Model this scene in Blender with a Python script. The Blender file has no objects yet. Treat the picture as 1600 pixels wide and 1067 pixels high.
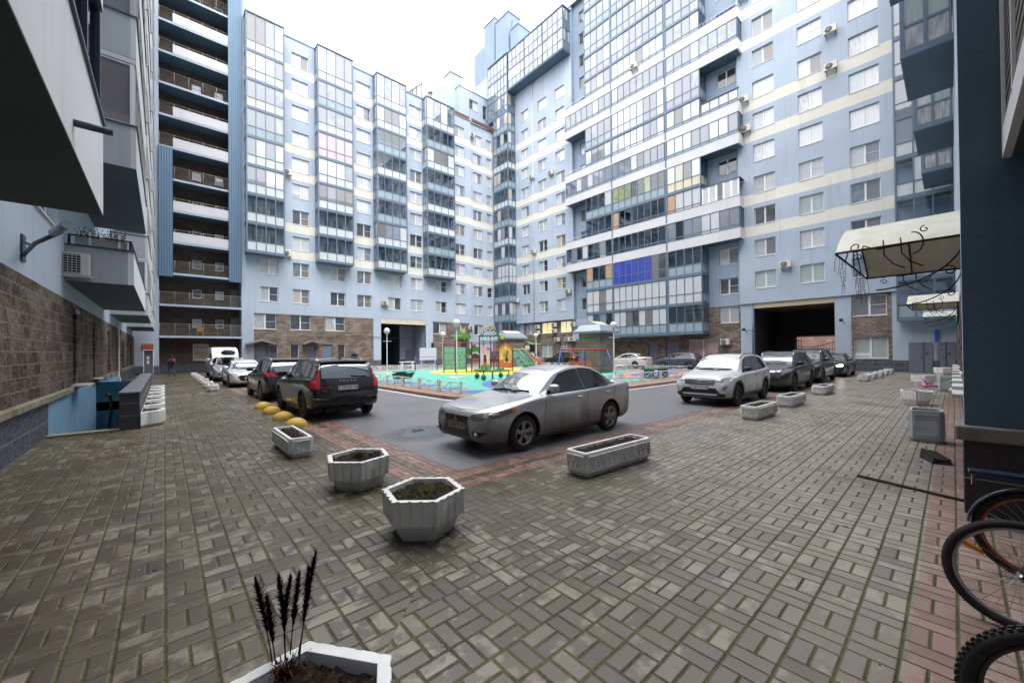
import bpy, bmesh, math, random
from mathutils import Vector, Matrix, geometry
from mathutils.bvhtree import BVHTree
random.seed(7)
PI=math.pi
sc=bpy.context.scene
COL=sc.collection
# ------------------------------------------------------------------ helpers
class MB:
    def __init__(s): s.v=[]; s.f=[]; s.m=[]; s.sm=[]
    def quad(s,a,b,c,d,m=0,sm=False):
        n=len(s.v); s.v+= [tuple(a),tuple(b),tuple(c),tuple(d)]; s.f.append((n,n+1,n+2,n+3)); s.m.append(m); s.sm.append(sm)
    def poly(s,pts,m=0,sm=False):
        n=len(s.v); s.v+=[tuple(p) for p in pts]; s.f.append(tuple(range(n,n+len(pts)))); s.m.append(m); s.sm.append(sm)
    def box(s,x0,x1,y0,y1,z0,z1,m=0):
        if x0>x1:x0,x1=x1,x0
        if y0>y1:y0,y1=y1,y0
        n=len(s.v)
        s.v+=[(x0,y0,z0),(x1,y0,z0),(x1,y1,z0),(x0,y1,z0),(x0,y0,z1),(x1,y0,z1),(x1,y1,z1),(x0,y1,z1)]
        for q in ((3,2,1,0),(4,5,6,7),(0,1,5,4),(1,2,6,5),(2,3,7,6),(3,0,4,7)):
            s.f.append(tuple(n+i for i in q)); s.m.append(m); s.sm.append(False)
    def ring(s,rings,m=0,sm=True,close=True,caps=True):
        n0=len(s.v); k=len(rings[0])
        for r in rings: s.v+=[tuple(p) for p in r]
        for i in range(len(rings)-1):
            for j in range(k if close else k-1):
                a=n0+i*k+j; b=n0+i*k+(j+1)%k
                s.f.append((a,b,b+k,a+k)); s.m.append(m); s.sm.append(sm)
        if caps:
            s.f.append(tuple(n0+j for j in reversed(range(k)))); s.m.append(m); s.sm.append(False)
            s.f.append(tuple(n0+(len(rings)-1)*k+j for j in range(k))); s.m.append(m); s.sm.append(False)
    def tube(s,pts,r,n=6,m=0,closed=False):
        pts=[Vector(p) for p in pts]; rings=[]; L=len(pts)
        rr=r if isinstance(r,(list,tuple)) else [r]*L
        up=None
        for i,p in enumerate(pts):
            if closed: t=pts[(i+1)%L]-pts[i-1]
            else: t=(pts[min(i+1,L-1)]-pts[max(i-1,0)])
            if t.length<1e-9: t=Vector((0,0,1))
            t.normalize()
            if up is None:
                up=Vector((0,0,1)) if abs(t.z)<.9 else Vector((1,0,0))
            a=t.cross(up)
            if a.length<1e-4: a=t.cross(Vector((0.3,1,0.2)))
            a.normalize(); b=a.cross(t).normalized(); up=b
            rings.append([p+a*math.cos(2*PI*j/n)*rr[i]+b*math.sin(2*PI*j/n)*rr[i] for j in range(n)])
        if closed: rings.append(rings[0])
        s.ring(rings,m,True,True,not closed)
    def cyl(s,p0,p1,r,n=12,m=0,r1=None): s.tube([p0,p1],[r,r if r1 is None else r1],n,m)
    def lathe(s,prof,c=(0,0,0),n=16,m=0,axis='z',caps=False):
        rings=[]
        for r,z in prof:
            R=[]
            for j in range(n):
                a=2*PI*j/n; x=r*math.cos(a); y=r*math.sin(a)
                if axis=='z': R.append((c[0]+x,c[1]+y,c[2]+z))
                elif axis=='y': R.append((c[0]+x,c[1]+z,c[2]+y))
                else: R.append((c[0]+z,c[1]+x,c[2]+y))
            rings.append(R)
        s.ring(rings,m,True,True,caps)
    def sphere(s,c,r,n=12,m=0,sz=1,half=False):
        k=n//2; lo=-PI/2 if not half else 0
        s.lathe([(r*math.cos(lo+(PI/2-lo)*i/k),r*sz*math.sin(lo+(PI/2-lo)*i/k)) for i in range(k+1)],c,n,m)
    def prism(s,poly,z0,z1,m=0,top=None):
        # poly in xy, counter-clockwise ; top optional scaled list
        t=top or poly
        s.ring([[(x,y,z0) for x,y in poly],[(x,y,z1) for x,y in t]],m,False)
    def xf(s,M,start=0):
        for i in range(start,len(s.v)): s.v[i]=tuple(M@Vector(s.v[i]))
    def mesh(s,name,mats):
        me=bpy.data.meshes.new(name); me.from_pydata(s.v,[],s.f)
        for m in mats: me.materials.append(m)
        me.polygons.foreach_set('material_index',s.m); me.polygons.foreach_set('use_smooth',s.sm)
        me.update(); return me
    def build(s,name,mats,parent=None,loc=None,rz=0,flip=False):
        if not isinstance(mats,(list,tuple)): mats=[mats]
        me=s.mesh(name,mats)
        return link(name,me,parent,loc,rz)
def recalc(me):
    bm=bmesh.new(); bm.from_mesh(me); bmesh.ops.remove_doubles(bm,verts=bm.verts,dist=1e-5); bmesh.ops.recalc_face_normals(bm,faces=bm.faces); bm.to_mesh(me); bm.free()
def link(name,me,parent=None,loc=None,rz=0):
    o=bpy.data.objects.new(name,me); COL.objects.link(o)
    if parent: o.parent=parent
    if loc: o.location=loc
    if rz: o.rotation_euler=(0,0,rz)
    return o
def tag(o,label=None,cat=None,group=None,kind=None):
    if label: o['label']=label
    if cat: o['category']=cat
    if group: o['group']=group
    if kind: o['kind']=kind
    return o
def thing(name,label,cat,loc=(0,0,0),rz=0,group=None):
    o=bpy.data.objects.new(name,None); COL.objects.link(o); o.location=loc; o.rotation_euler=(0,0,rz); o.empty_display_size=.2
    return tag(o,label,cat,group)
def copy_tree(o,parent=None):
    c=o.copy(); COL.objects.link(c)
    if parent: c.parent=parent
    for ch in list(o.children): copy_tree(ch,c)
    return c
def bevel(o,w=.01,seg=2,ang=35):
    m=o.modifiers.new('bevel','BEVEL'); m.width=w; m.segments=seg; m.limit_method='ANGLE'; m.angle_limit=math.radians(ang); return o
# ------------------------------------------------------------------ materials
class E:  # tiny node expression
    def __init__(s,nt,k): s.nt=nt; s.k=k
    def _b(s,op,o,c=None):
        n=s.nt.nodes.new('ShaderNodeMath'); n.operation=op
        for i,x in enumerate((s,o,c)):
            if x is None: continue
            if isinstance(x,E): s.nt.links.new(x.k,n.inputs[i])
            else: n.inputs[i].default_value=x
        return E(s.nt,n.outputs[0])
    def __add__(s,o): return s._b('ADD',o)
    def __sub__(s,o): return s._b('SUBTRACT',o)
    def __mul__(s,o): return s._b('MULTIPLY',o)
    def __truediv__(s,o): return s._b('DIVIDE',o)
    def floor(s): return s._b('FLOOR',None)
    def fract(s): return s._b('FRACT',None)
    def abs(s): return s._b('ABSOLUTE',None)
    def min(s,o): return s._b('MINIMUM',o)
    def max(s,o): return s._b('MAXIMUM',o)
    def lt(s,o): return s._b('LESS_THAN',o)
    def gt(s,o): return s._b('GREATER_THAN',o)
    def inv(s): return (s*-1)+1
    def sstep(s,a,b):
        n=s.nt.nodes.new('ShaderNodeMapRange'); n.interpolation_type='SMOOTHSTEP'
        s.nt.links.new(s.k,n.inputs[0]); n.inputs[1].default_value=a; n.inputs[2].default_value=b
        return E(s.nt,n.outputs[0])
    def lerp(s,a,b): # self=fac
        return (s*(b-a))+a if isinstance(b,E) and isinstance(a,E) else s*(b-a)+a
class Mat:
    def __init__(s,name,color=(.5,.5,.5),rough=.6,metal=0,spec=.5,coat=0,alpha=None):
        s.m=bpy.data.materials.new(name); s.m.use_nodes=True; s.nt=s.m.node_tree; s.b=s.nt.nodes['Principled BSDF']
        s.set('Base Color',(*color,1)); s.set('Roughness',rough); s.set('Metallic',metal); s.set('Specular IOR Level',spec)
        if coat: s.set('Coat Weight',coat); s.set('Coat Roughness',.04)
        s.col=(*color,1); s._pos=None
    def set(s,k,v):
        if isinstance(v,E): s.nt.links.new(v.k,s.b.inputs[k])
        else: s.b.inputs[k].default_value=v
    def node(s,t,**kw):
        n=s.nt.nodes.new(t)
        for k,v in kw.items(): setattr(n,k,v)
        return n
    def pos(s):
        if s._pos is None: s._pos=s.node('ShaderNodeTexCoord').outputs['Object']
        return s._pos
    def xyz(s):
        n=s.node('ShaderNodeSeparateXYZ'); s.nt.links.new(s.pos(),n.inputs[0]); return [E(s.nt,n.outputs[i]) for i in range(3)]
    def vec(s,x,y,z=0):
        n=s.node('ShaderNodeCombineXYZ')
        for i,v in enumerate((x,y,z)):
            if isinstance(v,E): s.nt.links.new(v.k,n.inputs[i])
            else: n.inputs[i].default_value=v
        return n.outputs[0]
    def noise(s,scale,detail=3,vec=None,rough=.55,scl=None):
        n=s.node('ShaderNodeTexNoise'); n.inputs['Scale'].default_value=scale; n.inputs['Detail'].default_value=detail; n.inputs['Roughness'].default_value=rough
        v=vec or s.pos()
        if scl:
            mp=s.node('ShaderNodeMapping'); mp.inputs['Scale'].default_value=scl; s.nt.links.new(v,mp.inputs[0]); v=mp.outputs[0]
        s.nt.links.new(v,n.inputs['Vector']); return E(s.nt,n.outputs['Fac'])
    def white(s,vec):
        n=s.node('ShaderNodeTexWhiteNoise'); n.noise_dimensions='3D'; s.nt.links.new(vec,n.inputs['Vector']); return E(s.nt,n.outputs['Value'])
    def ramp(s,fac,stops):
        n=s.node('ShaderNodeValToRGB'); s.nt.links.new(fac.k,n.inputs[0]); cr=n.color_ramp
        while len(cr.elements)<len(stops): cr.elements.new(.5)
        for e,(p,c) in zip(cr.elements,stops): e.position=p; e.color=(*c,1)
        return E(s.nt,n.outputs[0])
    def mix(s,fac,a,b,mode='MIX'):
        n=s.node('ShaderNodeMix'); n.data_type='RGBA'; n.blend_type=mode
        for i,x in ((0,fac),(6,a),(7,b)):
            if isinstance(x,E): s.nt.links.new(x.k,n.inputs[i])
            elif isinstance(x,tuple): n.inputs[i].default_value=(*x[:3],1)
            else: n.inputs[i].default_value=x
        return E(s.nt,n.outputs[2])
    def bump(s,h,strength=.3,dist=.01):
        n=s.node('ShaderNodeBump'); n.inputs['Strength'].default_value=strength; n.inputs['Distance'].default_value=dist
        s.nt.links.new(h.k,n.inputs['Height']); s.nt.links.new(n.outputs[0],s.b.inputs['Normal']); return n
def simple(name,color,rough=.6,metal=0,var=.12,scale=6,bump=0,spec=.5,coat=0,dirt=None):
    M=Mat(name,color,rough,metal,spec,coat)
    n=M.noise(scale,4)
    lo=tuple(max(0,c*(1-var)) for c in color); hi=tuple(min(1,c*(1+var)) for c in color)
    c=M.ramp(n,[(.3,lo),(.7,hi)])
    if dirt: c=M.mix((M.noise(1.7,5)).sstep(.5,.72)*dirt[3],c,tuple(dirt[:3]))
    M.set('Base Color',c)
    if bump: M.bump(M.noise(scale*8,4),bump,.004)
    return M.m
def plaster(name,color,var=.07,stain=.25,rough=.85,zband=None):
    M=Mat(name,color,rough,0,.3)
    big=M.noise(.35,4); st=M.noise(1.0,5,scl=(1.3,1.3,.12)); patch=M.noise(.22,2,scl=(1,1,.6))
    lo=tuple(c*(1-var) for c in color); hi=tuple(min(1,c*(1+var)) for c in color)
    c=M.ramp(big,[(.3,lo),(.7,hi)])
    c=M.mix(st.sstep(.52,.8)*stain*1.5,c,tuple(x*.6 for x in color)); c=M.mix(M.noise(2.6,4,scl=(1.6,1.6,.06)).sstep(.56,.72)*.22,c,tuple(x*.55 for x in color))
    c=M.mix(patch.sstep(.6,.62)*.25,c,tuple(min(1,x*1.12+.02) for x in color))
    M.set('Base Color',c); M.bump(M.noise(28,4)+M.noise(3,3)*2,.25 if color[0]>.1 else .5,.006 if color[0]>.1 else .008)
    return M.m
def stonewall(name,c1,c2,mortar,bw=.45,bh=.14,bump=1.0,dist=.03,seed=0):
    big=bh>.2 and bw>.5 and bump>=1
    M=Mat(name,c1,.92,0,.25)
    x,y,z=M.xyz(); u=x+y
    n=M.node('ShaderNodeTexBrick'); n.offset=.5
    n.inputs['Scale'].default_value=1; n.inputs['Brick Width'].default_value=bw; n.inputs['Row Height'].default_value=bh
    n.inputs['Mortar Size'].default_value=.012 if big else .009; n.inputs['Mortar Smooth'].default_value=.3; n.inputs['Bias'].default_value=0
    n.inputs['Color1'].default_value=(*c1,1); n.inputs['Color2'].default_value=(*c2,1); n.inputs['Mortar'].default_value=(*mortar,1)
    wob=M.noise(6,2)
    v=M.vec(u+(wob-.5)*.03,z+(wob-.5)*.02,0); M.nt.links.new(v,n.inputs['Vector'])
    nz=M.noise(13 if big else 7,6,rough=.75,scl=None if big else (1,1,2.6)); nz2=M.noise(1.1,3)
    c=M.mix(nz.sstep(.35,.7)*(E(M.nt,n.outputs['Fac'])*-.8+1),E(M.nt,n.outputs['Color']),tuple(a*.35 for a in c1))
    c=M.mix(nz2.sstep(.45,.7)*(.5 if big else .2),c,tuple(min(1,a*1.35) for a in c2))
    M.set('Base Color',c)
    h=(E(M.nt,n.outputs['Fac']).inv())*1.2+M.noise(5,5,rough=.65)*1.0
    M.bump(h,bump,dist)
    return M.m
M_blue=plaster('plaster_light_blue',(.43,.50,.605))
M_blue2=plaster('plaster_mid_blue',(.33,.41,.52))
M_blueshade=plaster('plaster_blue_shaded',(.085,.14,.19),.1,.2)  # darker copy of the blue plaster, overhang shade put into its colour
M_cream=plaster('plaster_cream',(.74,.72,.65),.05,.2)
M_whiteband=plaster('plaster_white_band',(.62,.62,.66),.04,.15)
M_steel=simple('frame_steel_blue',(.125,.18,.245),.45,.1,.06,2)
M_steeld=simple('frame_dark_blue',(.045,.065,.095),.45,.1,.1,2)
M_pvc=simple('white_pvc',(.78,.78,.80),.35,0,.03,3)
M_stone=stonewall('split_stone_facade',(.19,.15,.12),(.40,.33,.28),(.07,.055,.045),.62,.17,.9,.03)
M_stoned=stonewall('brown_brick_gallery',(.13,.10,.085),(.19,.15,.13),(.08,.065,.055),.42,.19,.6,.012)
M_stonen=stonewall('rough_stone_block',(.095,.068,.055),(.25,.195,.16),(.29,.27,.25),.52,.235,1.0,.13)
M_granite=stonewall('granite_plinth',(.115,.125,.155),(.13,.14,.17),(.30,.31,.33),1.15,.36,.12,.004)
M_roof=simple('roof_metal_grey_blue',(.20,.27,.33),.4,.5,.1,1)
M_concrete=simple('concrete',(.30,.285,.26),.9,0,.2,3,.4,dirt=(.10,.11,.06,.5))
M_door=simple('door_grey_paint',(.16,.18,.23),.45,0,.08,1)
M_black=simple('black_metal',(.018,.018,.02),.5,.3,.2,8)
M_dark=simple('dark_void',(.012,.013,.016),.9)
M_corr=None
def corrugated():
    M=Mat('corrugated_blue_cladding',(.13,.215,.32),.45,.2)
    x,y,z=M.xyz(); w=((x+y)*5.5).fract()
    M.set('Base Color',M.mix(w.sstep(.0,.5),(.15,.235,.345),(.10,.175,.27)))
    M.bump((w-.5).abs().sstep(.1,.35),.8,.02); return M.m
M_corr=corrugated()
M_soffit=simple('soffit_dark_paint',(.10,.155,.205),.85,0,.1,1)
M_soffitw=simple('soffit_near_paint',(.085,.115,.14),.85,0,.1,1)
# glazing
def pane(name,kind,col=(.7,.7,.72),refl=.2,emit=0):
    M=Mat(name,col,.6,0,.3); nt=M.nt
    if kind=='curtain':
        x,y,z=M.xyz(); w=M.noise(9,2,vec=M.vec((x+y)*2.2,z*.12,0)); c=M.ramp(w,[(.35,tuple(a*.84 for a in col)),(.6,col)])
        M.set('Base Color',c)
    elif kind=='sheer':
        x,y,z=M.xyz(); w=M.noise(7,3,vec=M.vec((x+y)*1.5,z*.2,0)); c=M.ramp(w,[(.36,tuple(a*.5 for a in col)),(.64,col)])
        M.set('Base Color',c)
    elif kind=='dark':
        n=M.noise(1.5,3); M.set('Base Color',M.ramp(n,[(.35,tuple(a*.3 for a in col)),(.65,col)]))
    elif kind=='blinds':
        x,y,z=M.xyz(); w=(z*14).fract(); M.set('Base Color',M.mix(w.sstep(.55,.75),col,tuple(a*.35 for a in col)))
    if emit: M.set('Emission Color',(*[c for c in col],1)); M.set('Emission Strength',emit)
    gl=M.node('ShaderNodeBsdfGlossy'); gl.inputs['Roughness'].default_value=.015; gl.inputs['Color'].default_value=(.9,.94,1,1)
    bp=M.node('ShaderNodeBump'); bp.inputs['Strength'].default_value=.05; bp.inputs['Distance'].default_value=.02
    nt.links.new(M.noise(1.6,2).k,bp.inputs['Height']); nt.links.new(bp.outputs[0],gl.inputs['Normal'])
    fr=M.node('ShaderNodeFresnel'); fr.inputs[0].default_value=1.6
    f=(E(nt,fr.outputs[0])*.7+refl*.65).min(.30)
    mx=M.node('ShaderNodeMixShader'); nt.links.new(f.k,mx.inputs[0])
    out=nt.nodes['Material Output']
    if kind=='clear':
        tr=M.node('ShaderNodeBsdfTransparent'); tr.inputs[0].default_value=(*col,1); nt.links.new(tr.outputs[0],mx.inputs[1])
    else: nt.links.new(M.b.outputs[0],mx.inputs[1])
    nt.links.new(gl.outputs[0],mx.inputs[2]); nt.links.new(mx.outputs[0],out.inputs[0])
    return M.m
P_white=pane('pane_white_curtain','curtain',(.60,.61,.65),.12)
P_sheer=pane('pane_sheer_curtain','sheer',(.55,.56,.58),.14)
P_dark=pane('pane_dark_room','dark',(.06,.065,.075),.12)
P_grey=pane('pane_insect_screen','flat',(.17,.16,.165),.09)
P_beige=pane('pane_beige_curtain','curtain',(.50,.44,.36),.12)
P_blind=pane('pane_blinds','blinds',(.50,.52,.55),.14)
P_green=pane('pane_teal_curtain','curtain',(.42,.50,.50),.14)
P_lit=pane('pane_lit_room','sheer',(.95,.78,.38),.08,.22)
P_sky=pane('pane_reflecting','dark',(.18,.22,.28),.22)
P_clear=pane('pane_clear_glass','clear',(.80,.85,.88),.06)
P_clearb=pane('pane_blueish_glass','clear',(.55,.66,.75),.16)
P_bluec=pane('pane_blue_drape','curtain',(.035,.06,.42),.05)
P_lav=pane('pane_lavender_screen','flat',(.20,.215,.265),.13)
P_orange=pane('pane_orange_cloth','curtain',(.52,.33,.20),.08)
P_pink=pane('pane_pink_blind','blinds',(.62,.42,.45),.12)
P_yel=pane('pane_yellow_panel','curtain',(.66,.62,.48),.1)
P_olive=pane('pane_green_room','sheer',(.36,.40,.20),.1)
F_white=simple('frosted_panel_white',(.56,.60,.62),.3,0,.05,1)
F_grey=simple('frosted_panel_grey',(.30,.37,.43),.2,0,.08,1)
F_cream=simple('panel_cream',(.66,.60,.44),.3,0,.05,1)
PANES=[P_white,P_sheer,P_dark,P_grey,P_beige,P_blind,P_green,P_lit,P_sky,P_clear,P_clearb,P_bluec,P_lav,P_orange,P_pink,P_yel,P_olive]
# ------------------------------------------------------------------ walls with openings
class Frame3:
    """u runs along the wall, d goes into the building"""
    def __init__(s,face,c):
        s.face=face; s.c=c
    def p(s,u,z,d=0):
        if s.face=='-y': return (u,s.c+d,z)
        if s.face=='+y': return (u,s.c-d,z)
        if s.face=='-x': return (s.c+d,u,z)
        return (s.c-d,u,z)
def wall(mb,F,u0,u1,z0,z1,ops=(),depth=.2,mat=lambda u,z:0,zs=(),us=(),reveal=None):
    U=sorted(set([u0,u1]+[x for o in ops for x in o[:2] if u0<x<u1]+[x for x in us if u0<x<u1]))
    Z=sorted(set([z0,z1]+[x for o in ops for x in o[2:4] if z0<x<z1]+[x for x in zs if z0<x<z1]))
    for i in range(len(U)-1):
        for j in range(len(Z)-1):
            uc=(U[i]+U[i+1])/2; zc=(Z[j]+Z[j+1])/2
            if any(o[0]<uc<o[1] and o[2]<zc<o[3] for o in ops): continue
            a,b,c,d=F.p(U[i],Z[j]),F.p(U[i+1],Z[j]),F.p(U[i+1],Z[j+1]),F.p(U[i],Z[j+1])
            mb.quad(a,b,c,d,mat(uc,zc))
    for o in ops:
        D=o[4] if len(o)>4 else depth
        a,b,c,d=o[:4]; m=mat((a+b)/2,c+.01) if reveal is None else reveal
        for (p,q) in (((a,c),(b,c)),((b,c),(b,d)),((b,d),(a,d)),((a,d),(a,c))):
            mb.quad(F.p(*p),F.p(*q),F.p(*q,D),F.p(*p,D),m)
_wc={}
def win_mesh(w,h,style,n):
    """white window: frame mesh, local x right, z up, front -y"""
    k=('f',round(w,2),round(h,2),style)
    if k not in _wc:
        b=MB(); t=.055
        b.box(0,t,0,.06,0,h); b.box(w-t,w,0,.06,0,h); b.box(t,w-t,0,.06,0,t+.01); b.box(t,w-t,0,.06,h-t,h)
        if style=='two': b.box(w/2-.06,w/2+.06,-.005,.055,t+.01,h-t); 
        if style=='bar': b.box(w/2-.06,w/2+.06,-.005,.055,t+.01,h-t); b.box(w/2+.06,w-t,.004,.05,h*.5-.016,h*.5+.016)
        if style=='one': b.box(t,w-t,.004,.05,h*.5-.014,h*.5+.014)
        b.box(-.04,w+.04,-.19,-.004,-.045,-.012)
        _wc[k]=b.mesh('window_frame',[M_pvc])
    kp=('p',round(w,2),round(h,2),style,n)
    if kp not in _wc:
        b=MB(); t=.05
        if style in('two','bar'):
            b.quad((t,.03,t),(w/2,.03,t),(w/2,.03,h-t),(t,.03,h-t),0); b.quad((w/2,.03,t),(w-t,.03,t),(w-t,.03,h-t),(w/2,.03,h-t),1)
        else: b.quad((t,.03,t),(w-t,.03,t),(w-t,.03,h-t),(t,.03,h-t),0)
        _wc[kp]=b.mesh('pane',[PANES[n[0]],PANES[n[1]]])
    return _wc[k],_wc[kp]
def add_window(parent,face,c,u0,u1,z0,z1,style='two',n=(0,0),d=.15):
    w=u1-u0
    fm,pm=win_mesh(w,z1-z0,style,n)
    if face=='-y': loc=(u0,c+d,z0); rz=0
    elif face=='-x': loc=(c+d,u1,z0); rz=-PI/2
    elif face=='+x': loc=(c-d,u0,z0); rz=PI/2
    else: loc=(u1,c-d,z0); rz=PI
    o=link('window',fm,parent,loc,rz); link('pane',pm,o)
    return o
def rk(zf):
    """pane pair: high windows mostly white curtains/sky, low ones darker"""
    r=random.random()
    if zf>16: ch=[(0,0),(0,0),(0,3),(1,0),(0,12),(12,3),(5,0),(6,0),(0,0)]
    elif zf>6: ch=[(0,0),(2,3),(6,2),(1,3),(1,0),(2,2),(4,3),(6,6),(8,3),(0,12)]
    else: ch=[(1,1),(2,2),(6,6),(3,3),(1,2),(2,6)]
    return random.choice(ch)
# ================================================================== SETTING
S=.228
def paver_mat():
    M=Mat('block_paving',(.15,.14,.12),.55); x,y,z=M.xyz()
    sel=y.gt(x+1.3)
    a=sel.lerp(y,x); b=sel.lerp(x,y)
    wob=(M.noise(1.1,2)-.5)*.014
    a=a+wob; b=b+wob*.6
    i=(a/S).floor(); fa=(a/S).fract()
    ph=i*.5+M.white(M.vec(i,3.3,sel))*.22+(M.noise(.12,1,vec=M.vec(i,5.1,sel))*2.0)
    bb=b/S+ph; j=bb.floor(); fb=bb.fract()
    par=(j/2).fract().gt(.25)
    da=fa.min(fa.inv()); db=fb.min(fb.inv()); sa=(fa-.5).abs(); sb=(fb-.5).abs()
    sp=par.lerp(sa,sb); half=par.lerp(fa.gt(.5),fb.gt(.5))
    d=da.min(db).min(sp)
    idv=M.vec(i*2+half,j,sel); r1=M.white(idv); r2=M.white(M.vec(j,i*2+half,7.7))
    ext=M.noise(6.5,4,rough=.6); big=M.noise(.35,3); fine=M.noise(60,3)
    c=M.mix(r1,(.066,.049,.035),(.135,.103,.077))
    c=M.mix(fine*.35,c,(.055,.05,.045))
    # cement bloom, patchy per block
    eff=(ext+(r2-.5)*.26+(big-.5)*.7).sstep(.53,.68)
    c=M.mix(eff*.72,c,(.37,.32,.265))
    right=(x-y*1.2).sstep(-1.5,4.5)
    c=M.mix(right*.6,c,(.40,.362,.325))  # paler towards the right: sky reflection put into the block colour
    # green algae film in the middle
    blot=M.noise(.75,5,rough=.65); c=M.mix(blot.sstep(.50,.70)*.5,c,(.055,.045,.036)); c=M.mix(M.noise(1.6,4).sstep(.58,.7)*.35,c,(.30,.26,.22)); c=M.mix(r1.gt(.90)*.30,c,(.34,.30,.26)); c=M.mix(r2.lt(.10)*.3,c,(.05,.042,.035)); c=M.mix((x*.5-y*.25+(M.noise(.45,4)-.5)*6).sstep(-2.2,2.5).inv()*.3,c,(.06,.047,.036))
    alg=(M.noise(.5,3)+(r1-.5)*.1).sstep(.42,.62)*(right*-.7+1)
    c=M.mix(alg*.34,c,(.105,.10,.05))
    # red blocks: border round the asphalt, strip by the right wall
    dx=(x-2.5)*-1; dyb=(y-4.27)*-1
    redA=(x.gt(2.52))*(y.gt(4.30))
    gline=((x-2.88).abs().lt(.085))*(y.gt(4.62))
    gline=gline.max(((y-4.60).abs().lt(.085))*(x.gt(2.96)))
    red=redA*(gline.inv())
    red=red.max((y.lt(.20))*(x.gt(1.0)))
    red=red.max((x.lt(-1.0))*(x.gt(-1.9))*(M.white(idv).lt(.0)))
    rc=M.mix(r1,(.20,.085,.07),(.37,.20,.175)); rc=M.mix(eff*.5,rc,(.45,.36,.33)); rc=M.mix(fine*.3,rc,(.12,.07,.06)); rc=M.mix((y.lt(.20))*.38,rc,(.30,.25,.235)); rc=M.mix(blot.sstep(.45,.7)*.35,rc,(.13,.09,.08))
    c=M.mix(red,c,rc)
    mossn=M.noise(3.2,4); spk=M.noise(45,3)
    jw=.024
    joint=d.sstep(jw,jw+.03).inv()
    strip=da.sstep(.03,.085).inv()*((mossn+spk*.5).sstep(.62,.9))
    jc=M.mix((mossn*.6+spk*.6).sstep(.45,.72),(.020,.017,.013),(.085,.092,.024))
    c=M.mix(joint,c,jc); c=M.mix(strip*.3,c,(.085,.095,.03))
    c=M.mix(M.noise(90,1).gt(.775)*.7,c,(.5,.5,.46))
    M.set('Base Color',c)
    wet=M.noise(.8,3); M.set('Roughness',(wet.sstep(.3,.7))*.28+.27+joint*.35)
    M.set('Specular IOR Level',.5)
    M.bump(d.sstep(0,.07)*1.0+fine*.10+(r2-.5)*.25*(joint.inv())+ext*.1,.55,.012)
    return M.m
M_pave=paver_mat()
def asphalt_mat():
    M=Mat('asphalt',(.07,.07,.075),.5); x,y,z=M.xyz()
    f=M.noise(110,3); m=M.noise(.6,4); 
    c=M.ramp(f,[(.3,(.085,.085,.092)),(.55,(.185,.185,.20)),(.75,(.34,.34,.36))])
    c=M.mix(m.sstep(.4,.7)*.35,c,(.075,.073,.078))
    # cracks / repaired seams
    M.set('Base Color',c)
    px=(x-4.35)/.62; py=(y-7.85)/.55
    r=(px*px+py*py)+(M.noise(2.2,3)-.5)*1.6
    pud=r.sstep(.55,1.0).inv()
    damp=r.sstep(1.0,3.2).inv()
    c2=M.mix(damp*.45,c,(.04,.04,.045)); c2=M.mix(pud*.8,c2,(.03,.03,.032)); M.set('Base Color',c2)
    M.set('Roughness',(pud.inv()*(.42)+.02)*(damp*-.25+1)); 
    M.bump(f*pud.inv(),.5,.006); return M.m
M_asph=asphalt_mat()
M_redbrickpave=stonewall('red_kerb_paving',(.30,.14,.10),(.42,.24,.18),(.12,.09,.07),.23,.115,.2,.004)
def pavexy(name,c1,c2):
    M=Mat(name,c1,.75); n=M.node('ShaderNodeTexBrick'); n.inputs['Scale'].default_value=1; n.inputs['Brick Width'].default_value=.23; n.inputs['Row Height'].default_value=.115; n.inputs['Mortar Size'].default_value=.006
    n.inputs['Color1'].default_value=(*c1,1); n.inputs['Color2'].default_value=(*c2,1); n.inputs['Mortar'].default_value=(.1,.08,.06,1); M.nt.links.new(M.pos(),n.inputs['Vector'])
    M.set('Base Color',M.mix(M.noise(2,3)*.4,E(M.nt,n.outputs['Color']),(.25,.2,.16))); return M.m
M_redtop=pavexy('red_paving',(.33,.17,.13),(.42,.27,.22))
M_rub=simple('rubber_teal',(.11,.43,.345),.8,0,.10,5,.2,dirt=(.16,.30,.27,.6))
M_ruby=simple('rubber_yellow',(.70,.49,.05),.8,0,.10,5,.2,dirt=(.42,.32,.10,.5))
M_rubb=simple('rubber_blue',(.09,.15,.40),.8,0,.1,5,.2,dirt=(.16,.18,.26,.6))
M_rubr=simple('rubber_coral',(.55,.22,.17),.8,0,.1,5,.2,dirt=(.34,.22,.18,.6))
M_rubg=simple('rubber_dark_green',(.02,.12,.10),.8,0,.1,30,.2)
M_linew=simple('road_paint_white',(.72,.72,.70),.6,0,.15,12)
M_ylwp=simple('path_yellow_grey',(.5,.46,.35),.8,0,.1,8)
def sheet(name,poly,z,mat,parent=None):
    b=MB(); b.poly([(x,y,z) for x,y in poly]); return b.build(name,mat,parent)
def arc(cx,cy,r,a0,a1,n=10): return [(cx+r*math.cos(math.radians(a0+(a1-a0)*i/n)),cy+r*math.sin(math.radians(a0+(a1-a0)*i/n))) for i in range(n+1)]
def rrect(x0,x1,y0,y1,r,n=8): return arc(x0+r,y0+r,r,180,270,n)+arc(x1-r,y0+r,r,270,360,n)+arc(x1-r,y1-r,r,0,90,n)+arc(x0+r,y1-r,r,90,180,n)
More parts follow.
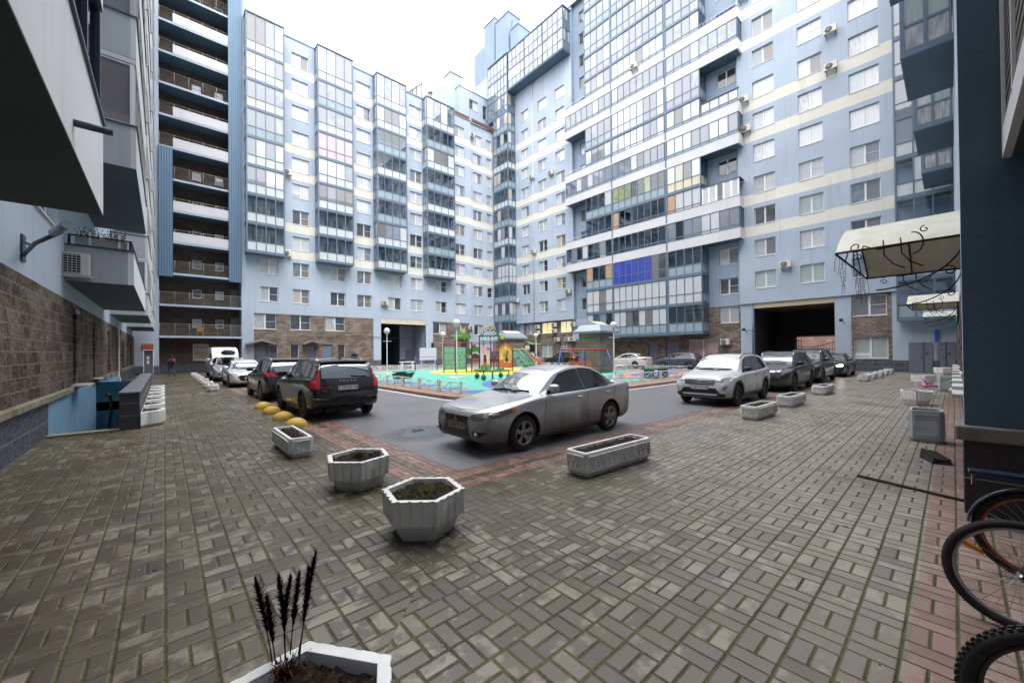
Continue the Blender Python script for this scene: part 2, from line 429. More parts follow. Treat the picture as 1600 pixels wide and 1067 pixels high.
# ground sheet with an opening for the basement stairs
b=MB()
X=[-90,-1.92,-.82,110]; Y=[-80,13.28,31.5,130]
for i in range(3):
    for j in range(3):
        if i==1 and j==1: continue
        b.quad((X[i],Y[j],0),(X[i+1],Y[j],0),(X[i+1],Y[j+1],0),(X[i],Y[j+1],0))
tag(b.build('ground',M_pave),kind='structure')
tag(sheet('courtyard_road',[(3.3,4.95),(38.2,4.95),(38.2,45.2),(3.3,45.2)],.005,M_asph),kind='structure')
isl=rrect(7.95,28.9,9.85,35.0,3.2)
def ringstrip(name,outer,inner,z,mat):
    b=MB(); n=len(outer)
    for i in range(n):
        j=(i+1)%n; b.quad((*outer[i],z),(*outer[j],z),(*inner[j],z),(*inner[i],z))
    return b.build(name,mat)
tag(ringstrip('road_marking',rrect(7.70,29.15,9.6,35.25,3.45),rrect(7.84,29.01,9.74,35.11,3.31),.010,M_linew),kind='structure')
b=MB(); b.ring([[(x,y,0.0) for x,y in isl],[(x,y,.13) for x,y in isl]],0,False)
o=b.build('playground_kerb',[M_redtop]); tag(o,kind='structure')
fi=rrect(9.0,27.3,11.0,33.2,2.6)
tag(sheet('rubber_ground',fi,.134,M_rub),kind='structure')
def blob(cx,cy,rx,ry,n=28,rot=0,w=0):
    out=[]
    for i in range(n):
        a=2*PI*i/n; r=1+w*math.sin(3*a+cx); x=rx*r*math.cos(a); y=ry*r*math.sin(a); c,s=math.cos(rot),math.sin(rot)
        out.append((cx+x*c-y*s,cy+x*s+y*c))
    return out
tag(sheet('rubber_ground_yellow_circle',blob(20.6,25.4,5.4,4.6,40,-.75),.139,M_ruby),kind='structure')
for k,(cx,cy,rx,ry,m) in enumerate([(15.6,14.6,4.6,3.0,M_rubb),(15.9,14.9,3.9,2.5,M_rubr),(16.1,15.0,3.0,1.9,M_ruby),(16.2,15.1,2.1,1.3,M_rubr),
      (24.5,13.4,4.2,2.0,M_rubr),(25,13.5,3.0,1.3,M_rubb)]):
    tag(sheet('rubber_ground_patch',blob(cx,cy,rx,ry,30,.2,.05),.143+.004*k,m),kind='structure')
for k in range(5):
    y=12.9+k*2.1
    tag(sheet('rubber_ground_wave',[(9.12,y+0.1),(9.4,y-.3),(9.75,y-.4),(10.1,y-.2),(10.3,y+.3),(10.0,y+.7),(9.6,y+.85),(9.12,y+.95)],.142,M_rubb),kind='structure')
    tag(sheet('rubber_ground_wave_edge',[(9.1,y-.75),(9.7,y-.75),(10.2,y-.6),(10.55,y-.1),(10.4,y+.2),(10.1,y-.35),(9.65,y-.52),(9.1,y-.4)],.147,M_rubr),kind='structure')
for cx,cy in ((12.4,24.5),(10.9,26),(14.0,21.2),(13.1,29.6)):
    st=[]
    for i in range(10):
        a=2*PI*i/10; r=1.15 if i%2==0 else .42; st.append((cx+r*math.cos(a),cy+r*math.sin(a)))
    tag(sheet('rubber_ground_star',st,.151,M_ylwp),kind='structure')
# pavement before facade A and B
tag(sheet('pavement_far',[(6.1,44.6),(38.2,44.6),(38.2,46.68),(6.1,46.68)],.009,M_redtop),kind='structure')
# ================================================================== FAR FACADE A
FL=2.83
SILL=[12.81+FL*k for k in range(-2,8)]
BANDS=[(11.87+FL*k,12.80+FL*k) for k in (0,1,3,4,6,7)]
inb=lambda z: any(a<z<c for a,c in BANDS)
bzs=[z for p in BANDS for z in p]
A=thing('apartment_building','light blue block with four glazed balcony stacks across the far side of the courtyard','apartment building',(6.06,46.7,0))
A_loc=Vector((6.06,46.7,0))
class Holder:
    pass
def under(o,root,off):
    o.parent=root; o.matrix_parent_inverse=Matrix.Translation(-Vector(off)); return o
A.location=(0,0,0)   # parts are laid out in world metres
colsA=[(10.27,11.9),(17.1,18.8),(23.95,25.7),(30.9,32.6)]
under2=[(7.28,8.9),(14.1,15.7),(20.9,22.6),(27.7,29.4)]
ops=[];wins=[]
for u0,u1 in colsA:
    for s in SILL: ops.append((u0,u1,s,s+1.5)); wins.append((u0,u1,s,s+1.5,46.7))
for u0,u1 in under2:
    for s in SILL[:2]: ops.append((u0,u1,s,s+1.5)); wins.append((u0,u1,s,s+1.5,46.7))
big=[(6.75,8.72,4.29,5.88),(10.0,12.0,4.29,5.88),(13.5,15.65,4.29,5.88)]
gnd=[(8.05,8.85,1.0,2.75),(10.0,10.85,1.0,2.75),(14.85,15.65,.95,2.75)]
b2=[(27.3,29.3,4.25,5.75),(31.0,32.6,4.25,5.75)]
for o in big+gnd+b2: ops.append(o); wins.append((*o,46.7))
doors=[(7.0,8.0,.1,2.5),(11.5,12.42,.1,2.6),(13.05,14.25,.1,2.75)]
ops+= [(*d,.25) for d in doors]
ops.append((19.95,26.1,0,5.95,.3))
def matA(u,z):
    if inb(z): return 1
    if z<.85: return 3
    if z<5.9 and (6.75<u<19.0 or 27.2<u<33.2): return 2
    return 0
b=MB(); FA=Frame3('-y',46.7)
wall(b,FA,6.06,33.7,0,35.6,ops,.2,matA,zs=bzs+[.85,5.9],us=[6.75,19.0,27.2,33.2])
opsr=[];
for s in SILL:
    opsr+= [(34.35,36.0,s,s+1.5),(36.9,37.85,s,s+1.5)]
opsr.append((34.35,36.0,4.25,5.75))
wall(b,Frame3('-y',47.05),33.7,39.2,0,35.6,opsr,.2,matA,zs=bzs+[.85,5.9])
b.quad((33.7,46.7,0),(33.7,47.05,0),(33.7,47.05,35.6),(33.7,46.7,35.6))
b.quad((6.06,46.7,35.6),(33.7,46.7,35.6),(33.7,58,35.6),(6.06,58,35.6),4); b.quad((33.7,47.05,35.6),(44,47.05,35.6),(44,58,35.6),(33.7,58,35.6),4)
b.quad((6.06,58,0),(44,58,0),(44,58,35.6),(6.06,58,35.6))
b.box(6.06,33.7,46.62,46.75,35.5,35.66,4); b.box(33.7,38.5,46.97,47.1,35.5,35.66,4)
b.build('wall',[M_blue,M_cream,M_stone,M_granite,M_roof],A)
for (u0,u1,z0,z1,c) in wins:
    if z0<3: add_window(A,'-y',46.7,u0,u1,z0,z1,'plain',random.choice([(2,2),(4,2),(2,4)]) if z0>.96 else (2,2))
    else: add_window(A,'-y',c,u0,u1,z0,z1,random.choice(['two','bar','bar']),rk(z0))
for o in opsr: add_window(A,'-y',47.05,*o,('two' if o[1]-o[0]>1.3 else 'one'),rk(o[2]))
for d in doors:
    b=MB(); b.box(d[0],d[1],46.86,46.92,d[2],d[3]); b.box(d[1]-.16,d[1]-.12,46.82,46.86,1.0,1.15,1)
    b.build('door',[M_door,M_pvc],A)
# passage
b=MB()
b.box(19.95,26.1,46.72,46.9,5.35,5.95,0)
b.build('passage_lintel_panel',simple('cream_panel',(.62,.58,.47),.6,0,.08,2),A)
b=MB()
b.quad((19.95,46.9,0),(19.95,60,0),(19.95,60,5.4),(19.95,46.9,5.4),0)
b.quad((26.1,46.9,0),(26.1,50.5,0),(26.1,50.5,5.4),(26.1,46.9,5.4),1)
b.quad((24.2,50.5,0),(26.1,50.5,0),(26.1,50.5,5.4),(24.2,50.5,5.4),1)
b.quad((24.2,50.5,0),(24.2,60,0),(24.2,60,5.4),(24.2,50.5,5.4),0)
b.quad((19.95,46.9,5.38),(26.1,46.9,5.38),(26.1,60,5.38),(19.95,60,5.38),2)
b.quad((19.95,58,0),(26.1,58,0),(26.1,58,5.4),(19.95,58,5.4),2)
b.box(24.1,26.1,50.38,50.49,0,.8,3); 
b.build('passage_wall',[M_blueshade,M_blue2,M_dark,M_granite],A)
b=MB(); b.box(25.0,25.95,50.36,50.45,.05,2.1); b.build('door',M_door,A)
b=MB(); b.box(26.9,27.25,46.6,46.69,1.9,3.0); b.build('vent_grille',M_black,A)
# roof rail
b=MB()
for x in [6.2+1.8*i for i in range(16)]: b.cyl((x,46.9,35.6),(x,46.9,36.25),.02,5)
for z in (35.9,36.25): b.cyl((6.2,46.9,z),(33.2,46.9,z),.018,5)
b.build('roof_railing',M_steeld,A)
for xs_ in ([34+.16*i for i in range(28)],[27.2+.16*i for i in range(40)]):
    b=MB()
    for x in xs_: b.box(x,x+.13,46.78,46.84,35.7,36.2)
    b.box(xs_[0],xs_[-1],46.84,46.86,35.68,35.75); b.build('terrace_fence',bpy.data.materials.get('brown_slats') or simple('brown_slats',(.15,.07,.06),.7),A)
def glazing(name,parent,p0,p1,z0,npan,rows,kinds,out,frame=M_steel,t=.08,dp=.08):
    """framed glazing along p0->p1; rows=[(z0,z1,kindfn)]; returns frame object; panes are its sub-parts"""
    p0=Vector((*p0,0)); p1=Vector((*p1,0)); L=(p1-p0).length; d=(p1-p0).normalized(); n=Vector(out)
    fb=MB(); gb=MB(); mats=[]; 
    def bar(a,c,za,zb,w=dp):
        q=[p0+d*a-n*w*.5,p0+d*c-n*w*.5,p0+d*c+n*w*.5,p0+d*a+n*w*.5]
        fb.ring([[(v.x,v.y,za) for v in q],[(v.x,v.y,zb) for v in q]],0,False)
    zt=rows[-1][1]; zb=rows[0][0]
    for i in range(npan+1):
        c=L*i/npan; w=t if 0<i<npan else t*1.3
        bar(max(0,c-w/2),min(L,c+w/2),zb,zt)
    for r in rows[1:]: bar(0,L,r[0]-t/2,r[0]+t/2,dp*.8)
    bar(0,L,zb-.02,zb+.03,dp*.8); bar(0,L,zt-.05,zt,dp*.8)
    for (ra,rb,kf) in rows:
        for i in range(npan):
            m=kf(i)
            if m is None: continue
            if m not in mats: mats.append(m)
            a=p0+d*(L*i/npan+.01)+n*.002; c=p0+d*(L*(i+1)/npan-.01)+n*.002
            gb.quad((a.x,a.y,ra),(c.x,c.y,ra),(c.x,c.y,rb),(a.x,a.y,rb),mats.index(m))
    o=fb.build(name,frame,parent)
    if gb.f: gb.build('glass_panes',mats,o)
    return o
up_hi=[P_lav,P_sky,P_white,P_lav,P_sheer,P_grey]
bx=[(5.98,9.33),(12.5,16.33),(19.07,22.97),(25.8,30.15)]
D0=45.5
rowlooks={0:['curt','lace','dk','dk','curt','curt','clear','clear'],1:['curt','dk','dk','pink','curt','curt','clear','clear'],2:['sky','screen','clearb','clear','clearb','clearb','curt','clear'],3:['sky','clearb','screen','clearb','clear','clear','clearb','clear']}
for ci,(x0,x1) in enumerate(bx):
    for k in range(8):
        z0=11.72+FL*k; z1=z0+FL; look=rowlooks[ci][7-k]
        if k==7: z1=35.35
        b=MB(); b.box(x0,x1,D0,46.68,z0,z0+.22); 
        if k==7: b.box(x0-.03,x1+.03,D0-.05,46.6,z1-.02,z1+.12)
        for xx in (x0,x1-.12): b.box(xx,xx+.12,D0,D0+.12,z0+.22,z1)
        blc=b.build('glazed_balcony',M_steel,A)
        hi=k>=4
        def upper(i,look=look,k=k):
            r=random.random()
            if look=='curt': return random.choice([P_white,P_lav,P_lav,P_white,P_grey])
            if look=='dk': return random.choice([P_lav,P_lav,P_sky,P_lav])
            if look=='lace': return random.choice([P_white,P_lav,P_lav])
            if look=='pink': return P_pink
            if look=='sky': return P_sky if i%2 else P_white
            if look=='screen': return [P_white,P_grey,P_grey,P_white][i%4]
            if look=='clearb': return P_clearb
            return P_clear
        pw=F_white if look not in('clearb','dk','pink','sky') else {'clearb':F_grey,'dk':F_white if k%2 else F_grey,'pink':P_pink,'sky':P_white}[look]
        low=lambda i,pw=pw: pw
        rows=[(z0+.24,z0+1.12,low),(z0+1.12,z1-.03,upper)]
        glazing('balcony_glazing',blc,(x0+.02,D0+.05),(x1-.02,D0+.05),z0,4,rows,None,(0,-1,0))
        glazing('balcony_glazing',blc,(x0+.05,D0+.06),(x0+.05,46.66),z0,2,rows,None,(-1,0,0))
        glazing('balcony_glazing',blc,(x1-.05,D0+.06),(x1-.05,46.66),z0,2,rows,None,(1,0,0))
        # flat door and window behind the glass
        xm=(x0+x1)/2
        w=add_window(blc,'-y',46.56,xm-.2,xm+1.1,z0+.95,z0+2.4,'two',(2,2),d=.06)
        w=add_window(blc,'-y',46.56,xm-1.1,xm-.3,z0+.3,z0+2.4,'one',(2,2),d=.06)
# ================================================================== BUILDING B (right hand long block)
B=thing('apartment_building','tall blue block with wide glazed balconies and white bands behind the parked white crossover','apartment building')
ops=[];
cB1=[(40.5,42.05),(36.96,38.58),(33.7,35.3)]
SB=[12.81+FL*k for k in range(-2,9)]
for u0,u1 in cB1:
    for s in SB: ops.append((u0,u1,s,s+1.5))
def matB(u,z): return 1 if inb(z) else 0
b=MB(); FB=Frame3('-x',39.5)
wall(b,FB,32.4,43.3,5.85,46.4,ops,.2,matB,zs=bzs)
b.quad((39.5,32.4,5.85),(39.97,32.4,5.85),(39.97,32.4,46.4),(39.5,32.4,46.4),2)
b.quad((39.5,32.4,5.85),(39.5,43.3,5.85),(40.1,43.3,5.85),(40.1,32.4,5.85),2)
for o in ops: add_window(B,'-x',39.5,*o,random.choice(['two','bar']),rk(o[2]))
# ground part below B1
lo=[(40.1,41.9,4.2,5.7),(36.6,38.65,4.2,5.7),(33.2,35.2,4.2,5.7),(36.6,38.65,.95,2.7),(33.2,35.2,.95,2.7)]
dr=[(40.1,41.9,.05,2.5,.2)]
ops2=lo+dr
wall(b,Frame3('-x',39.95),12.95,46.7,0,5.85,ops2+[(27.4,29.0,.1,2.5,.2),(21.3,22.3,.1,2.6,.2),(18.9,20.3,.1,2.6,.2),(15.05,17.9,.8,2.75),(13.2,14.85,4.25,5.8)],.2,
     lambda u,z: 5 if z<.8 else (4 if (u<18.4 or u>33.0 and u<42.3 or (z<3.2)) else 0),zs=[.8,3.2],us=[33.0,42.3,18.4])
for o in lo: add_window(B,'-x',39.95,*o,'two',(7,7) if (o[2]>3 and o[0]<38) else ((1,1) if o[2]>3 else (6,6)))
add_window(B,'-x',39.95,15.05,17.9,.8,2.75,'two',(14,14)); add_window(B,'-x',39.95,13.2,14.85,4.25,5.8,'two',(5,5))
for d in [(27.4,29.0,.1,2.5),(21.3,22.3,.1,2.6),(18.9,20.3,.1,2.6),(40.1,41.9,.05,2.5)]:
    q=MB(); q.box(40.08,40.13,d[0],d[1],d[2],d[3]); q.build('door',M_door if d[0]<30 else simple('brown_shutter',(.08,.05,.045),.6),B)
# recessed wall behind balconies
rw=[]
for i in range(15):
    z=3.25+FL*i
    rw+= [(30.05,31.5,z+.85,z+2.35),(13.2,14.85,z+.9,z+2.4)]
rw=[o for o in rw if o[2]>5.9]
wall(b,Frame3('-x',39.97),12.95,32.4,5.85,46.4,rw,.2,lambda u,z:3)
for o in rw:
    add_window(B,'-x',39.97,*o,'bar' if o[0]<20 else 'two',random.choice([(2,0),(2,3),(0,3),(2,2)]))
# B3 wall with the gate passage
cB3=[(10.05,11.67),(6.74,8.34),(3.4,5.1)]
ops=[(u0,u1,s,s+1.5) for u0,u1 in cB3 for s in SB+[12.81+FL*9]]
wall(b,FB,-.15,12.95,5.85,46.4,ops,.2,matB,zs=bzs)
for o in ops: add_window(B,'-x',39.5,*o,random.choice(['two','two','bar']),rk(o[2]*1.0+2))
b.quad((39.5,12.95,5.85),(39.97,12.95,5.85),(39.97,12.95,46.4),(39.5,12.95,46.4),2)
b.quad((39.5,-.15,5.85),(39.5,12.95,5.85),(39.72,12.95,5.85),(39.72,-.15,5.85),2)
ops3=[(6.19,11.85,0,5.84,.3),(3.2,5.12,4.2,5.78),(3.15,5.08,.99,2.59)]
wall(b,Frame3('-x',39.66),-.15,12.95,0,5.85,ops3,.2,lambda u,z: 5 if (z<.85) else (4 if (2.93<u<5.2) else 0),zs=[.85],us=[2.93,5.2])
b.quad((39.66,12.95,0),(39.95,12.95,0),(39.95,12.95,5.85),(39.66,12.95,5.85),0)
add_window(B,'-x',39.66,*ops3[1],'bar',(3,3)); add_window(B,'-x',39.66,*ops3[2],'two',(6,6))
# roof and back
b.quad((39.5,32.4,46.4),(39.5,60,46.4),(52,60,46.4),(52,32.4,46.4),6); b.quad((39.5,-.15,46.4),(39.5,32.4,46.4),(52,32.4,46.4),(52,-.15,46.4),6)
b.quad((52,-.15,5.5),(52,60,5.5),(52,60,46.4),(52,-.15,46.4),0); b.quad((52,11.9,0),(52,60,0),(52,60,5.5),(52,11.9,5.5),0); b.quad((52,-.15,0),(52,6.1,0),(52,6.1,5.5),(52,-.15,5.5),0)
b.quad((39.5,43.3,35.6),(39.5,60,35.6),(39.5,60,46.4),(39.5,43.3,46.4),0)
b.box(39.42,39.62,-.1,46.7,46.4,46.55,6)
b.build('wall',[M_blue,M_cream,M_blue2,M_blue2,M_stone,M_granite,M_roof],B)
# drain pipe
q=MB(); q.cyl((39.42,39.55,5.9),(39.42,39.55,40.1),.05,8); q.build('drain_pipe',M_pvc,B)
# gate passage
q=MB(); q.box(39.67,39.8,6.19,11.85,5.4,5.84); q.build('passage_lintel_panel',simple('cream_panel_ribbed',(.60,.52,.36),.6,0,.15,9),B)
q=MB()
q.quad((39.9,11.85,0),(52,11.85,0),(52,11.85,5.4),(39.9,11.85,5.4),0); q.quad((39.9,6.19,0),(52,6.19,0),(52,6.19,5.4),(39.9,6.19,5.4),0)
q.quad((39.8,6.19,5.39),(39.8,11.85,5.39),(52,11.85,5.39),(52,6.19,5.39),1)
q.box(47.0,52,6.2,11.84,3.0,5.38,2); q.box(46.0,47,10.3,11.8,0,3.0,0)
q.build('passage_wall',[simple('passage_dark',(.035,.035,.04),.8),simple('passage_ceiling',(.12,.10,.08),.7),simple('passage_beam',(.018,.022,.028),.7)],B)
q=MB(); q.cyl((39.6,11.95,0),(39.6,11.95,5.8),.07,8); q.build('drain_pipe',M_steel,B)
# glazed block ------------------------------------------------
XF=38.4
bays=[(29.48,25.85,4,'L'),(25.68,19.43,8,'M'),(19.2,15.86,4,'R')]
levels=[3.25+FL*i for i in range(16) if 3.25+FL*i<44.5]
full={3:1,6:1,9:1}; bandk={3,4,6,7,9,10}
spec={(2,'M'):['b']*6+['g','d'],(1,'M'):['w']*8,(0,'M'):list('wwgdwgww'),(1,'R'):['w']*4,(1,'L'):list('wwgw'),(0,'R'):list('kkkk'),(2,'L'):list('okko'),(2,'R'):list('kkkk'),(5,'R'):list('wygw'),
      (5,'M'):list('llldclcc'),(4,'M'):list('pccccckk'),(4,'L'):['k']*4,(7,'M'):['w']*5+['v','v','w'],(8,'M'):list('wwwwwvvw'),(7,'R'):list('wgww'),(3,'R'):list('vkvvwwv'),(3,'M'):list('kkkkcckk'),(6,'M'):list('vvvwgvvv'),(5,'L'):list('kkkw'),(4,'R'):list('owww'),(10,'M'):list('wwwwgwww')}
KM={'b':P_bluec,'g':P_grey,'d':P_dark,'w':P_white,'k':P_clear,'o':P_orange,'y':P_beige,'l':P_olive,'c':P_clearb,'p':P_orange,'v':P_lav,'s':P_sky}
M_bandpan={'w':M_whiteband}
for k,z0 in enumerate(levels):
    z1=z0+FL; isf=k in full; hasb=k in bandk
    y_hi,y_lo=(32.7,12.45) if (isf) else (29.55,15.8)
    # slab / edge beam
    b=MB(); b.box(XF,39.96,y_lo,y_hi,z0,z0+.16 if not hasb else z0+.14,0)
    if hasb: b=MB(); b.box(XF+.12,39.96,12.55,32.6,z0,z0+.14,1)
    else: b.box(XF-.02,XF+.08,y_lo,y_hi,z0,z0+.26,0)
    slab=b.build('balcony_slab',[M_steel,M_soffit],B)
    if hasb:
        b=MB(); b.box(XF,XF+.12,12.45,32.7,z0-.02,z0+.93); b.box(XF+.12,39.5,12.45,12.57,z0-.02,z0+.93); b.box(XF+.12,39.5,32.58,32.7,z0-.02,z0+.93)
        b.box(XF-.02,XF+.14,12.43,32.72,z0+.93,z0+.955,1)
        b.build('parapet_band',[M_whiteband,M_steeld],B)
    def kinds(tag_,i,n,k=k):
        s=spec.get((k,tag_))
        if s: return KM[s[i%len(s)]]
        if k>=8: return random.choice([P_lav,P_lav,P_sky,P_lav,P_white])
        if k>=5: return random.choice([P_white,P_lav,P_sky,P_white,P_lav])
        return random.choice([P_clear,P_clearb,P_white,P_lav])
    bl=list(bays)
    if isf: bl=[(32.62,25.85,8,'L'),(25.68,19.43,8,'M'),(19.2,12.53,8,'R')]
    for (ya,yb,n,tg) in bl:
        lowm=F_grey
        if (k,tg)==(5,'R'): lowm=F_cream
        if k==1 or (k,tg) in((2,'M'),(7,'M'),(8,'M')): lf=lambda i,tg=tg,n=n: kinds(tg,i,n)
        elif k>=8: lf=lambda i: random.choice([F_grey,P_lav,P_lav,P_sky])
        else: lf=lambda i,lowm=lowm: lowm
        uf=lambda i,tg=tg,n=n: kinds(tg,i,n)
        if hasb: rows=[(z0+.96,z0+1.24,lf if k>4 else uf),(z0+1.24,z1-.01,uf)]
        else: rows=[(z0+.27,z0+1.15,lf),(z0+1.15,z1-.01,uf)]
        g=glazing('balcony_glazing',B,(XF+.06,ya),(XF+.06,yb),z0,n,rows,None,(-1,0,0))
        if k<8:
            ym=(ya+yb)/2
            add_window(g,'-x',39.86,ym-1.2,ym+.6,z0+.9,z0+2.3,'two',(2,2),d=.06)
    b=MB()
    for yy in (25.68,19.2): b=MB(); b.box(XF-.01,XF+.13,yy,yy+.17,z0+.1,z1); b.build('balcony_pier',M_steel,B)
    # side return panes
    for ys,nn in ((y_lo+.06,(0,-1,0)),(y_hi-.06,(0,1,0))):
        zz=z0+.96 if hasb else z0+.27
        glazing('balcony_glazing',B,(XF+.1,ys),(39.45 if isf else 39.9,ys),z0,2,[(zz,z0+1.24 if hasb else z0+1.15,lambda i:F_grey if k!=5 else F_cream),(z0+1.24 if hasb else z0+1.15,z1-.01,lambda i:P_clearb)],None,nn)
b=MB(); z=levels[-1]+FL; b.box(XF-.03,39.96,15.7,29.6,z,z+.2); b.build('balcony_roof',M_steel,B)
# railings on the open terraces above bands 4,7,10
for k in (4,7,10):
    z0=levels[k]+.955
    b=MB()
    for (ya,yb) in ((12.5,15.8),(29.55,32.65)):
        n=9
        for i in range(n+1): y=ya+(yb-ya)*i/n; b.cyl((XF+.06,y,z0),(XF+.06,y,z0+.32),.012,5)
        b.cyl((XF+.06,ya,z0+.32),(XF+.06,yb,z0+.32),.02,5)
    b.build('terrace_railing',M_pvc,B)
# enclosed terraces
z0=levels[4]+.955
b=MB(); b.box(XF-.02,39.45,12.42,15.78,z0+1.55,z0+1.62,1)
e=b.build('terrace_enclosure',[M_pvc,M_steeld],B)
glazing('balcony_glazing',e,(XF+.05,15.75),(XF+.05,12.5),z0,5,[(z0,z0+1.55,lambda i:[P_white,P_white,P_grey,P_white,P_white][i])],None,(-1,0,0),M_pvc,.2)
z0=levels[7]+.955
b=MB(); b.box(XF-.03,XF+.1,12.42,15.78,z0+1.1,z0+1.16); e=b.build('terrace_enclosure',[M_steeld],B)
glazing('balcony_glazing',e,(XF+.05,15.75),(XF+.05,12.5),z0,4,[(z0,z0+.25,lambda i:F_grey),(z0+.25,z0+1.1,lambda i:P_white)],None,(-1,0,0),M_steel,.1)
# cantilever on top of B1
b=MB(); b.box(38.0,39.49,32.5,43.2,40.15,40.35,1); b.box(37.98,38.1,32.5,43.2,40.35,40.42,0); b.box(38.0,39.49,32.5,43.2,42.98,43.15,0); b.box(37.95,39.6,32.4,43.3,45.75,45.9,0)
cant=b.build('top_floor_bay',[M_steel,M_soffit],B)
for z0 in (40.42,43.15):
    for ya,yb in ((43.1,39.7),(39.6,36.2),(36.1,32.55)):
        glazing('balcony_glazing',cant,(38.05,ya),(38.05,yb),z0,4,[(z0,z0+1.1,lambda i:P_sky),(z0+1.1,z0+2.58,lambda i:random.choice([P_sky,P_white,P_lav]))],None,(-1,0,0))
    glazing('balcony_glazing',cant,(38.1,32.55),(39.45,32.55),z0,3,[(z0,z0+1.1,lambda i:P_sky),(z0+1.1,z0+2.58,lambda i:random.choice([P_sky,P_green,P_lav]))],None,(0,-1,0))
# corner stack
XC=37.95
cl=[3.4,6.1]+[8.92+FL*i for i in range(14)]
for i,z0 in enumerate(cl):
    z1=cl[i+1] if i+1<len(cl) else 46.0
    if z0>45: break
    yb=46.66 if z0<34.5 else 47.9
    b=MB(); b.box(XC,39.48,43.3,yb,z0,z0+.22); b.box(XC,XC+.12,43.28,43.4,z0+.22,z1)
    st=b.build('corner_balcony',M_steel,B)
    lk=['k','c','c','w','k','k','c','k','k','k','c','s','s','s','s'][i]
    lowm=[P_clear,F_grey,F_grey,F_white,F_grey,F_white,F_grey,F_white,F_grey,F_white,F_grey,F_grey,P_sky,P_sky,P_sky][i]
    uf=lambda j,lk=lk: KM[lk] if random.random()<.75 else random.choice([P_white,P_beige,P_lav])
    rows=[(z0+.24,z0+1.1,lambda j,lowm=lowm:lowm),(z0+1.1,z1-.02,uf)]
    glazing('balcony_glazing',st,(XC+.05,yb),(XC+.05,43.32),z0,4 if z0<34.5 else 6,rows,None,(-1,0,0))
    glazing('balcony_glazing',st,(XC+.1,43.34),(39.45,43.34),z0,2,rows,None,(0,-1,0))
    if z0<34: add_window(st,'-x',39.36,44.0,45.4,z0+.9,z0+2.3,'bar',(2,3),d=.05)
b=MB(); b.quad((39.45,43.3,0),(39.45,46.7,0),(39.45,46.7,46),(39.45,43.3,46)); b.quad((39.45,46.7,0),(39.45,46.7,46),(39.45,48,46),(39.45,48,0))
b.box(XC-.05,39.5,43.2,48,45.95,46.1); b.build('corner_wall',M_blue2,B)
b=MB(); b.box(38.1,39.5,43.4,46.6,0,3.4); b.build('corner_base_wall',M_blue2,B)
# right end glazed stack of B (beside the right hand wing)
for i in range(15):
    z0=3.6+FL*i if i else 3.6
    z1=3.6+FL*(i+1)
    b=MB(); b.box(38.65,39.49,-.1,2.62,z0,z0+.24); b.box(38.65,38.75,2.55,2.62,z0+.24,z1)
    st=b.build('corner_balcony',M_steel,B)
    uf=(lambda j:random.choice([P_clearb,P_clear])) if i<3 else (lambda j:random.choice([P_clear,P_white,P_lav])) if i<6 else (lambda j:random.choice([P_lav,P_sky,P_lav]))
    lf=(lambda j:F_grey) if i<2 else (lambda j:F_white) if i<5 else (lambda j:P_lav)
    glazing('balcony_glazing',st,(38.7,2.56),(38.7,-.1),z0,3,[(z0+.26,z0+1.15,lf),(z0+1.15,z1-.02,uf)],None,(-1,0,0))
    glazing('balcony_glazing',st,(38.72,2.58),(39.45,2.58),z0,1,[(z0+.26,z0+1.15,lf),(z0+1.15,z1-.02,uf)],None,(0,1,0))
# doors in the right end
for y0,y1 in ((.95,2.1),(-.1,.6)):
    b=MB(); b.box(39.56,39.65,y0,y1,.02,2.12); b.box(39.52,39.56,y0+.42,y0+.45,.02,2.12,1); b.tube([(39.56,y0+.55,.95),(39.48,y0+.55,1.0),(39.48,y0+.55,1.2),(39.56,y0+.55,1.25)],.012,5,1)
    b.box(39.53,39.56,y0+.2,y0+.34,1.3,1.42,1)
    b.build('door',[M_door,M_steeld],B)
b=MB(); b.box(39.5,39.64,.66,.82,2.15,3.0); b.build('address_plate',simple('blue_sign',(.02,.10,.42),.4),B)
b=MB()
for i in range(4): b.box(39.55,39.63,.67,.80,1.0+.27*i,1.18+.27*i)
b.build('notice_board',simple('notice_grey',(.30,.27,.25),.6),B)
# green arched canopy of the door in B1
b=MB(); pr=[(y,2.75+.35*math.sin(PI*(y-39.9)/2.2)) for y in [39.9+2.2*i/10 for i in range(11)]]
b.ring([[(39.9,y,z) for y,z in pr]+[(39.9,y,z-.05) for y,z in reversed(pr)],[(38.9,y,z) for y,z in pr]+[(38.9,y,z-.05) for y,z in reversed(pr)]],0,False)
b.build('door_canopy',simple('green_canopy',(.16,.34,.18),.4),B)
# roof block and chimneys behind
R=thing('rooftop_penthouse','small blue rooftop storey with windows and a chimney above the far block','penthouse')
b=MB(); wall(b,Frame3('-y',49.0),33.4,39.2,35.6,41.9,[(35.2,36.85,39.2,40.7),(37.8,38.6,38.6,40.7)],.2,lambda u,z:0)
b.box(33.4,39.2,49.2,55,35.6,41.85); b.box(30.2,33.4,50.0,55,35.6,41.6); b.quad((33.4,49,35.6),(33.4,49.2,35.6),(33.4,49.2,41.9),(33.4,49,41.9)); b.box(33.35,39.25,48.95,55.05,41.9,42.0,1)
b.build('wall',[M_blue,M_roof],R)
add_window(R,'-y',49.0,35.2,36.85,39.2,40.7,'two',(2,0)); add_window(R,'-y',49.0,37.8,38.6,38.6,40.7,'one',(2,2))
b=MB(); b.box(32.6,34.8,50.2,52,41.6,44.3); b.box(32.5,34.9,50.1,52.1,44.3,44.42,1); b.build('chimney',[M_blue,M_roof],R)
M_twr=plaster('plaster_tower_blue',(.27,.35,.47))
T=thing('stair_tower','tall blue windowless tower with three chimneys rising behind the corner of the courtyard','tower')
b=MB(); b.box(44,56,48.5,59.5,30,57.6); b.build('wall',M_twr,T)
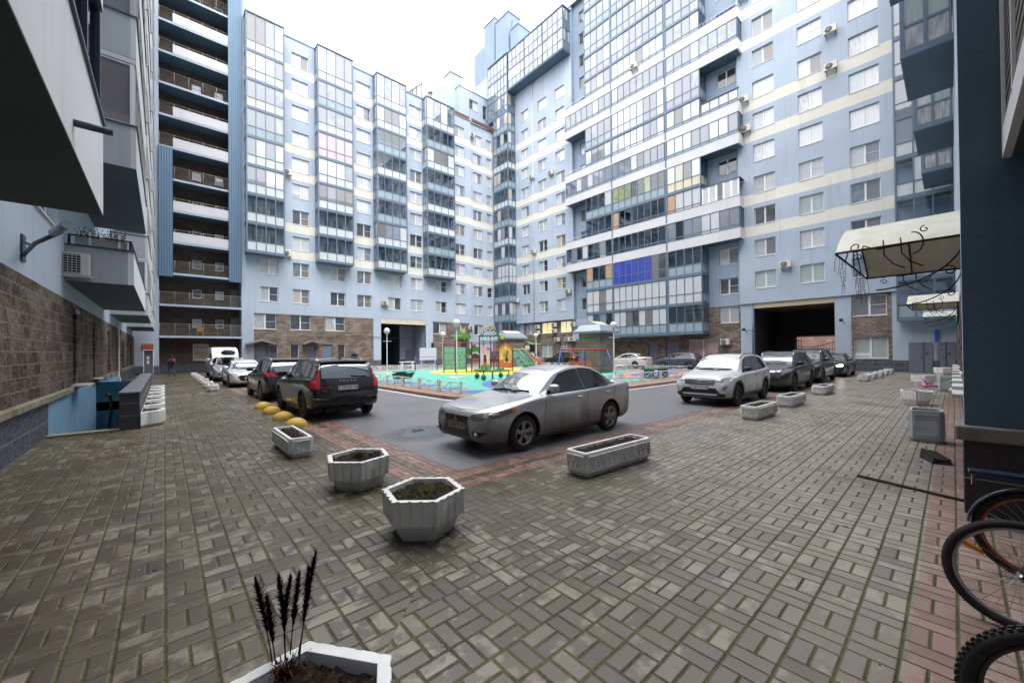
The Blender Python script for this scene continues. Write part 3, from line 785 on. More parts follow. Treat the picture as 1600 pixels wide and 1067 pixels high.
for (y0,y1,zt) in ((52.6,55.6,60.1),(48.9,52.3,58.8),(46.5,48.4,55.2)):
    b=MB(); b.box(43.3,46,y0,y1,45,zt); b.box(43.2,46.1,y0-.1,y1+.1,zt,zt+.15,1); b.build('chimney',[M_twr,M_roof],T)
# ================================================================== TOWER WITH OPEN GALLERIES
G=thing('gallery_tower','tall stair tower with open brick galleries and white parapets left of the far block','tower')
b=MB()
gx0,gx1=-.35,5.72
gw=[];
for k in range(14):
    z=3.3+FL*k
    gw+= [(2.02,2.72,z+1.05,z+1.85),(3.78,4.45,z+1.05,z+1.85)]
gw.append((2.05,3.25,1.2,2.75))
wall(b,Frame3('-y',48.3),gx0,gx1,0,45,gw,.1,lambda u,z: 1 if z<.8 else 0,zs=[.8])
b.quad((gx0,46.6,0),(gx0,48.3,0),(gx0,48.3,45),(gx0,46.6,45),2); b.quad((gx1,46.6,0),(gx1,48.3,0),(gx1,48.3,45),(gx1,46.6,45),2)
b.quad((gx1,46.6,0),(6.06,46.6,0),(6.06,46.6,45),(gx1,46.6,45),2); b.quad((6.06,46.6,35),(6.06,50,35),(6.06,50,45),(6.06,46.6,45),2)
wall(b,Frame3('-y',46.5),-1.92,gx0,0,45,[(-1.35,-.72,.05,2.2,.3)],.2,lambda u,z: 1 if z<.8 else 2,zs=[.8])
b.box(-1.92,6.06,46.55,56,45,45.2,2)
b.build('wall',[M_stoned,M_granite,M_blue],G)
for o in gw: add_window(G,'-y',48.3,*o,'one' if o[2]>3 else 'plain',(4,4) if o[2]<3 else random.choice([(1,1),(2,2),(0,0),(3,3)]),d=.05)
for k in range(14):
    z=3.3+FL*k; xa=gx0 if (k<2 or k>=7) else .6
    if k==2: xa=.6
    b=MB(); b.box(gx0+.003,gx1-.003,46.45,48.28,z,z+.16,1); b.box(gx0+.003,gx1-.003,46.42,46.5,z-.02,z+.17,0)
    par=k in (3,4,6,7,9,10,12,13)
    if par: b.box(.62,4.68,46.4,46.5,z+.16,z+1.0,2)
    b.build('gallery_floor',[M_blue,M_soffit,M_whiteband],G)
    b=MB(); h=z+.17
    xs=[gx0+.05+1.02*i for i in range(6)]+[gx1-.05]
    for x in xs: b.cyl((x,46.46,h),(x,46.46,h+1.12),.018,5)
    for j in range(7 if not par else 7): 
        zz=h+.16+j*.15
        if par and zz<h+.95: b.cyl((gx0+.05,46.46,zz),(.6,46.46,zz),.01,4)
        else: b.cyl((gx0+.05,46.46,zz),(gx1-.05,46.46,zz),.010 if j<6 else .02,4)
    b.build('gallery_railing',simple('tan_rail',(.36,.30,.24),.5) if k==0 else bpy.data.materials['tan_rail'],G)
    if k<3:
        b=MB(); b.box(5.0,5.65,48.2,48.29,z+.17,z+2.1); b.build('door',M_door,G)
b=MB(); b.box(4.68,gx1+.02,46.3,46.41,8.75,45); b.build('cladding_strip',M_corr,G)
b=MB(); b.box(gx0-.02,.6,46.3,46.41,8.75,20.3); b.build('cladding_strip',M_corr,G)
b=MB(); b.box(-1.33,-.74,46.66,46.72,.05,2.18); b.box(-1.15,-.98,46.64,46.66,1.35,1.65,1); b.box(-1.15,-.98,46.64,46.66,.98,1.28,1); b.build('door',[M_door,M_pvc],G)
b=MB(); b.box(-1.4,-.7,46.38,46.49,2.25,2.72); b.build('shop_sign',simple('orange_sign',(.45,.10,.04),.5),G)
b=MB(); b.box(2.2,3.0,47.9,48.1,3.46,4.2); b.box(2.2,2.3,48.1,48.2,3.46,4.6)
q=thing('wooden_chair','yellow wooden chair standing on the first gallery of the brick tower','chair',(2.55,47.4,3.47))
MW=simple('yellow_wood',(.45,.20,.04),.5)
b=MB(); b.box(-.22,.22,-.2,.2,.42,.46); b.build('seat',MW,q)
b=MB(); b.box(-.22,.22,.17,.2,.5,.95); b.build('backrest',MW,q)
for sx in (-.2,.2):
    for sy in (-.18,.18):
        b=MB(); b.box(sx-.02,sx+.02,sy-.02,sy+.02,0,.5 if sy>0 else .42); b.build('leg',MW,q)
# ================================================================== NEAR LEFT BUILDING
Lb=thing('apartment_building','near left building with rough stone ground floor and white balconies over the paving','apartment building')
XL=-1.92
lw=[(11.97,14.1,4.83,6.2),(9.9,10.9,.9,3.1)]
b=MB()
opl=[(12.0,14.1,4.83,6.2),(16.45,17.0,1.0,3.0,.35),(20.6,21.1,1.0,3.0,.35),(25.5,26.6,1.1,2.9,.3),(30.0,31.0,1.1,2.8,.2),(33.5,35.0,1.0,2.6,.2),(37.5,38.5,1.0,2.6,.2),(41.0,42.6,1.0,2.6,.2)]
opl+=[(12.0,14.1,4.83+FL*k,6.2+FL*k) for k in range(1,9)]+[(9.2,10.9,4.83+FL*k,6.2+FL*k) for k in range(0)]
def matL(u,z): return 2 if z<.83 else (1 if z<3.27 else 0)
wall(b,Frame3('+x',XL),6,46.5,0,36,opl,.3,matL,zs=[.83,3.27])
wall(b,Frame3('+x',XL-1.2),-14,6,0,36,[],.3,matL,zs=[.83,3.27])
b.quad((XL,6,0),(XL-1.2,6,0),(XL-1.2,6,36),(XL,6,36))
b.quad((XL,-14,36),(XL,46.5,36),(-16,46.5,36),(-16,-14,36)); b.quad((XL,46.5,0),(-16,46.5,0),(-16,46.5,36),(XL,46.5,36)); b.quad((-16,-14,0),(-16,46.5,0),(-16,46.5,36),(-16,-14,36)); b.quad((XL-1.2,-14,0),(-16,-14,0),(-16,-14,36),(XL-1.2,-14,36))
b.build('wall',[M_blue,M_stonen,M_granite],Lb)
for o in opl:
    if o[2]>4: add_window(Lb,'+x',XL,*o[:4],'bar',(2,3))
    else:
        q=MB(); q.box(XL-.28,XL-.24,o[0],o[1],o[2],o[3]); q.build('louvre_door',M_steeld,Lb)
M_led=simple('mossy_ledge',(.24,.22,.17),.9,0,.3,5,.6,dirt=(.09,.11,.035,.7))
for (ya,yb,xx) in [(6,15.95,.09)]+[(21.3+2.4*i,23.2+2.4*i,.09) for i in range(4)]+[(31.5+2.4*i,32.6+2.4*i,.14) for i in range(6)]:
    b=MB(); b.box(XL-.02,XL+xx,ya,yb,.80,.93); bevel(b.build('plinth_ledge',M_led,Lb),.012)
b=MB(); b.box(XL,XL+.34,16.1,17.2,.93,.97); b.build('window_sill',M_pvc,Lb); b=MB(); b.box(XL,XL+.2,20.3,21.3,.93,.96); b.build('window_sill',M_pvc,Lb)
b=MB(); b.box(XL-.02,XL+.06,16.35,17.1,2.98,3.12); b.build('shutter_box',simple('lilac_grey',(.17,.16,.20),.6),Lb)
b=MB(); b.tube([(XL+.04,29.6,3.6),(XL+.1,29.6,3.4),(XL+.1,29.6,.7),(XL+.16,29.65,.35),(XL+.16,29.7,.12)],.045,8); b.box(XL+.1,XL+.9,29.5,29.75,.02,.22); b.build('drain_pipe',M_pvc,Lb)
# ramp of basement stairs
b=MB()
b.quad((XL,13.28,0),(-.82,13.28,0),(-.82,13.28,-3),(XL,13.28,-3))
b.quad((XL+.002,13.28,-3),(XL+.002,31.5,-3),(XL+.002,31.5,.80),(XL+.002,13.28,.80),0)
b.quad((-.82,13.28,-3),(-.82,31.5,-3),(-.82,31.5,0),(-.82,13.28,0),1)
b.quad((XL,21.4,-3),(-.82,21.4,-3),(-.82,21.4,.78),(XL,21.4,.78),1)
b.quad((XL,13.28,-3),(-.82,13.28,-3),(-.82,31.5,-3),(XL,31.5,-3),2)
b.box(XL+.01,-.82,21.4,31.5,-.3,.02,3)
b.build('basement_stair_wall',[simple('stair_light_blue',(.22,.42,.60),.8,0,.1,2,dirt=(.3,.34,.36,.4)),simple('stair_teal',(.035,.12,.19),.8,0,.2,2,dirt=(.3,.33,.33,.5)),M_dark,M_concrete],Lb)
b=MB()
for i in range(14): b.box(XL+.02,-.84,13.3+.3*i,13.62+.3*i,-.2-.17*(i+1),-.17*(i+1)+.0-.02)
b.build('basement_steps',M_concrete,Lb)
b=MB(); b.box(XL-.05,-.80,13.05,13.3,0,.055); bevel(b.build('stair_threshold',bpy.data.materials['mossy_ledge'],Lb),.01)
b=MB(); b.tube([(-1.05,13.9,-.3),(-1.0,14.2,.55),(-1.02,14.1,.78),(-1.08,14.0,.82)],.03,8); b.build('handrail',M_black,Lb)
W=thing('retaining_wall','dark granite clad low wall beside the basement stairs','low wall')
b=MB(); b.box(-.80,-.45,13.15,25.6,0,.87); bevel(b.build('wall_body',M_granite2 if 0 else simple('dark_granite',(.05,.052,.062),.4,0,.2,30),W),.008)
b=MB(); b.box(-.815,-.435,13.13,25.62,.872,.905); b.build('coping',simple('granite_coping',(.19,.19,.22),.35,0,.12,14),W)
b=MB()
for z in (.33,.63): b.box(-.805,-.445,13.143,25.61,z,z+.006)
b.build('tile_joints',simple('joint_light',(.35,.35,.37),.8),W)
M_nearw=plaster('plaster_near_balcony',(.78,.81,.85),.04,.25)
def slabbal(name,x1,y0,y1,z0,hp,style,wallx=XL):
    b=MB()
    b.box(wallx,x1-.002,y0+.002,y1-.002,z0-.03,z0+.14,1)
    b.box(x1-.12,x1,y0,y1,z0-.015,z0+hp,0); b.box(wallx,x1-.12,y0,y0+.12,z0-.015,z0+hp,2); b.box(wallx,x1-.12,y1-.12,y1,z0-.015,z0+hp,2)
    b.box(wallx,x1+.03,y0-.03,y0+.14,z0+hp,z0+hp+.045,3); b.box(x1-.14,x1+.03,y0+.14,y1+.03,z0+hp,z0+hp+.045,3)
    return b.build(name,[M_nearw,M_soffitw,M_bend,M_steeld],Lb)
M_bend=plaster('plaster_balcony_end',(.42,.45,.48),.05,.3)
XB1=-.63
# overhead balcony stack nearest the camera
for k in range(4):
    z0=3.75+FL*k
    o=slabbal('balcony',XB1+0.0,-2 if 0 else .5,7.8,z0,1.2,None)
    glazing('balcony_glazing',o,(XB1-.07,.6),(XB1-.07,7.74),z0,6,[(z0+1.245,z0+FL-.02,lambda i:P_clearb)],None,(1,0,0),M_steeld,.07,.1)
    glazing('balcony_glazing',o,(XL,7.74),(XB1-.07,7.74),z0,2,[(z0+1.245,z0+FL-.02,lambda i:P_clearb)],None,(0,1,0),M_steeld,.07,.1)
b=MB(); b.cyl((XB1-.02,5.43,3.97),(XB1+.26,5.43,3.97),.035,8); b.build('drain_spout',M_steeld,Lb)
# open balcony with flower boxes
o=slabbal('balcony',XB1,15.16,24.0,3.75,.9,None)
b=MB()
b.box(XL+.05,XB1-.05,15.2,15.26,4.93,4.96); b.box(XL+.05,XL+.1,15.2,15.26,4.7,4.95); b.box(XB1-.1,XB1-.05,15.2,15.26,4.7,4.95); b.box(XB1-.08,XB1-.04,15.2,23.9,4.93,4.96)
b.build('balcony_railing',M_black,o)
M_fbox=simple('flower_box',(.42,.40,.34),.8)
fb=thing('flower_box','long pale flower box with dried plants on the first floor balcony rail','flower box',(-1.25,15.28,4.66))
b=MB(); b.box(-.5,.48,-.02,.2,.02,.26); b.build('box',M_fbox,fb)
b=MB(); random.seed(3)
for i in range(60):
    x=random.uniform(-.45,.45); h=random.uniform(.1,.34); y=random.uniform(.02,.16); dx=random.uniform(-.1,.1)
    b.tube([(x,y,.24),(x+dx*.5,y,.24+h*.6),(x+dx,y,.24+h)],[.006,.004,.002],4)
    b.poly([(x+dx-.02,y,.22+h),(x+dx+.01,y+.01,.21+h),(x+dx+.015,y,.26+h)]); b.poly([(x+dx*.7,y,.2+h*.7),(x+dx*.7+.03,y+.01,.22+h*.7),(x+dx*.7+.01,y,.25+h*.7)])
b.build('dried_plant',simple('dry_plant_dark',(.05,.045,.03),.9),fb)
for x in (-.25,.3): b=MB(); b.box(x,x+.05,-.05,-.025,-.1,.42); b.build('bracket',M_pvc,fb)
# enclosed bays above it
M_wframe=simple('old_white_frame',(.45,.45,.44),.5,0,.1,4)
for (ya,yb,ks) in ((13.9,21.1,range(1,11)),(26.5,33.0,range(0,11)),(37.5,44.0,range(0,11))):
    for k in ks:
        z0=3.75+FL*k; x1=-.53 if ya<20 else -.6
        b=MB(); b.box(XL,x1-.002,ya+.002,yb-.002,z0-.03,z0+.14,1); b.box(x1-.1,x1,ya,yb,z0-.015,z0+1.05,0); b.box(XL,x1-.1,ya,ya+.1,z0-.015,z0+1.05,2); b.box(XL,x1-.1,yb-.1,yb,z0-.015,z0+1.05,2)
        b.box(XL,x1+.03,ya-.03,ya+.12,z0+1.05,z0+1.09,3); b.box(x1-.1,x1+.03,ya+.12,yb,z0+1.05,z0+1.09,3)
        b.box(XL,x1,ya,yb,z0+FL-.15,z0+FL-.03,0)
        o=b.build('glazed_balcony',[M_whiteband,M_soffitw,M_bend,M_steeld],Lb)
        glazing('balcony_glazing',o,(XL,ya+.06),(x1-.03,ya+.06),z0,1 if k%2 else 2,[(z0+1.09,z0+FL-.16,lambda i:P_grey if k<3 else P_sheer)],None,(0,-1,0),M_wframe if k>1 else M_pvc,.13,.1)
        glazing('balcony_glazing',o,(x1-.05,ya+.1),(x1-.05,yb),z0,6,[(z0+1.09,z0+FL-.16,lambda i:random.choice([P_sheer,P_grey,P_sky]))],None,(1,0,0),M_wframe,.1,.08)
# wall lamp arm
q=thing('wall_lamp','grey tubular floodlight arm on the light blue wall above the stone','wall lamp')
b=MB(); b.tube([(XL+.02,11.15,3.62),(XL+.3,10.2,3.68),(-1.2,9.2,3.72)],.032,8); b.tube([(XL+.02,11.1,3.85),(XL+.22,10.5,3.70)],.02,6); b.box(XL,XL+.03,11.02,11.25,3.5,3.98); b.build('arm',M_steeld,q)
b=MB(); b.tube([(-1.3,9.35,3.72),(-1.08,8.75,3.75)],[.055,.06],10); b.build('lamp_head',simple('lamp_grey',(.35,.38,.42),.4,.3),q)
# air conditioner builder
AC=None
M_acw=simple('ac_white',(.62,.61,.57),.45,0,.06,5,dirt=(.3,.27,.2,.35))
def ac_unit(label,loc,rz,group='air conditioners on the walls',s=1.0):
    """front faces local -y, stands on brackets"""
    t=thing('air_conditioner',label,'air conditioner',loc,rz,group)
    b=MB(); b.box(-.4,.4,-.15,.15,0,.55); bevel(b.build('casing',M_acw,t),.015)
    b=MB(); b.lathe([(.0,-.03),(.21,-.03),(.235,0)],(-.1,-.152,.28),20,0,'y'); b.build('fan_grille',simple('ac_fan',(.06,.06,.065),.5) if 'ac_fan' not in bpy.data.materials else bpy.data.materials['ac_fan'],t)
    b=MB()
    for rr in (.08,.14,.2): b.tube([(-.1+rr*math.cos(a*PI/8),-.19,.28+rr*math.sin(a*PI/8)) for a in range(16)],.005,4,0,True)
    for a in range(6): b.cyl((-.1,-.19,.28),(-.1+.22*math.cos(a*PI/3),-.19,.28+.22*math.sin(a*PI/3)),.005,4)
    b.cyl((-.1,-.2,.28),(-.1,-.17,.28),.04,10); b.build('guard',M_acw,t)
    b=MB()
    for x in (-.3,.3): b=MB(); b.box(x-.02,x+.02,-.12,.28,-.05,-.01); b.box(x-.02,x+.02,.24,.28,-.3,-.01); b.build('bracket',M_steeld,t)
    return t
a0=thing('air_conditioner','old beige air conditioner with a slotted grille on the near left balcony end','air conditioner',(-1.72,15.0,3.86),0)
b=MB(); b.box(-.2,.27,-.13,.13,0,.56); bevel(b.build('casing',M_acw,a0),.015)
b=MB(); b.box(-.185,.12,-.137,-.131,.04,.52); b.build('grille_opening',M_dark,a0)
b=MB()
for i in range(8): b.box(-.185,.12,-.15,-.14,.05+.062*i,.062+.062*i)
for i in range(5): b.box(-.185+.075*i,-.178+.075*i,-.15,-.14,.04,.53)
b.build('grille',M_acw,a0)
b=MB(); b.box(-.34,.3,-.2,.1,-.06,-.015); b.box(-.36,-.3,-.05,.12,-.05,.42); b.build('bracket',M_bend,a0)
# ================================================================== NEAR RIGHT BUILDING
Rb=thing('apartment_building','near right building with a blue end wall in painted shade above a grey stone ledge','apartment building')
b=MB()
wall(b,Frame3('+y',-.15),6.5,39.5,0,36,[(9.3,10.4,.1,2.3,.2),(15.5,17.3,1.1,2.6),(20,22,1.1,2.6),(26,27.2,.1,2.3,.2)],.2,lambda u,z:2 if z<.8 else (1 if z<3.27 else 0),zs=[.8,3.27])
b.quad((6.5,-.07,.95),(6.5,-3,.95),(6.5,-3,36),(6.5,-.07,36),3); b.quad((6.5,-.07,.95),(6.9,-.07,.95),(6.9,-.07,36),(6.5,-.07,36),0); b.quad((6.9,-.07,.95),(6.9,-.15,.95),(6.9,-.15,36),(6.9,-.07,36),0)
b.quad((6.5,-3,0),(-14,-3,0),(-14,-3,36),(6.5,-3,36),0)
b.quad((-14,-3,36),(39.5,-3,36),(39.5,-15,36),(-14,-15,36)); b.quad((6.5,-.15,36),(39.5,-.15,36),(39.5,-3,36),(6.5,-3,36)); b.quad((-14,-15,0),(39.5,-15,0),(39.5,-15,36),(-14,-15,36)); b.quad((-14,-3,0),(-14,-15,0),(-14,-15,36),(-14,-3,36)); b.quad((52,-.15,0),(52,-15,0),(52,-15,46),(52,-.15,46)); b.quad((39.5,-.15,0),(52,-.15,0),(52,-.15,46),(39.5,-.15,46))
b.build('wall',[M_blue,M_stonen,M_granite,M_blueshade],Rb)
b=MB(); b.box(6.5,6.95,-3,-.06,0,.79); bevel(b.build('plinth',simple('charcoal_granite',(.03,.03,.033),.45,0,.25,25),Rb),.01)
b=MB(); b.box(6.493,6.496,-3,-.06,.38,.388); b.build('tile_joint',bpy.data.materials['joint_light'],Rb)
b=MB(); b.box(6.42,7.0,-3.05,.0,.795,.95); bevel(b.build('plinth_ledge',simple('stone_ledge',(.20,.19,.175),.9,0,.3,5,.7,dirt=(.09,.10,.04,.6)),Rb),.02)
for o in ((15.5,17.3,1.1,2.6),(20,22,1.1,2.6)): add_window(Rb,'+y',-.15,*o,'bar',(3,3))
for o in ((9.3,10.4,.1,2.3),(26,27.2,.1,2.3)):
    q=MB(); q.box(o[0],o[1],-.33,-.29,o[2],o[3]); q.build('door',M_door,Rb)
for i in range(9): b=MB(); b.box(11.2+2.2*i,12.3+2.2*i,-.2,.03+.0,.82,.90); b.build('window_sill',M_pvc,Rb)
# cantilevered glazed bays
for xa,xb in ((13.0,16.7),(20.0,23.75),(27.2,30.85),(34.2,37.8)):
    for k in range(8):
        z0=12.24+FL*k
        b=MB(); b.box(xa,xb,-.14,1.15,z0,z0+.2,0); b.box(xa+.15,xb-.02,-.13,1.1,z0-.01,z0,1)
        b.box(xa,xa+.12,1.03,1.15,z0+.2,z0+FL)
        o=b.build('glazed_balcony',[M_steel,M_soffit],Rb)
        kf=lambda i:random.choice([P_green,P_white,P_green])
        glazing('balcony_glazing',o,(xa+.06,1.12),(xa+.06,-.1),z0,2,[(z0+.22,z0+1.1,lambda i:P_sheer if xa>19 else F_white),(z0+1.1,z0+FL-.02,kf)],None,(-1,0,0),M_steel,.09,.08)
        glazing('balcony_glazing',o,(xa+.1,1.1),(xb-.05,1.1),z0,4,[(z0+.22,z0+1.1,lambda i:F_white),(z0+1.1,z0+FL-.02,kf)],None,(0,1,0))
# balcony above the camera on the right
b=MB(); b.box(1.0,6.48,-3,-.42,3.75,3.9,1); b.box(1.0,6.48,-.42,-.36,3.73,4.0,0); b.build('balcony',[M_whiteband,M_soffitw],Rb)
b=MB()
for i in range(14): b.box(1.0,6.48,-.41,-.385,4.04+.13*i,4.12+.13*i)
for x in (1.2,2.6,4,5.4,6.4): b.box(x,x+.05,-.385,-.36,3.95,5.9,1)
b.build('balcony_screen',[simple('brown_lath',(.07,.05,.04),.7),M_pvc],Rb)
# brick building seen through the gate passage
Z=thing('brick_building','salmon brick building seen through the right hand gate passage','building')
b=MB(); b.box(64,70,-10,22,0,9); b.build('wall',stonewall('salmon_brick',(.50,.30,.24),(.62,.42,.35),(.5,.45,.4),.6,.2,.3,.01),Z)
# ================================================================== VEHICLES
def interp(tab,x):
    if x<=tab[0][0]: return tab[0][1]
    for i in range(len(tab)-1):
        a,b=tab[i],tab[i+1]
        if x<=b[0]:
            t=(x-a[0])/(b[0]-a[0])
            # cubic hermite with finite-difference slopes limited
            def sl(k):
                if k<=0: return (tab[1][1]-tab[0][1])/(tab[1][0]-tab[0][0])
                if k>=len(tab)-1: return (tab[-1][1]-tab[-2][1])/(tab[-1][0]-tab[-2][0])
                l=(tab[k][1]-tab[k-1][1])/(tab[k][0]-tab[k-1][0]); r=(tab[k+1][1]-tab[k][1])/(tab[k+1][0]-tab[k][0])
                return 0 if l*r<=0 else 2*l*r/(l+r)
            h=b[0]-a[0]; m0=sl(i)*h; m1=sl(i+1)*h; t2=t*t; t3=t2*t
            return (2*t3-3*t2+1)*a[1]+(t3-2*t2+t)*m0+(-2*t3+3*t2)*b[1]+(t3-t2)*m1
    return tab[-1][1]
TYPES={
 'sedan':dict(L=4.57,H=1.49,W=.88,fo=.90,wb=2.635,R=.325,
   top=[(0,.62),(.04,.73),(.15,.79),(.6,.88),(1.22,.965),(1.32,1.0),(2.05,1.40),(2.6,1.485),(3.05,1.465),(3.42,1.37),(3.88,1.135),(4.0,1.11),(4.3,1.105),(4.5,1.09),(4.555,1.0),(4.57,.90)],
   belt=[(0,.59),(.08,.69),(.5,.80),(1.3,.92),(2.5,.965),(3.9,1.03),(4.4,1.04),(4.57,.86)],
   low=[(0,.32),(.08,.24),(.5,.20),(4.0,.22),(4.4,.28),(4.57,.40)],
   wid=[(0,.70),(.04,.78),(.12,.86),(.35,.945),(.9,.99),(2.3,1.0),(3.9,.985),(4.3,.92),(4.5,.83),(4.57,.74)],
   wtop=[(0,.55),(.1,.66),(.5,.76),(1.2,.80),(1.35,.79),(2.05,.66),(2.6,.64),(3.3,.64),(4.05,.76),(4.3,.76),(4.57,.64)],
   side=[[(1.52,.975),(1.78,.985),(2.66,1.0),(2.64,1.40),(2.35,1.375),(2.1,1.315)],[(2.72,1.0),(3.46,1.03),(3.46,1.26),(3.15,1.375),(2.9,1.405),(2.70,1.405)],[(3.51,1.04),(3.78,1.06),(3.66,1.15),(3.51,1.235)]],
   ws=[(-.68,.985),(0,.955),(.68,.985),(.56,1.37),(0,1.42),(-.56,1.37)],rw=[(-.60,1.14),(.60,1.14),(.50,1.37),(-.50,1.37)],
   doors=[[(1.42,.30),(1.40,.6),(1.46,.93)],[(2.70,.28),(2.70,1.0)],[(3.75,.98),(3.62,.72),(3.45,.55),(3.38,.3)],[(1.42,.30),(3.38,.28)]],
   handles=[(2.45,.86),(3.42,.89)],hood=[[(1.2,-.72),(.6,-.66),(.12,-.5)],[(1.2,.72),(.6,.66),(.12,.5)],[(.12,-.5),(.07,0),(.12,.5)]]),
 'suv':dict(L=4.69,H=1.66,W=.95,fo=.90,wb=2.865,R=.37,
   top=[(0,.70),(.04,.84),(.2,.95),(.7,1.04),(1.18,1.10),(1.28,1.13),(2.0,1.54),(2.5,1.635),(3.2,1.65),(3.9,1.62),(4.25,1.56),(4.36,1.50),(4.58,1.15),(4.64,1.0),(4.69,.70)],
   belt=[(0,.66),(.08,.76),(.5,.88),(1.3,1.0),(2.5,1.04),(3.8,1.10),(4.4,1.10),(4.6,.98),(4.69,.66)],
   low=[(0,.36),(.08,.28),(.5,.25),(4.0,.26),(4.5,.32),(4.69,.42)],
   wid=[(0,.74),(.04,.80),(.14,.88),(.4,.955),(.9,.99),(2.3,1.0),(4.0,.99),(4.4,.96),(4.6,.90),(4.69,.82)],
   wtop=[(0,.58),(.1,.68),(.5,.77),(1.15,.81),(1.3,.80),(2.0,.70),(2.6,.68),(3.6,.68),(4.25,.68),(4.58,.80),(4.64,.78),(4.69,.70)],
   side=[[(1.50,1.06),(1.75,1.07),(2.62,1.09),(2.60,1.545),(2.35,1.53),(2.06,1.45)],[(2.69,1.09),(3.52,1.12),(3.46,1.545),(3.1,1.56),(2.67,1.55)],[(3.60,1.125),(4.05,1.16),(4.16,1.27),(3.95,1.47),(3.54,1.54)]],
   ws=[(-.72,1.12),(0,1.085),(.72,1.12),(.61,1.50),(0,1.56),(-.61,1.50)],rw=[(-.66,1.13),(0,1.11),(.66,1.13),(.60,1.47),(0,1.50),(-.60,1.47)],
   doors=[[(1.42,.34),(1.40,.7),(1.46,1.02)],[(2.66,.32),(2.66,1.09)],[(3.60,1.08),(3.52,.8),(3.38,.6),(3.32,.34)],[(1.42,.36),(3.32,.34)]],
   handles=[(2.42,.93),(3.38,.96)],hood=[[(1.15,-.76),(.6,-.70),(.14,-.56)],[(1.15,.76),(.6,.70),(.14,.56)],[(.14,-.56),(.08,0),(.14,.56)]]),
 'hatch':dict(L=3.99,H=1.50,W=.82,fo=.82,wb=2.46,R=.31,
   top=[(0,.60),(.04,.72),(.2,.82),(.6,.93),(.95,.99),(1.05,1.03),(1.7,1.40),(2.2,1.49),(2.9,1.49),(3.5,1.44),(3.65,1.38),(3.88,1.05),(3.94,.9),(3.99,.6)],
   belt=[(0,.57),(.1,.68),(.5,.82),(1.2,.94),(2.5,.97),(3.6,1.0),(3.9,.88),(3.99,.56)],
   low=[(0,.32),(.08,.24),(.5,.20),(3.5,.22),(3.8,.28),(3.99,.36)],
   wid=[(0,.74),(.04,.80),(.12,.88),(.35,.955),(.9,.99),(2.3,1.0),(3.4,.99),(3.75,.95),(3.92,.88),(3.99,.80)],
   wtop=[(0,.6),(.1,.70),(.5,.78),(1.0,.80),(1.1,.79),(1.7,.71),(2.3,.69),(3.5,.68),(3.88,.80),(3.99,.70)],
   side=[[(1.28,1.0),(2.2,1.02),(2.18,1.41),(1.95,1.39),(1.75,1.33)],[(2.27,1.02),(3.0,1.04),(2.96,1.415),(2.25,1.415)],[(3.06,1.04),(3.4,1.06),(3.5,1.15),(3.3,1.38),(3.02,1.41)]],
   ws=[(-.64,1.03),(0,1.0),(.64,1.03),(.55,1.36),(0,1.40),(-.55,1.36)],rw=[(-.55,1.05),(.55,1.05),(.50,1.33),(-.50,1.33)],
   doors=[[(1.2,.28),(1.2,.6),(1.24,.95)],[(2.23,.28),(2.23,1.02)],[(3.1,1.0),(3.05,.72),(2.95,.5),(2.85,.3)],[(1.2,.28),(2.85,.28)]],
   handles=[(2.0,.87),(2.85,.90)],hood=[[(.95,-.66),(.5,-.6),(.14,-.48)],[(.95,.66),(.5,.6),(.14,.48)],[(.14,-.48),(.08,0),(.14,.48)]]),
 'van':dict(L=5.5,H=2.35,W=.98,fo=.95,wb=3.3,R=.35,
   top=[(0,.80),(.04,.98),(.2,1.08),(.6,1.22),(.75,1.28),(1.55,2.05),(1.8,2.2),(2.4,2.33),(4.8,2.34),(5.4,2.30),(5.5,2.15)],
   belt=[(0,.76),(.08,.88),(.5,1.05),(.8,1.15),(1.6,1.25),(5.3,1.25),(5.5,1.15)],
   low=[(0,.38),(.08,.30),(.5,.26),(5.0,.28),(5.5,.36)],
   wid=[(0,.78),(.05,.86),(.2,.94),(.5,.98),(1.2,1.0),(5.2,1.0),(5.45,.97),(5.5,.94)],
   wtop=[(0,.62),(.1,.72),(.5,.80),(.8,.84),(1.6,.84),(2.0,.84),(5.3,.84),(5.5,.82)],
   side=[[(1.12,1.28),(2.25,1.28),(2.25,1.80),(1.75,1.82),(1.5,1.72)]],
   ws=[(-.84,1.30),(0,1.26),(.84,1.30),(.76,1.92),(0,1.98),(-.76,1.92)],rw=[(-.7,1.3),(.7,1.3),(.66,1.9),(-.66,1.9)],
   doors=[[(1.05,.4),(1.05,1.2)],[(2.32,.35),(2.32,1.9)],[(3.7,.35),(3.7,2.0)],[(1.05,.38),(3.7,.36)]],
   handles=[(2.15,1.05)],hood=[[(.7,-.8),(.14,-.6)],[(.7,.8),(.14,.6)],[(.14,-.6),(.08,0),(.14,.6)]]),
}
def carpaint(name,col,metal=.5,rough=.32,dirt=.8,dc=(.10,.085,.07),ztop=.75):
    M=Mat(name,col,rough,metal,.5,.8); x,y,z=M.xyz()
    n=M.noise(3,4,scl=(1,1,.35)); n2=M.noise(14,4,scl=(1,1,.25))
    f=((z*-1)+(ztop+.05)+ (n-.5)*.5+(n2-.5)*.25).sstep(-.12,.5)*dirt
    M.set('Base Color',M.mix(f,M.mix(M.noise(40,2)*.05,col,tuple(c*.8 for c in col)),dc)); M.set('Metallic',f.inv()*metal); M.set('Roughness',f*.45+rough+n2*.05); M.set('Coat Weight',f.inv()*.8); M.set('Coat Roughness',.05+.0)
    return M.m
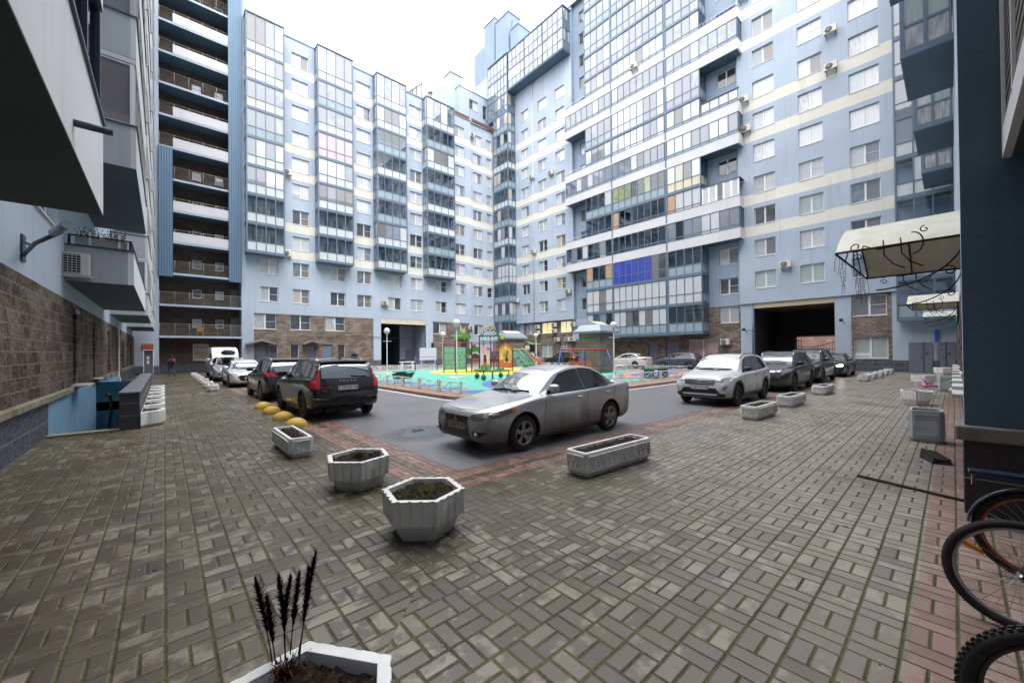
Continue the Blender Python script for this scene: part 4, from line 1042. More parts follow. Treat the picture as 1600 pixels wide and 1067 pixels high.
def carglass():
    M=Mat('car_glass',(.015,.018,.02),.03,0,.9); M.set('IOR',1.7); M.set('Coat Weight',1.0); M.set('Coat Roughness',.01); M.set('Coat IOR',1.9)
    M.set('Roughness',M.noise(2,3)*.05+.02)
    gl=M.node('ShaderNodeBsdfGlossy'); gl.inputs['Roughness'].default_value=.02; mx=M.node('ShaderNodeMixShader'); mx.inputs[0].default_value=.12
    M.nt.links.new(M.b.outputs[0],mx.inputs[1]); M.nt.links.new(gl.outputs[0],mx.inputs[2]); M.nt.links.new(mx.outputs[0],M.nt.nodes['Material Output'].inputs[0])
    return M.m
M_cg=carglass()
M_cgs=Mat('car_side_glass',(.012,.012,.012),.03,0,.7).m
M_ct=simple('car_black_trim',(.014,.014,.015),.4,0,.2,10)
M_tyre=simple('tyre_rubber',(.022,.021,.02),.85,0,.3,14,.3,dirt=(.07,.06,.05,.6))
M_rim=simple('alloy_rim',(.28,.27,.26),.35,.8,.15,10,dirt=(.06,.05,.04,.7))
M_rimd=simple('dark_rim',(.03,.03,.032),.35,.6,.2,10)
M_chrome=simple('chrome',(.75,.75,.76),.12,1,.04,3)
M_red=Mat('tail_lamp_red',(.45,.015,.015),.12,0,.6,1).m
M_redd=Mat('tail_lamp_dark_red',(.10,.012,.012),.15,0,.6,1).m
M_hl=Mat('headlamp_glass',(.30,.31,.32),.12,.3,.8,1).m
M_hld=simple('headlamp_dirty',(.14,.13,.115),.35,.2,.3,9)
M_amber=simple('amber_lamp',(.75,.18,.03),.3)
M_fog=simple('fog_lamp',(.5,.5,.5),.2,.4)
def plate_mat(dirty): return simple('plate_dirty' if dirty else 'plate_white',(.30,.26,.21) if dirty else (.72,.72,.70),.5,0,.15,30)
M_platec=plate_mat(False); M_plated=plate_mat(True)
M_txt=simple('plate_ink',(.02,.02,.02),.6)
_tx={}
def text_mesh(s,size,mat,extr=.0015,name='lettering'):
    k=(s,size,mat.name)
    if k in _tx: return _tx[k]
    c=bpy.data.curves.new(name,'FONT'); c.body=s; c.size=size; c.extrude=extr; c.align_x='CENTER'; c.align_y='CENTER'; c.resolution_u=2
    o=bpy.data.objects.new('tmp_text',c); COL.objects.link(o)
    dg=bpy.context.evaluated_depsgraph_get(); me=bpy.data.meshes.new_from_object(o.evaluated_get(dg)); me.name=name
    me.materials.clear(); me.materials.append(mat); bpy.data.objects.remove(o); bpy.data.curves.remove(c)
    _tx[k]=me; return me
class Car:
    def __init__(s,kind,paint,L=None,W=None,H=None,lower=None,wb=None,R=None):
        s.T=T=TYPES[kind]; s.kind=kind; s.L=L or T['L']; s.W=W or T['W']; s.H=H or T['H']; s.sx=s.L/T['L']; s.sz=s.H/T['H']; s.paint=paint; s.R=R or T['R']
        s.body()
    def P(s,q,z): return s.L/2-q*s.sx, z*s.sz   # station -> local x, z
    def section(s,q):
        T=s.T; zb=interp(T['low'],q)*s.sz; zs=interp(T['belt'],q)*s.sz; zt=interp(T['top'],q)*s.sz; w=interp(T['wid'],q)*s.W; wt=interp(T['wtop'],q)*s.W
        zt=max(zt,zs+.03)
        pts=[(0,zb),(w*.60,zb),(w*.90,zb+.01),(w*.975,zb+.07),(w*.985,zb+.30*(zs-zb)),(w*1.0,zb+.55*(zs-zb)),(w*1.0,zb+.80*(zs-zb)),(w*.985,zs-.025),(w*.955,zs+.004),(w*.93,zs+.012)]
        d=(w*.925-wt)
        pts+= [(wt+d*.62,zs+.012+(zt-zs-.07)*.36 if zt-zs>.12 else zs+.014+(zt-zs)*.35),(wt+d*.25,zs+(zt-zs)*.78 if zt-zs<=.12 else zt-.07-(zt-zs-.07)*.22)]
        pts+= [(wt,zt-.035 if zt-zs>.12 else zs+(zt-zs)*.85),(wt*.86,zt-.012 if zt-zs>.12 else zt-.004),(wt*.5,zt),(0,zt+.006)]
        for _ in range(2):
            o=[pts[0]]
            for a,b in zip(pts,pts[1:]): o+= [(a[0]*.75+b[0]*.25,a[1]*.75+b[1]*.25),(a[0]*.25+b[0]*.75,a[1]*.25+b[1]*.75)]
            o.append(pts[-1]); pts=o
        return pts
    def body(s):
        T=s.T; n=84; Q=[0,.015,.04,.08,.13]+[.2+(T['L']-.4)*i/n for i in range(n+1)]+[T['L']-.13,T['L']-.08,T['L']-.04,T['L']-.015,T['L']]
        b=MB(); rings=[]
        for q in Q:
            x=s.L/2-q*s.sx; p=s.section(q); h=[(x,y,z) for y,z in p]
            rings.append(h+[(x,-y,z) for y,z in reversed(p[1:-1])])
        b.ring(rings,0,True)
        me=b.mesh('body',[s.paint,M_ct]); recalc(me)
        s.bvh=BVHTree.FromPolygons([v.co.copy() for v in me.vertices],[tuple(p.vertices) for p in me.polygons])
        # wheel arches
        c=MB(); s.wx=[s.L/2-T['fo']*s.sx,s.L/2-(T['fo']+T['wb'])*s.sx]
        for x in s.wx:
            for sg in (1,-1):
                c.cyl((x,sg*(s.W-.36),s.R+.01),(x,sg*(s.W+.3),s.R+.01),s.R+.055,40,1)
        cm=c.mesh('cut',[s.paint,M_ct]); recalc(cm)
        o=bpy.data.objects.new('tb',me); COL.objects.link(o); k=bpy.data.objects.new('tc',cm); COL.objects.link(k)
        m=o.modifiers.new('b','BOOLEAN'); m.operation='DIFFERENCE'; m.object=k; m.solver='EXACT'
        dg=bpy.context.evaluated_depsgraph_get(); r=bpy.data.meshes.new_from_object(o.evaluated_get(dg)); r.name='body'
        bpy.data.objects.remove(o); bpy.data.objects.remove(k)
        r.polygons.foreach_set('use_smooth',[True]*len(r.polygons)); r.set_sharp_from_angle(angle=math.radians(38))
        s.bmesh=r
    def hit(s,proj,u,v,off):
        if proj in('L','R'):
            sg=1 if proj=='L' else -1; o=Vector((u,sg*3,v)); d=Vector((0,-sg,0))
        elif proj=='F': o=Vector((s.L,u,v)); d=Vector((-1,0,0))
        elif proj=='B': o=Vector((-s.L,u,v)); d=Vector((1,0,0))
        else: o=Vector((u,v,4)); d=Vector((0,0,-1))
        h,nn,_,_=s.bvh.ray_cast(o,d)
        if h is None:
            h,nn,_,_=s.bvh.find_nearest(o+d*(3-s.W*.9 if proj in'LR' else s.L*.52))
        return h-d*off+ (Vector((0,0,0)))
    def decal(s,mb,poly,proj,off=.004,m=0,step=.06):
        """poly in car coordinates: side (x,z), front/back (y,z), top (x,y)"""
        pts=[]; E2=[]
        n=len(poly)
        for i in range(n):
            a=Vector(poly[i]); c=Vector(poly[(i+1)%n]); k=max(1,int((c-a).length/step))
            for j in range(k): pts.append(a+(c-a)*j/k)
        nb=len(pts); E2=[(i,(i+1)%nb) for i in range(nb)]
        xs=[p[0] for p in pts]; ys=[p[1] for p in pts]
        def inside(x,y):
            r=False
            for i in range(nb):
                a,c=pts[i],pts[(i+1)%nb]
                if (a[1]>y)!=(c[1]>y) and x<(c[0]-a[0])*(y-a[1])/(c[1]-a[1])+a[0]: r=not r
            return r
        gx=min(xs)+step/2
        while gx<max(xs):
            gy=min(ys)+step/2
            while gy<max(ys):
                if inside(gx,gy) and min((p-Vector((gx,gy))).length for p in pts)>step*.35: pts.append(Vector((gx,gy)))
                gy+=step
            gx+=step
        vs,_,fs,_,_,_=geometry.delaunay_2d_cdt([Vector(p) for p in pts],E2,[],1,1e-5)
        st=len(mb.v)
        for v in vs: mb.v.append(tuple(s.hit(proj,v[0],v[1],off)))
        for f in fs: mb.f.append(tuple(st+i for i in f)); mb.m.append(m); mb.sm.append(True)
    def line(s,mb,pts,proj,w=.012,off=.003,m=0):
        for a,c in zip(pts,pts[1:]):
            a=Vector(a); c=Vector(c); d=(c-a)
            k=max(1,int(d.length/.06)); nrm=Vector((-d[1],d[0])).normalized()*w/2
            st=len(mb.v)
            for j in range(k+1):
                p=a+d*j/k; mb.v.append(tuple(s.hit(proj,*(p+nrm),off))); mb.v.append(tuple(s.hit(proj,*(p-nrm),off)))
            for j in range(k): mb.f.append((st+2*j,st+2*j+1,st+2*j+3,st+2*j+2)); mb.m.append(m); mb.sm.append(False)
    def sp(s,poly): return [s.P(q,z) for q,z in poly]
    def fz(s,poly): return [(y*s.W/.9 if 0 else y*s.W/s.T['W'],z*s.sz) for y,z in poly]
def build_car(c,label,loc,rz,group='cars parked in the courtyard',cat='car',rim=None,nsp=5,cladding=False,rails=None,tint=None,front=None,rear=None,plate=None,dirtyplate=False,antenna=False,drl=False,handle_mat=None,glassL=True):
    t=thing('parked_car' if cat!='van' else 'parked_van',label,cat,loc,rz,group); rim=rim or M_rim
    link('body',c.bmesh,t)
    T=c.T
    def parts(name,fn,mats):
        b=MB(); fn(b); 
        if b.f: return b.build(name,mats,t)
    for sd in 'LR':
        for q in T['side']:
            poly=c.sp(q); cx=sum(p[0] for p in poly)/len(poly); cz=sum(p[1] for p in poly)/len(poly)
            big=[(cx+(x-cx)*1.0+(.022 if x>cx else -.022),cz+(z-cz)+(.018 if z>cz else -.018)) for x,z in poly]
            o=parts('side_window',lambda b:c.decal(b,poly,sd,.006),M_cgs)
            b=MB(); c.decal(b,big,sd,.003); b.build('window_seal',M_ct,o)
    o=parts('windscreen',lambda b:c.decal(b,c.fz(T['ws']),'F',.005,0,.08),M_cg)
    b=MB(); w=c.fz(T['ws'])
    for a0,a1 in (((-.5,.02),(-.02,.05)),((.05,.02),(.5,.05))):
        z0=w[1][1]+.02
        p=[c.hit('F',a0[0],z0+a0[1],.03),c.hit('F',(a0[0]+a1[0])/2,z0+.05,.035),c.hit('F',a1[0],z0+a1[1],.03)]; b.tube(p,.011,5)
    b.build('wiper',M_ct,o)
    if T['rw']: parts('rear_window',lambda b:c.decal(b,c.fz(T['rw']),'B',.005,0,.08),M_cg)
    b=MB(); b.box(-c.L/2+.75,c.L/2-.75,-c.W*.84,c.W*.84,.16,.33); b.box(-c.L/2+.6,c.L/2-.6,-.42,.42,.15,.3); b.build('underbody_shade_block',M_ct,t)  # black underbody box, added to deepen the shade beneath the car
    # panel gaps, sills
    def gaps(b):
        for sd in 'LR':
            for l in T['doors']: c.line(b,c.sp(l),sd)
        for l in T['hood']: c.line(b,[(c.P(q,0)[0],y*c.W/T['W']) for q,y in l],'T')
    parts('panel_gap',gaps,M_ct)
    if cladding:
        for sd in 'LR':
            def clad(b,sd=sd):
                lo=.27*c.sz
                x0=c.P(T['fo'],0)[0]-c.R-.05; x1=c.P(T['fo']+T['wb'],0)[0]+c.R+.05
                c.decal(b,[(x0,lo),(x1,lo),(x1,lo+.13),(x0,lo+.13)],sd,.008)
                for wx in c.wx:
                    rr=[c.R+.055,c.R+.12]; st=len(b.v); N=18
                    for j in range(N+1):
                        a=PI*j/N
                        for r in rr:
                            v=c.hit(sd,wx+r*math.cos(a),c.R+.01+r*math.sin(a),.012); b.v.append(tuple(v))
                    for j in range(N): b.f.append((st+2*j,st+2*j+1,st+2*j+3,st+2*j+2)); b.m.append(0); b.sm.append(True)
            parts('cladding',clad,M_ct)
    for sd in 'LR':
        for q,z in T['handles']:
            x,zz=c.P(q,z); p=c.hit(sd,x,zz,.0); sg=1 if sd=='L' else -1
            b=MB(); b.tube([(x+.09,p.y,zz),(x+.07,p.y+sg*.035,zz),(x-.07,p.y+sg*.035,zz),(x-.09,p.y,zz)],.014,6); b.build('door_handle',handle_mat or c.paint,t)
        q=T['side'][0][0]; x,zz=c.P(q[0]+.12,q[1]+.03); p=c.hit(sd,x,zz,0); sg=1 if sd=='L' else -1
        b=MB(); y=p.y+sg*.13
        b.ring([[(x+.07*k1+dx,y+sg*ey*k2,zz+.075+ez*k2) for (ey,ez) in [(.12*math.copysign(abs(math.cos(a))**.55,math.cos(a)),.078*math.copysign(abs(math.sin(a))**.6,math.sin(a))) for a in [2*PI*i/12 for i in range(12)]]] for (k1,k2,dx) in ((-.6,.9,0),(-.4,1,0),(.2,.95,0),(.8,.7,0),(1.1,.25,0))],0)
        b.tube([(x,p.y-sg*.02,zz+.01),(x,y-sg*.04,zz+.05)],[.03,.022],6,1)
        mo=b.build('wing_mirror',[c.paint if not cladding else M_ct,M_ct],t)
    if 0: pass
    # wheels
    tm=MB(); R=c.R; wdt=.105
    prof=[(R-.115,-wdt+.01),(R-.06,-wdt),(R-.015,-wdt+.02),(R,-wdt+.045),(R+.0,wdt-.045),(R-.015,wdt-.02),(R-.06,wdt),(R-.115,wdt-.01)]
    tm.lathe(prof,(0,0,0),36,0,'y')
    tme=tm.mesh('wheel',[M_tyre])
    rb=MB(); rr=R-.11
    rb.lathe([(rr+.006,wdt-.012),(rr,wdt-.005),(rr-.025,wdt-.02),(rr-.03,-.02),(0.05,-.02)],(0,0,0),32,0,'y')
    st=len(rb.f)
    rb.lathe([(rr-.028,-.015),(.0,-.015)],(0,0,0),24,1,'y')
    for i in range(nsp):
        a=2*PI*i/nsp+.3; ca,sa=math.cos(a),math.sin(a)
        def pt(r,wv,y): return (r*ca-wv*sa,y,r*sa+wv*ca)
        w0,w1=.030,.045 if nsp<=5 else .022
        q=[pt(.035,-w0,wdt-.045),pt(.035,w0,wdt-.045),pt(rr-.01,w1,wdt-.022),pt(rr-.01,-w1,wdt-.022)]; q2=[pt(.035,-w0,wdt-.085),pt(.035,w0,wdt-.085),pt(rr-.01,w1,wdt-.06),pt(rr-.01,-w1,wdt-.06)]
        rb.ring([q2,q],0,False)
    rb.lathe([(.0,wdt-.03),(.04,wdt-.032),(.055,wdt-.05),(.055,0)],(0,0,0),16,0,'y')
    rme=rb.mesh('rim',[rim,M_ct])
    for x in c.wx:
        for sg in (1,-1):
            o=link('wheel',tme,t,(x,sg*(c.W-.125),R)); o.rotation_euler=(0,0,0) if sg>0 else (0,0,PI); link('rim',rme,o)
    if rails:
        for sg in (1,-1):
            b=MB(); q0,q1=(1.95,4.05); pts=[]
            for i in range(12):
                q=q0+(q1-q0)*i/11; x=c.P(q,0)[0]; wt=interp(T['wtop'],q)*c.W*.93; p=c.hit('T',x,sg*wt,0)
                pts.append((x,sg*wt,p.z+(.035 if 0<i<11 else -.005)))
            b.tube(pts,.014,6); b.build('roof_rail',rails,t)
    if antenna:
        x=c.P(3.95,0)[0]; p=c.hit('T',x,0,0); b=MB(); b.ring([[(x+.09,0,p.z-.01)]*3,[(x+.02,.02,p.z),(x+.02,0,p.z+.05),(x+.02,-.02,p.z)],[(x-.07,.025,p.z-.01),(x-.07,0,p.z+.06),(x-.07,-.025,p.z-.01)]],0,False); b.build('antenna_fin',M_ct,t)
    if front: front(c,t,parts)
    if rear: rear(c,t,parts)
    return t
def add_plate(c,t,proj,y,z,txt,dirty=False,w=.52,h=.112):
    p=c.hit(proj,y,z,.0); sg=1 if proj=='F' else -1
    x=max(abs(c.hit(proj,y-w/2,z,0).x),abs(p.x),abs(c.hit(proj,y+w/2,z,0).x))+.012
    b=MB(); b.box(sg*(x-.008),sg*x,y-w/2,y+w/2,z-h/2,z+h/2,0); b.box(sg*(x-.012),sg*(x-.003),y-w/2-.008,y+w/2+.008,z-h/2-.008,z+h/2+.008,1)
    o=b.build('licence_plate',[M_plated if dirty else M_platec,M_ct],t)
    tm=text_mesh(txt,.105,M_txt); l=link('lettering',tm,o); l.location=(sg*(x+.001),y,z); l.rotation_euler=(PI/2,0,PI/2*sg); l.scale=(.86,1,1)
def mirrored(poly): return [(-y,z) for y,z in reversed(poly)]
# --- silver sedan
def front_silver(c,t,parts):
    hl=[(.40,.63),(.55,.615),(.70,.63),(.78,.70),(.82,.755),(.70,.76),(.42,.70)]
    for sg in (1,-1):
        pl=hl if sg>0 else mirrored(hl)
        o=parts('headlight',lambda b:c.decal(b,pl,'F',.006,0,.04),M_hld)
        b=MB(); x0,x1=c.L/2-.62,c.L/2-.45; sd='L' if sg>0 else 'R'; X=c.L/2; c.decal(b,[(X-.66,.735),(X-.58,.715),(X-.60,.80),(X-.68,.81)],sd,.009); b.build('indicator',M_amber,o); b=MB(); c.decal(b,[(X-.14,.66),(X-.30,.665),(X-.58,.715),(X-.60,.80),(X-.40,.775),(X-.16,.74)],sd,.007); b.build('headlight_side',M_hld,o)
    parts('grille',lambda b:c.decal(b,[(-.34,.54),(.34,.54),(.38,.665),(-.38,.665)],'F',.005,0,.05),M_ct)
    parts('lower_grille',lambda b:c.decal(b,[(-.46,.30),(.46,.30),(.36,.455),(-.36,.455)],'F',.005,0,.05),M_ct)
    parts('bumper_trim',lambda b:c.decal(b,[(-.40,.45),(.40,.45),(.36,.545),(-.36,.545)],'F',.004,0,.05),simple('bumper_grey',(.10,.10,.095),.5))
    for sg in (1,-1):
        pl=[(.50,.34),(.66,.34),(.76,.43),(.48,.43)]; pl=pl if sg>0 else mirrored(pl)
        o=parts('fog_lamp_recess',lambda b:c.decal(b,pl,'F',.005,0,.04),M_ct)
        p=c.hit('F',sg*.60,.385,.012); b=MB(); b.sphere(tuple(p),.035,10); b.build('fog_lamp',M_fog,o)
    add_plate(c,t,'F',0.02,.488,'B 040 TE 98',True)
    p=c.hit('F',0,.60,.012); b=MB()
    for a in (90,210,330):
        ca,sa=math.cos(math.radians(a)),math.sin(math.radians(a)); u=(ca*.5-sa*.29,sa*.5+ca*.29); v=(ca*.5+sa*.29,sa*.5-ca*.29); k=.062
        b.poly([(p.x,p.y,p.z),(p.x,p.y+k*u[0],p.z+k*u[1]),(p.x,p.y+k*ca,p.z+k*sa),(p.x,p.y+k*v[0],p.z+k*v[1])]); 
    b.build('badge',M_chrome,t)
def rear_sedan(c,t,parts):
    pl=[(.50,.80),(.80,.82),(.82,.96),(.55,.97)]
    for q in (pl,mirrored(pl)): parts('tail_light',lambda b:c.decal(b,q,'B',.006,0,.04),M_red)
    for sd in 'LR': parts('tail_light',lambda b:c.decal(b,[(-c.L/2+.06,.86),(-c.L/2+.22,.86),(-c.L/2+.22,.98),(-c.L/2+.08,.97)],sd,.006,0,.05),M_red)
    add_plate(c,t,'B',0,.84,'M 318 KA 98')
silver=carpaint('silver_dirty_paint',(.57,.58,.60),.5,.30,.92,(.115,.10,.088),.70)
c=Car('sedan',silver)
build_car(c,'dirty silver sedan parked across the asphalt corner in the middle of the picture','car',rz=0) if 0 else None
car=build_car(c,'dirty silver sedan with mud streaked doors, nearest car in the courtyard',(6.22,5.97,0),PI,front=front_silver,rear=rear_sedan)
# --- large dark SUV seen from behind
def rear_big(c,t,parts):
    pl=[(.70,1.06),(.80,1.06),(.76,1.48),(.685,1.50)]
    hk=[(.62,.80),(.93,.80),(.90,1.08),(.72,1.08)]
    for q in (pl,mirrored(pl)): parts('tail_light',lambda b:c.decal(b,q,'B',.012,0,.04),M_red)
    for q in ([(.70,.86),(.92,.86),(.86,1.06),(.71,1.06)],): 
        for k in (q,mirrored(q)): parts('tail_light',lambda b:c.decal(b,k,'B',.010,0,.04),M_red)
    for sd in 'LR':
        x=-c.L/2
        parts('tail_light',lambda b:c.decal(b,[(x+.05,.87),(x+.09,1.08),(x+.36,1.50),(x+.41,1.50),(x+.18,1.09),(x+.34,1.0),(x+.37,.89)],sd,.010,0,.05),M_red)
    parts('boot_lamp_strip',lambda b:(c.decal(b,[(.40,.86),(.69,.86),(.69,.92),(.44,.92)],'B',.006,0,.05),c.decal(b,[(-.69,.86),(-.40,.86),(-.44,.92),(-.69,.92)],'B',.006,0,.05)),M_redd)
    add_plate(c,t,'B',0.0,.865,'T 790 EH 196')
    p=c.hit('B',0,1.045,.01)
    o=link('lettering',text_mesh('V O L V O',.075,M_chrome),t); o.location=(p.x-.012,0,1.045); o.rotation_euler=(PI/2,0,-PI/2); o.scale=(1.35,1,1)
    for s_,y in (('XC60',.60),('AWD',-.62)):
        pp=c.hit('B',y,.80,.012); o=link('lettering',text_mesh(s_,.05,M_chrome),t); o.location=(pp.x-.01,y,.80); o.rotation_euler=(PI/2,0,-PI/2+(.12 if y<0 else -.12))
    parts('bumper_chrome',lambda b:(c.decal(b,[(.50,.575),(.86,.60),(.86,.625),(.50,.60)],'B',.012,0,.05),c.decal(b,[(-.86,.60),(-.50,.575),(-.50,.60),(-.86,.625)],'B',.012,0,.05)),M_chrome)
    for sg in (1,-1): parts('exhaust',lambda b:c.decal(b,[(sg*.60-.12,.345),(sg*.60+.12,.345),(sg*.60+.13,.40),(sg*.60-.13,.40)],'B',.018,0,.05),M_chrome); parts('exhaust_opening',lambda b:c.decal(b,[(sg*.60-.10,.355),(sg*.60+.10,.355),(sg*.60+.11,.39),(sg*.60-.11,.39)],'B',.022,0,.05),M_ct)
    parts('boot_gap',lambda b:(c.line(b,[(-.74,1.02),(-.72,.70),(.72,.70),(.74,1.02)],'B',.008)),M_ct)
    # roof spoiler
    b=MB(); z=1.60; xs=-c.L/2+.30
    b.ring([[(xs+.22,y,1.605-.02*abs(y)),(xs-.02,y,1.575-.03*abs(y)),(xs+.0,y,1.53-.03*abs(y)),(xs+.16,y,1.54)] for y in (-.62,-.4,0,.4,.62)],0,False); b.build('roof_spoiler',M_ct,t)
    b=MB(); p=c.hit('B',-.10,1.17,.02); q=c.hit('B',-.52,1.15,.03); b.tube([tuple(p),tuple(q)],[.02,.012],6); b.build('rear_wiper',M_ct,t)
dkgrey=carpaint('graphite_dirty_paint',(.020,.021,.023),.3,.18,.4,(.045,.04,.034),.5)
c=Car('suv',dkgrey)
build_car(c,'large black estate car seen from behind beside the yellow domes, red tall tail lamps',(3.72,13.2,0),PI/2,rim=M_rimd,rails=M_chrome,rear=rear_big,antenna=True)
def rear_audi(c,t,parts):
    pl=[(.50,.93),(.88,.95),(.86,1.08),(.62,1.08)]
    for q in (pl,mirrored(pl)): parts('tail_light',lambda b:c.decal(b,q,'B',.008,0,.04),M_red)
    for sd in 'LR': parts('tail_light',lambda b:c.decal(b,[(-c.L/2+.06,.95),(-c.L/2+.36,1.0),(-c.L/2+.36,1.09),(-c.L/2+.1,1.09)],sd,.008,0,.05),M_red)
    add_plate(c,t,'B',0,.80,'O 264 MM 98')
    parts('boot_gap',lambda b:(c.line(b,[(-.74,.98),(-.72,.70),(.72,.70),(.74,.98)],'B',.008)),M_ct)
    b=MB(); xs=-c.L/2+.30
    b.ring([[(xs+.22,y,1.60*c.sz),(xs-.02,y,1.575*c.sz),(xs+.0,y,1.53*c.sz),(xs+.16,y,1.54*c.sz)] for y in (-.60,-.4,0,.4,.60)],0,False); b.build('roof_spoiler',M_ct,t)
bluegrey=carpaint('blue_grey_paint',(.035,.043,.055),.5,.24,.5,(.06,.05,.045),.5)
c=Car('suv',bluegrey,H=1.63,L=4.66)
build_car(c,'dark blue grey crossover seen from behind, between the black estate and the white sedan',(3.65,18.95,0),PI/2,rim=M_rim,rails=M_chrome,rear=rear_audi)
# --- white sedan facing the camera on the left row
def front_gen(lamp,grille,trim,plate=None,dirty=False,drl=None,lower=None,fog=True,badge=None,sides=None):
    def fn(c,t,parts):
        for q in (lamp,mirrored(lamp)):
            o=parts('headlight',lambda b:c.decal(b,q,'F',.007,0,.04),M_hl)
        if sides:
            for sd in 'LR': parts('headlight',lambda b:c.decal(b,[(c.L/2-a,z) for a,z in sides],sd,.007,0,.05),M_hl)
        parts('grille',lambda b:c.decal(b,grille,'F',.005,0,.05),M_ct)
        ys=[p[0] for p in grille]; zs=[p[1] for p in grille]
        b=MB(); n=4
        for i in range(1,n):
            z=min(zs)+(max(zs)-min(zs))*i/n; k=.86*max(ys)
            c.line(b,[(-k,z),(k,z)],'F',.016,.014)
        b.build('grille_bars',trim,t)
        if lower: parts('lower_grille',lambda b:c.decal(b,lower,'F',.005,0,.05),M_ct)
        if fog:
            fz=min(zs)-.14
            for q in ([(.56,fz-.10),(.70,fz-.06),(.78,fz+.06),(.62,fz+.05)],):
                for k in (q,mirrored(q)): parts('fog_lamp_recess',lambda b:c.decal(b,k,'F',.006,0,.04),M_ct)
        if drl:
            for q in (drl,mirrored(drl)): parts('lit_lamp',lambda b:c.decal(b,q,'F',.012,0,.04),M_lit)
        if plate: add_plate(c,t,'F',0,plate[1],plate[0],dirty)
        if badge:
            p=c.hit('F',0,badge,.02); b=MB(); b.tube([(p.x,p.y+.075*math.cos(a*PI/8),p.z+.042*math.sin(a*PI/8)) for a in range(16)],.007,5,0,True); b.tube([(p.x,p.y-.03,p.z-.03),(p.x,p.y-.025,p.z+.03)],.006,4); b.tube([(p.x,p.y+.03,p.z+.03),(p.x,p.y+.025,p.z-.03)],.006,4); b.tube([(p.x,p.y-.03,p.z-.006),(p.x,p.y+.03,p.z+.006)],.006,4); b.build('badge',M_chrome,t)
    return fn
Ml=Mat('lit_headlamp',(1,.97,.85),.3); Ml.set('Emission Color',(1,.96,.82,1)); Ml.set('Emission Strength',14); M_lit=Ml.m
white1=carpaint('white_paint',(.74,.75,.77),0,.25,.55,(.25,.22,.19),.42)
c=Car('sedan',white1,H=1.45,L=4.68,W=.91)
build_car(c,'white sedan facing the camera in the left row with a wide black grille',(3.45,27.3,0),-PI/2,nsp=7,rim=M_rimd,front=front_gen([(.40,.66),(.62,.66),(.84,.73),(.80,.77),(.45,.70)],[(-.40,.36),(.40,.36),(.56,.58),(.40,.66),(-.40,.66),(-.56,.58)],M_rimd,('X 512 OC 98',.50),sides=[(.15,.67),(.45,.72),(.45,.76),(.2,.72)]),rear=rear_sedan)
silver2=carpaint('light_silver_paint',(.55,.57,.60),.4,.3,.5,(.2,.18,.16),.5)
c=Car('suv',silver2,H=1.60,L=4.3)
rc=build_car(c,'light silver crossover with a black roof box, behind the white sedan',(3.30,33.3,0),-PI/2,rails=M_ct,front=front_gen([(.52,.80),(.74,.80),(.84,.90),(.80,.93),(.55,.87)],[(-.42,.66),(.42,.66),(.46,.82),(-.46,.82)],M_chrome,('K 903 YE 47',.56)),rear=rear_audi)
q=thing('roof_box','black streamlined roof box strapped on the light silver crossover','roof box',(3.30,33.2,1.68),-PI/2)
b=MB(); b.ring([[(x,w*math.cos(a)*1.0,.19+h*max(-.75,math.sin(a))) for a in [2*PI*i/20 for i in range(20)]] for x,w,h in ((-.85,.20,.08),(-.8,.34,.15),(-.5,.38,.19),(.4,.38,.19),(.8,.30,.14),(1.0,.16,.07))]); b.build('box_shell',M_black,q)
b=MB()
for x in (-.45,.45): b.box(x-.03,x+.03,-.6,.6,-.02,.03)
b.build('cross_bar',M_ct,q)
white2=carpaint('van_white_paint',(.74,.75,.77),0,.35,.4,(.3,.27,.24),.5)
c=Car('van',white2,W=1.0)
def front_van(c,t,parts):
    for q in ([(.62,.92),(.86,.92),(.88,1.12),(.72,1.12)],):
        for k in (q,mirrored(q)): parts('headlight',lambda b:c.decal(b,k,'F',.007,0,.05),M_hl)
    parts('grille',lambda b:c.decal(b,[(-.5,.72),(.5,.72),(.55,.92),(-.55,.92)],'F',.006,0,.06),M_ct)
    p=c.hit('F',0,2.1,.02); o=link('lettering',text_mesh('DELIVERY' if 0 else 'AB-12',.13,simple('blue_letter',(.05,.10,.4),.5)),t); o.location=(p.x+.02,0,2.08); o.rotation_euler=(PI/2-.3,0,PI/2)
c0=build_car(c,'white high roof van parked furthest back in the left row, before the brick gallery',(3.55,39.0,0),-PI/2,cat='van',group='cars parked in the courtyard',nsp=8,rim=M_rim,front=front_van)
# --- white crossover on the right
def front_creta(c,t,parts):
    front_gen([(.46,.80),(.66,.76),(.90,.80),(.86,.90),(.50,.865)],[(-.44,.68),(.44,.68),(.50,.86),(-.50,.86)],M_chrome,('Y 497 OP 178',.59),badge=.80,lower=[(-.62,.40),(.62,.40),(.50,.58),(-.50,.58)],fog=False,sides=[(.2,.80),(.62,.86),(.62,.93),(.25,.89)])(c,t,parts)
    for q in ([(.66,.50),(.76,.52),(.80,.66),(.70,.64)],):
        for k in (q,mirrored(q)): parts('fog_lamp',lambda b:c.decal(b,k,'F',.010,0,.04),M_hl)
    parts('skid_plate',lambda b:c.decal(b,[(-.50,.36),(.50,.36),(.54,.41),(-.54,.41)],'F',.012,0,.05),M_chrome)
    parts('bumper_lower',lambda b:c.decal(b,[(-.72,.30),(.72,.30),(.76,.40),(.66,.43),(-.66,.43),(-.76,.40)],'F',.006,0,.05),M_ct)
white3=carpaint('white_dirty_paint',(.74,.75,.77),0,.28,.85,(.21,.175,.14),.60)
c=Car('suv',white3,L=4.30,H=1.63,W=.90,R=.345)
build_car(c,'white crossover with muddy side and chrome grille, first car of the right row',(14.88,5.38,0),PI,nsp=10,rim=M_rimd,cladding=True,rails=M_ct,front=front_creta,rear=rear_audi,handle_mat=M_chrome)
dk2=carpaint('anthracite_paint',(.05,.052,.058),.5,.28,.6,(.07,.06,.052),.6)
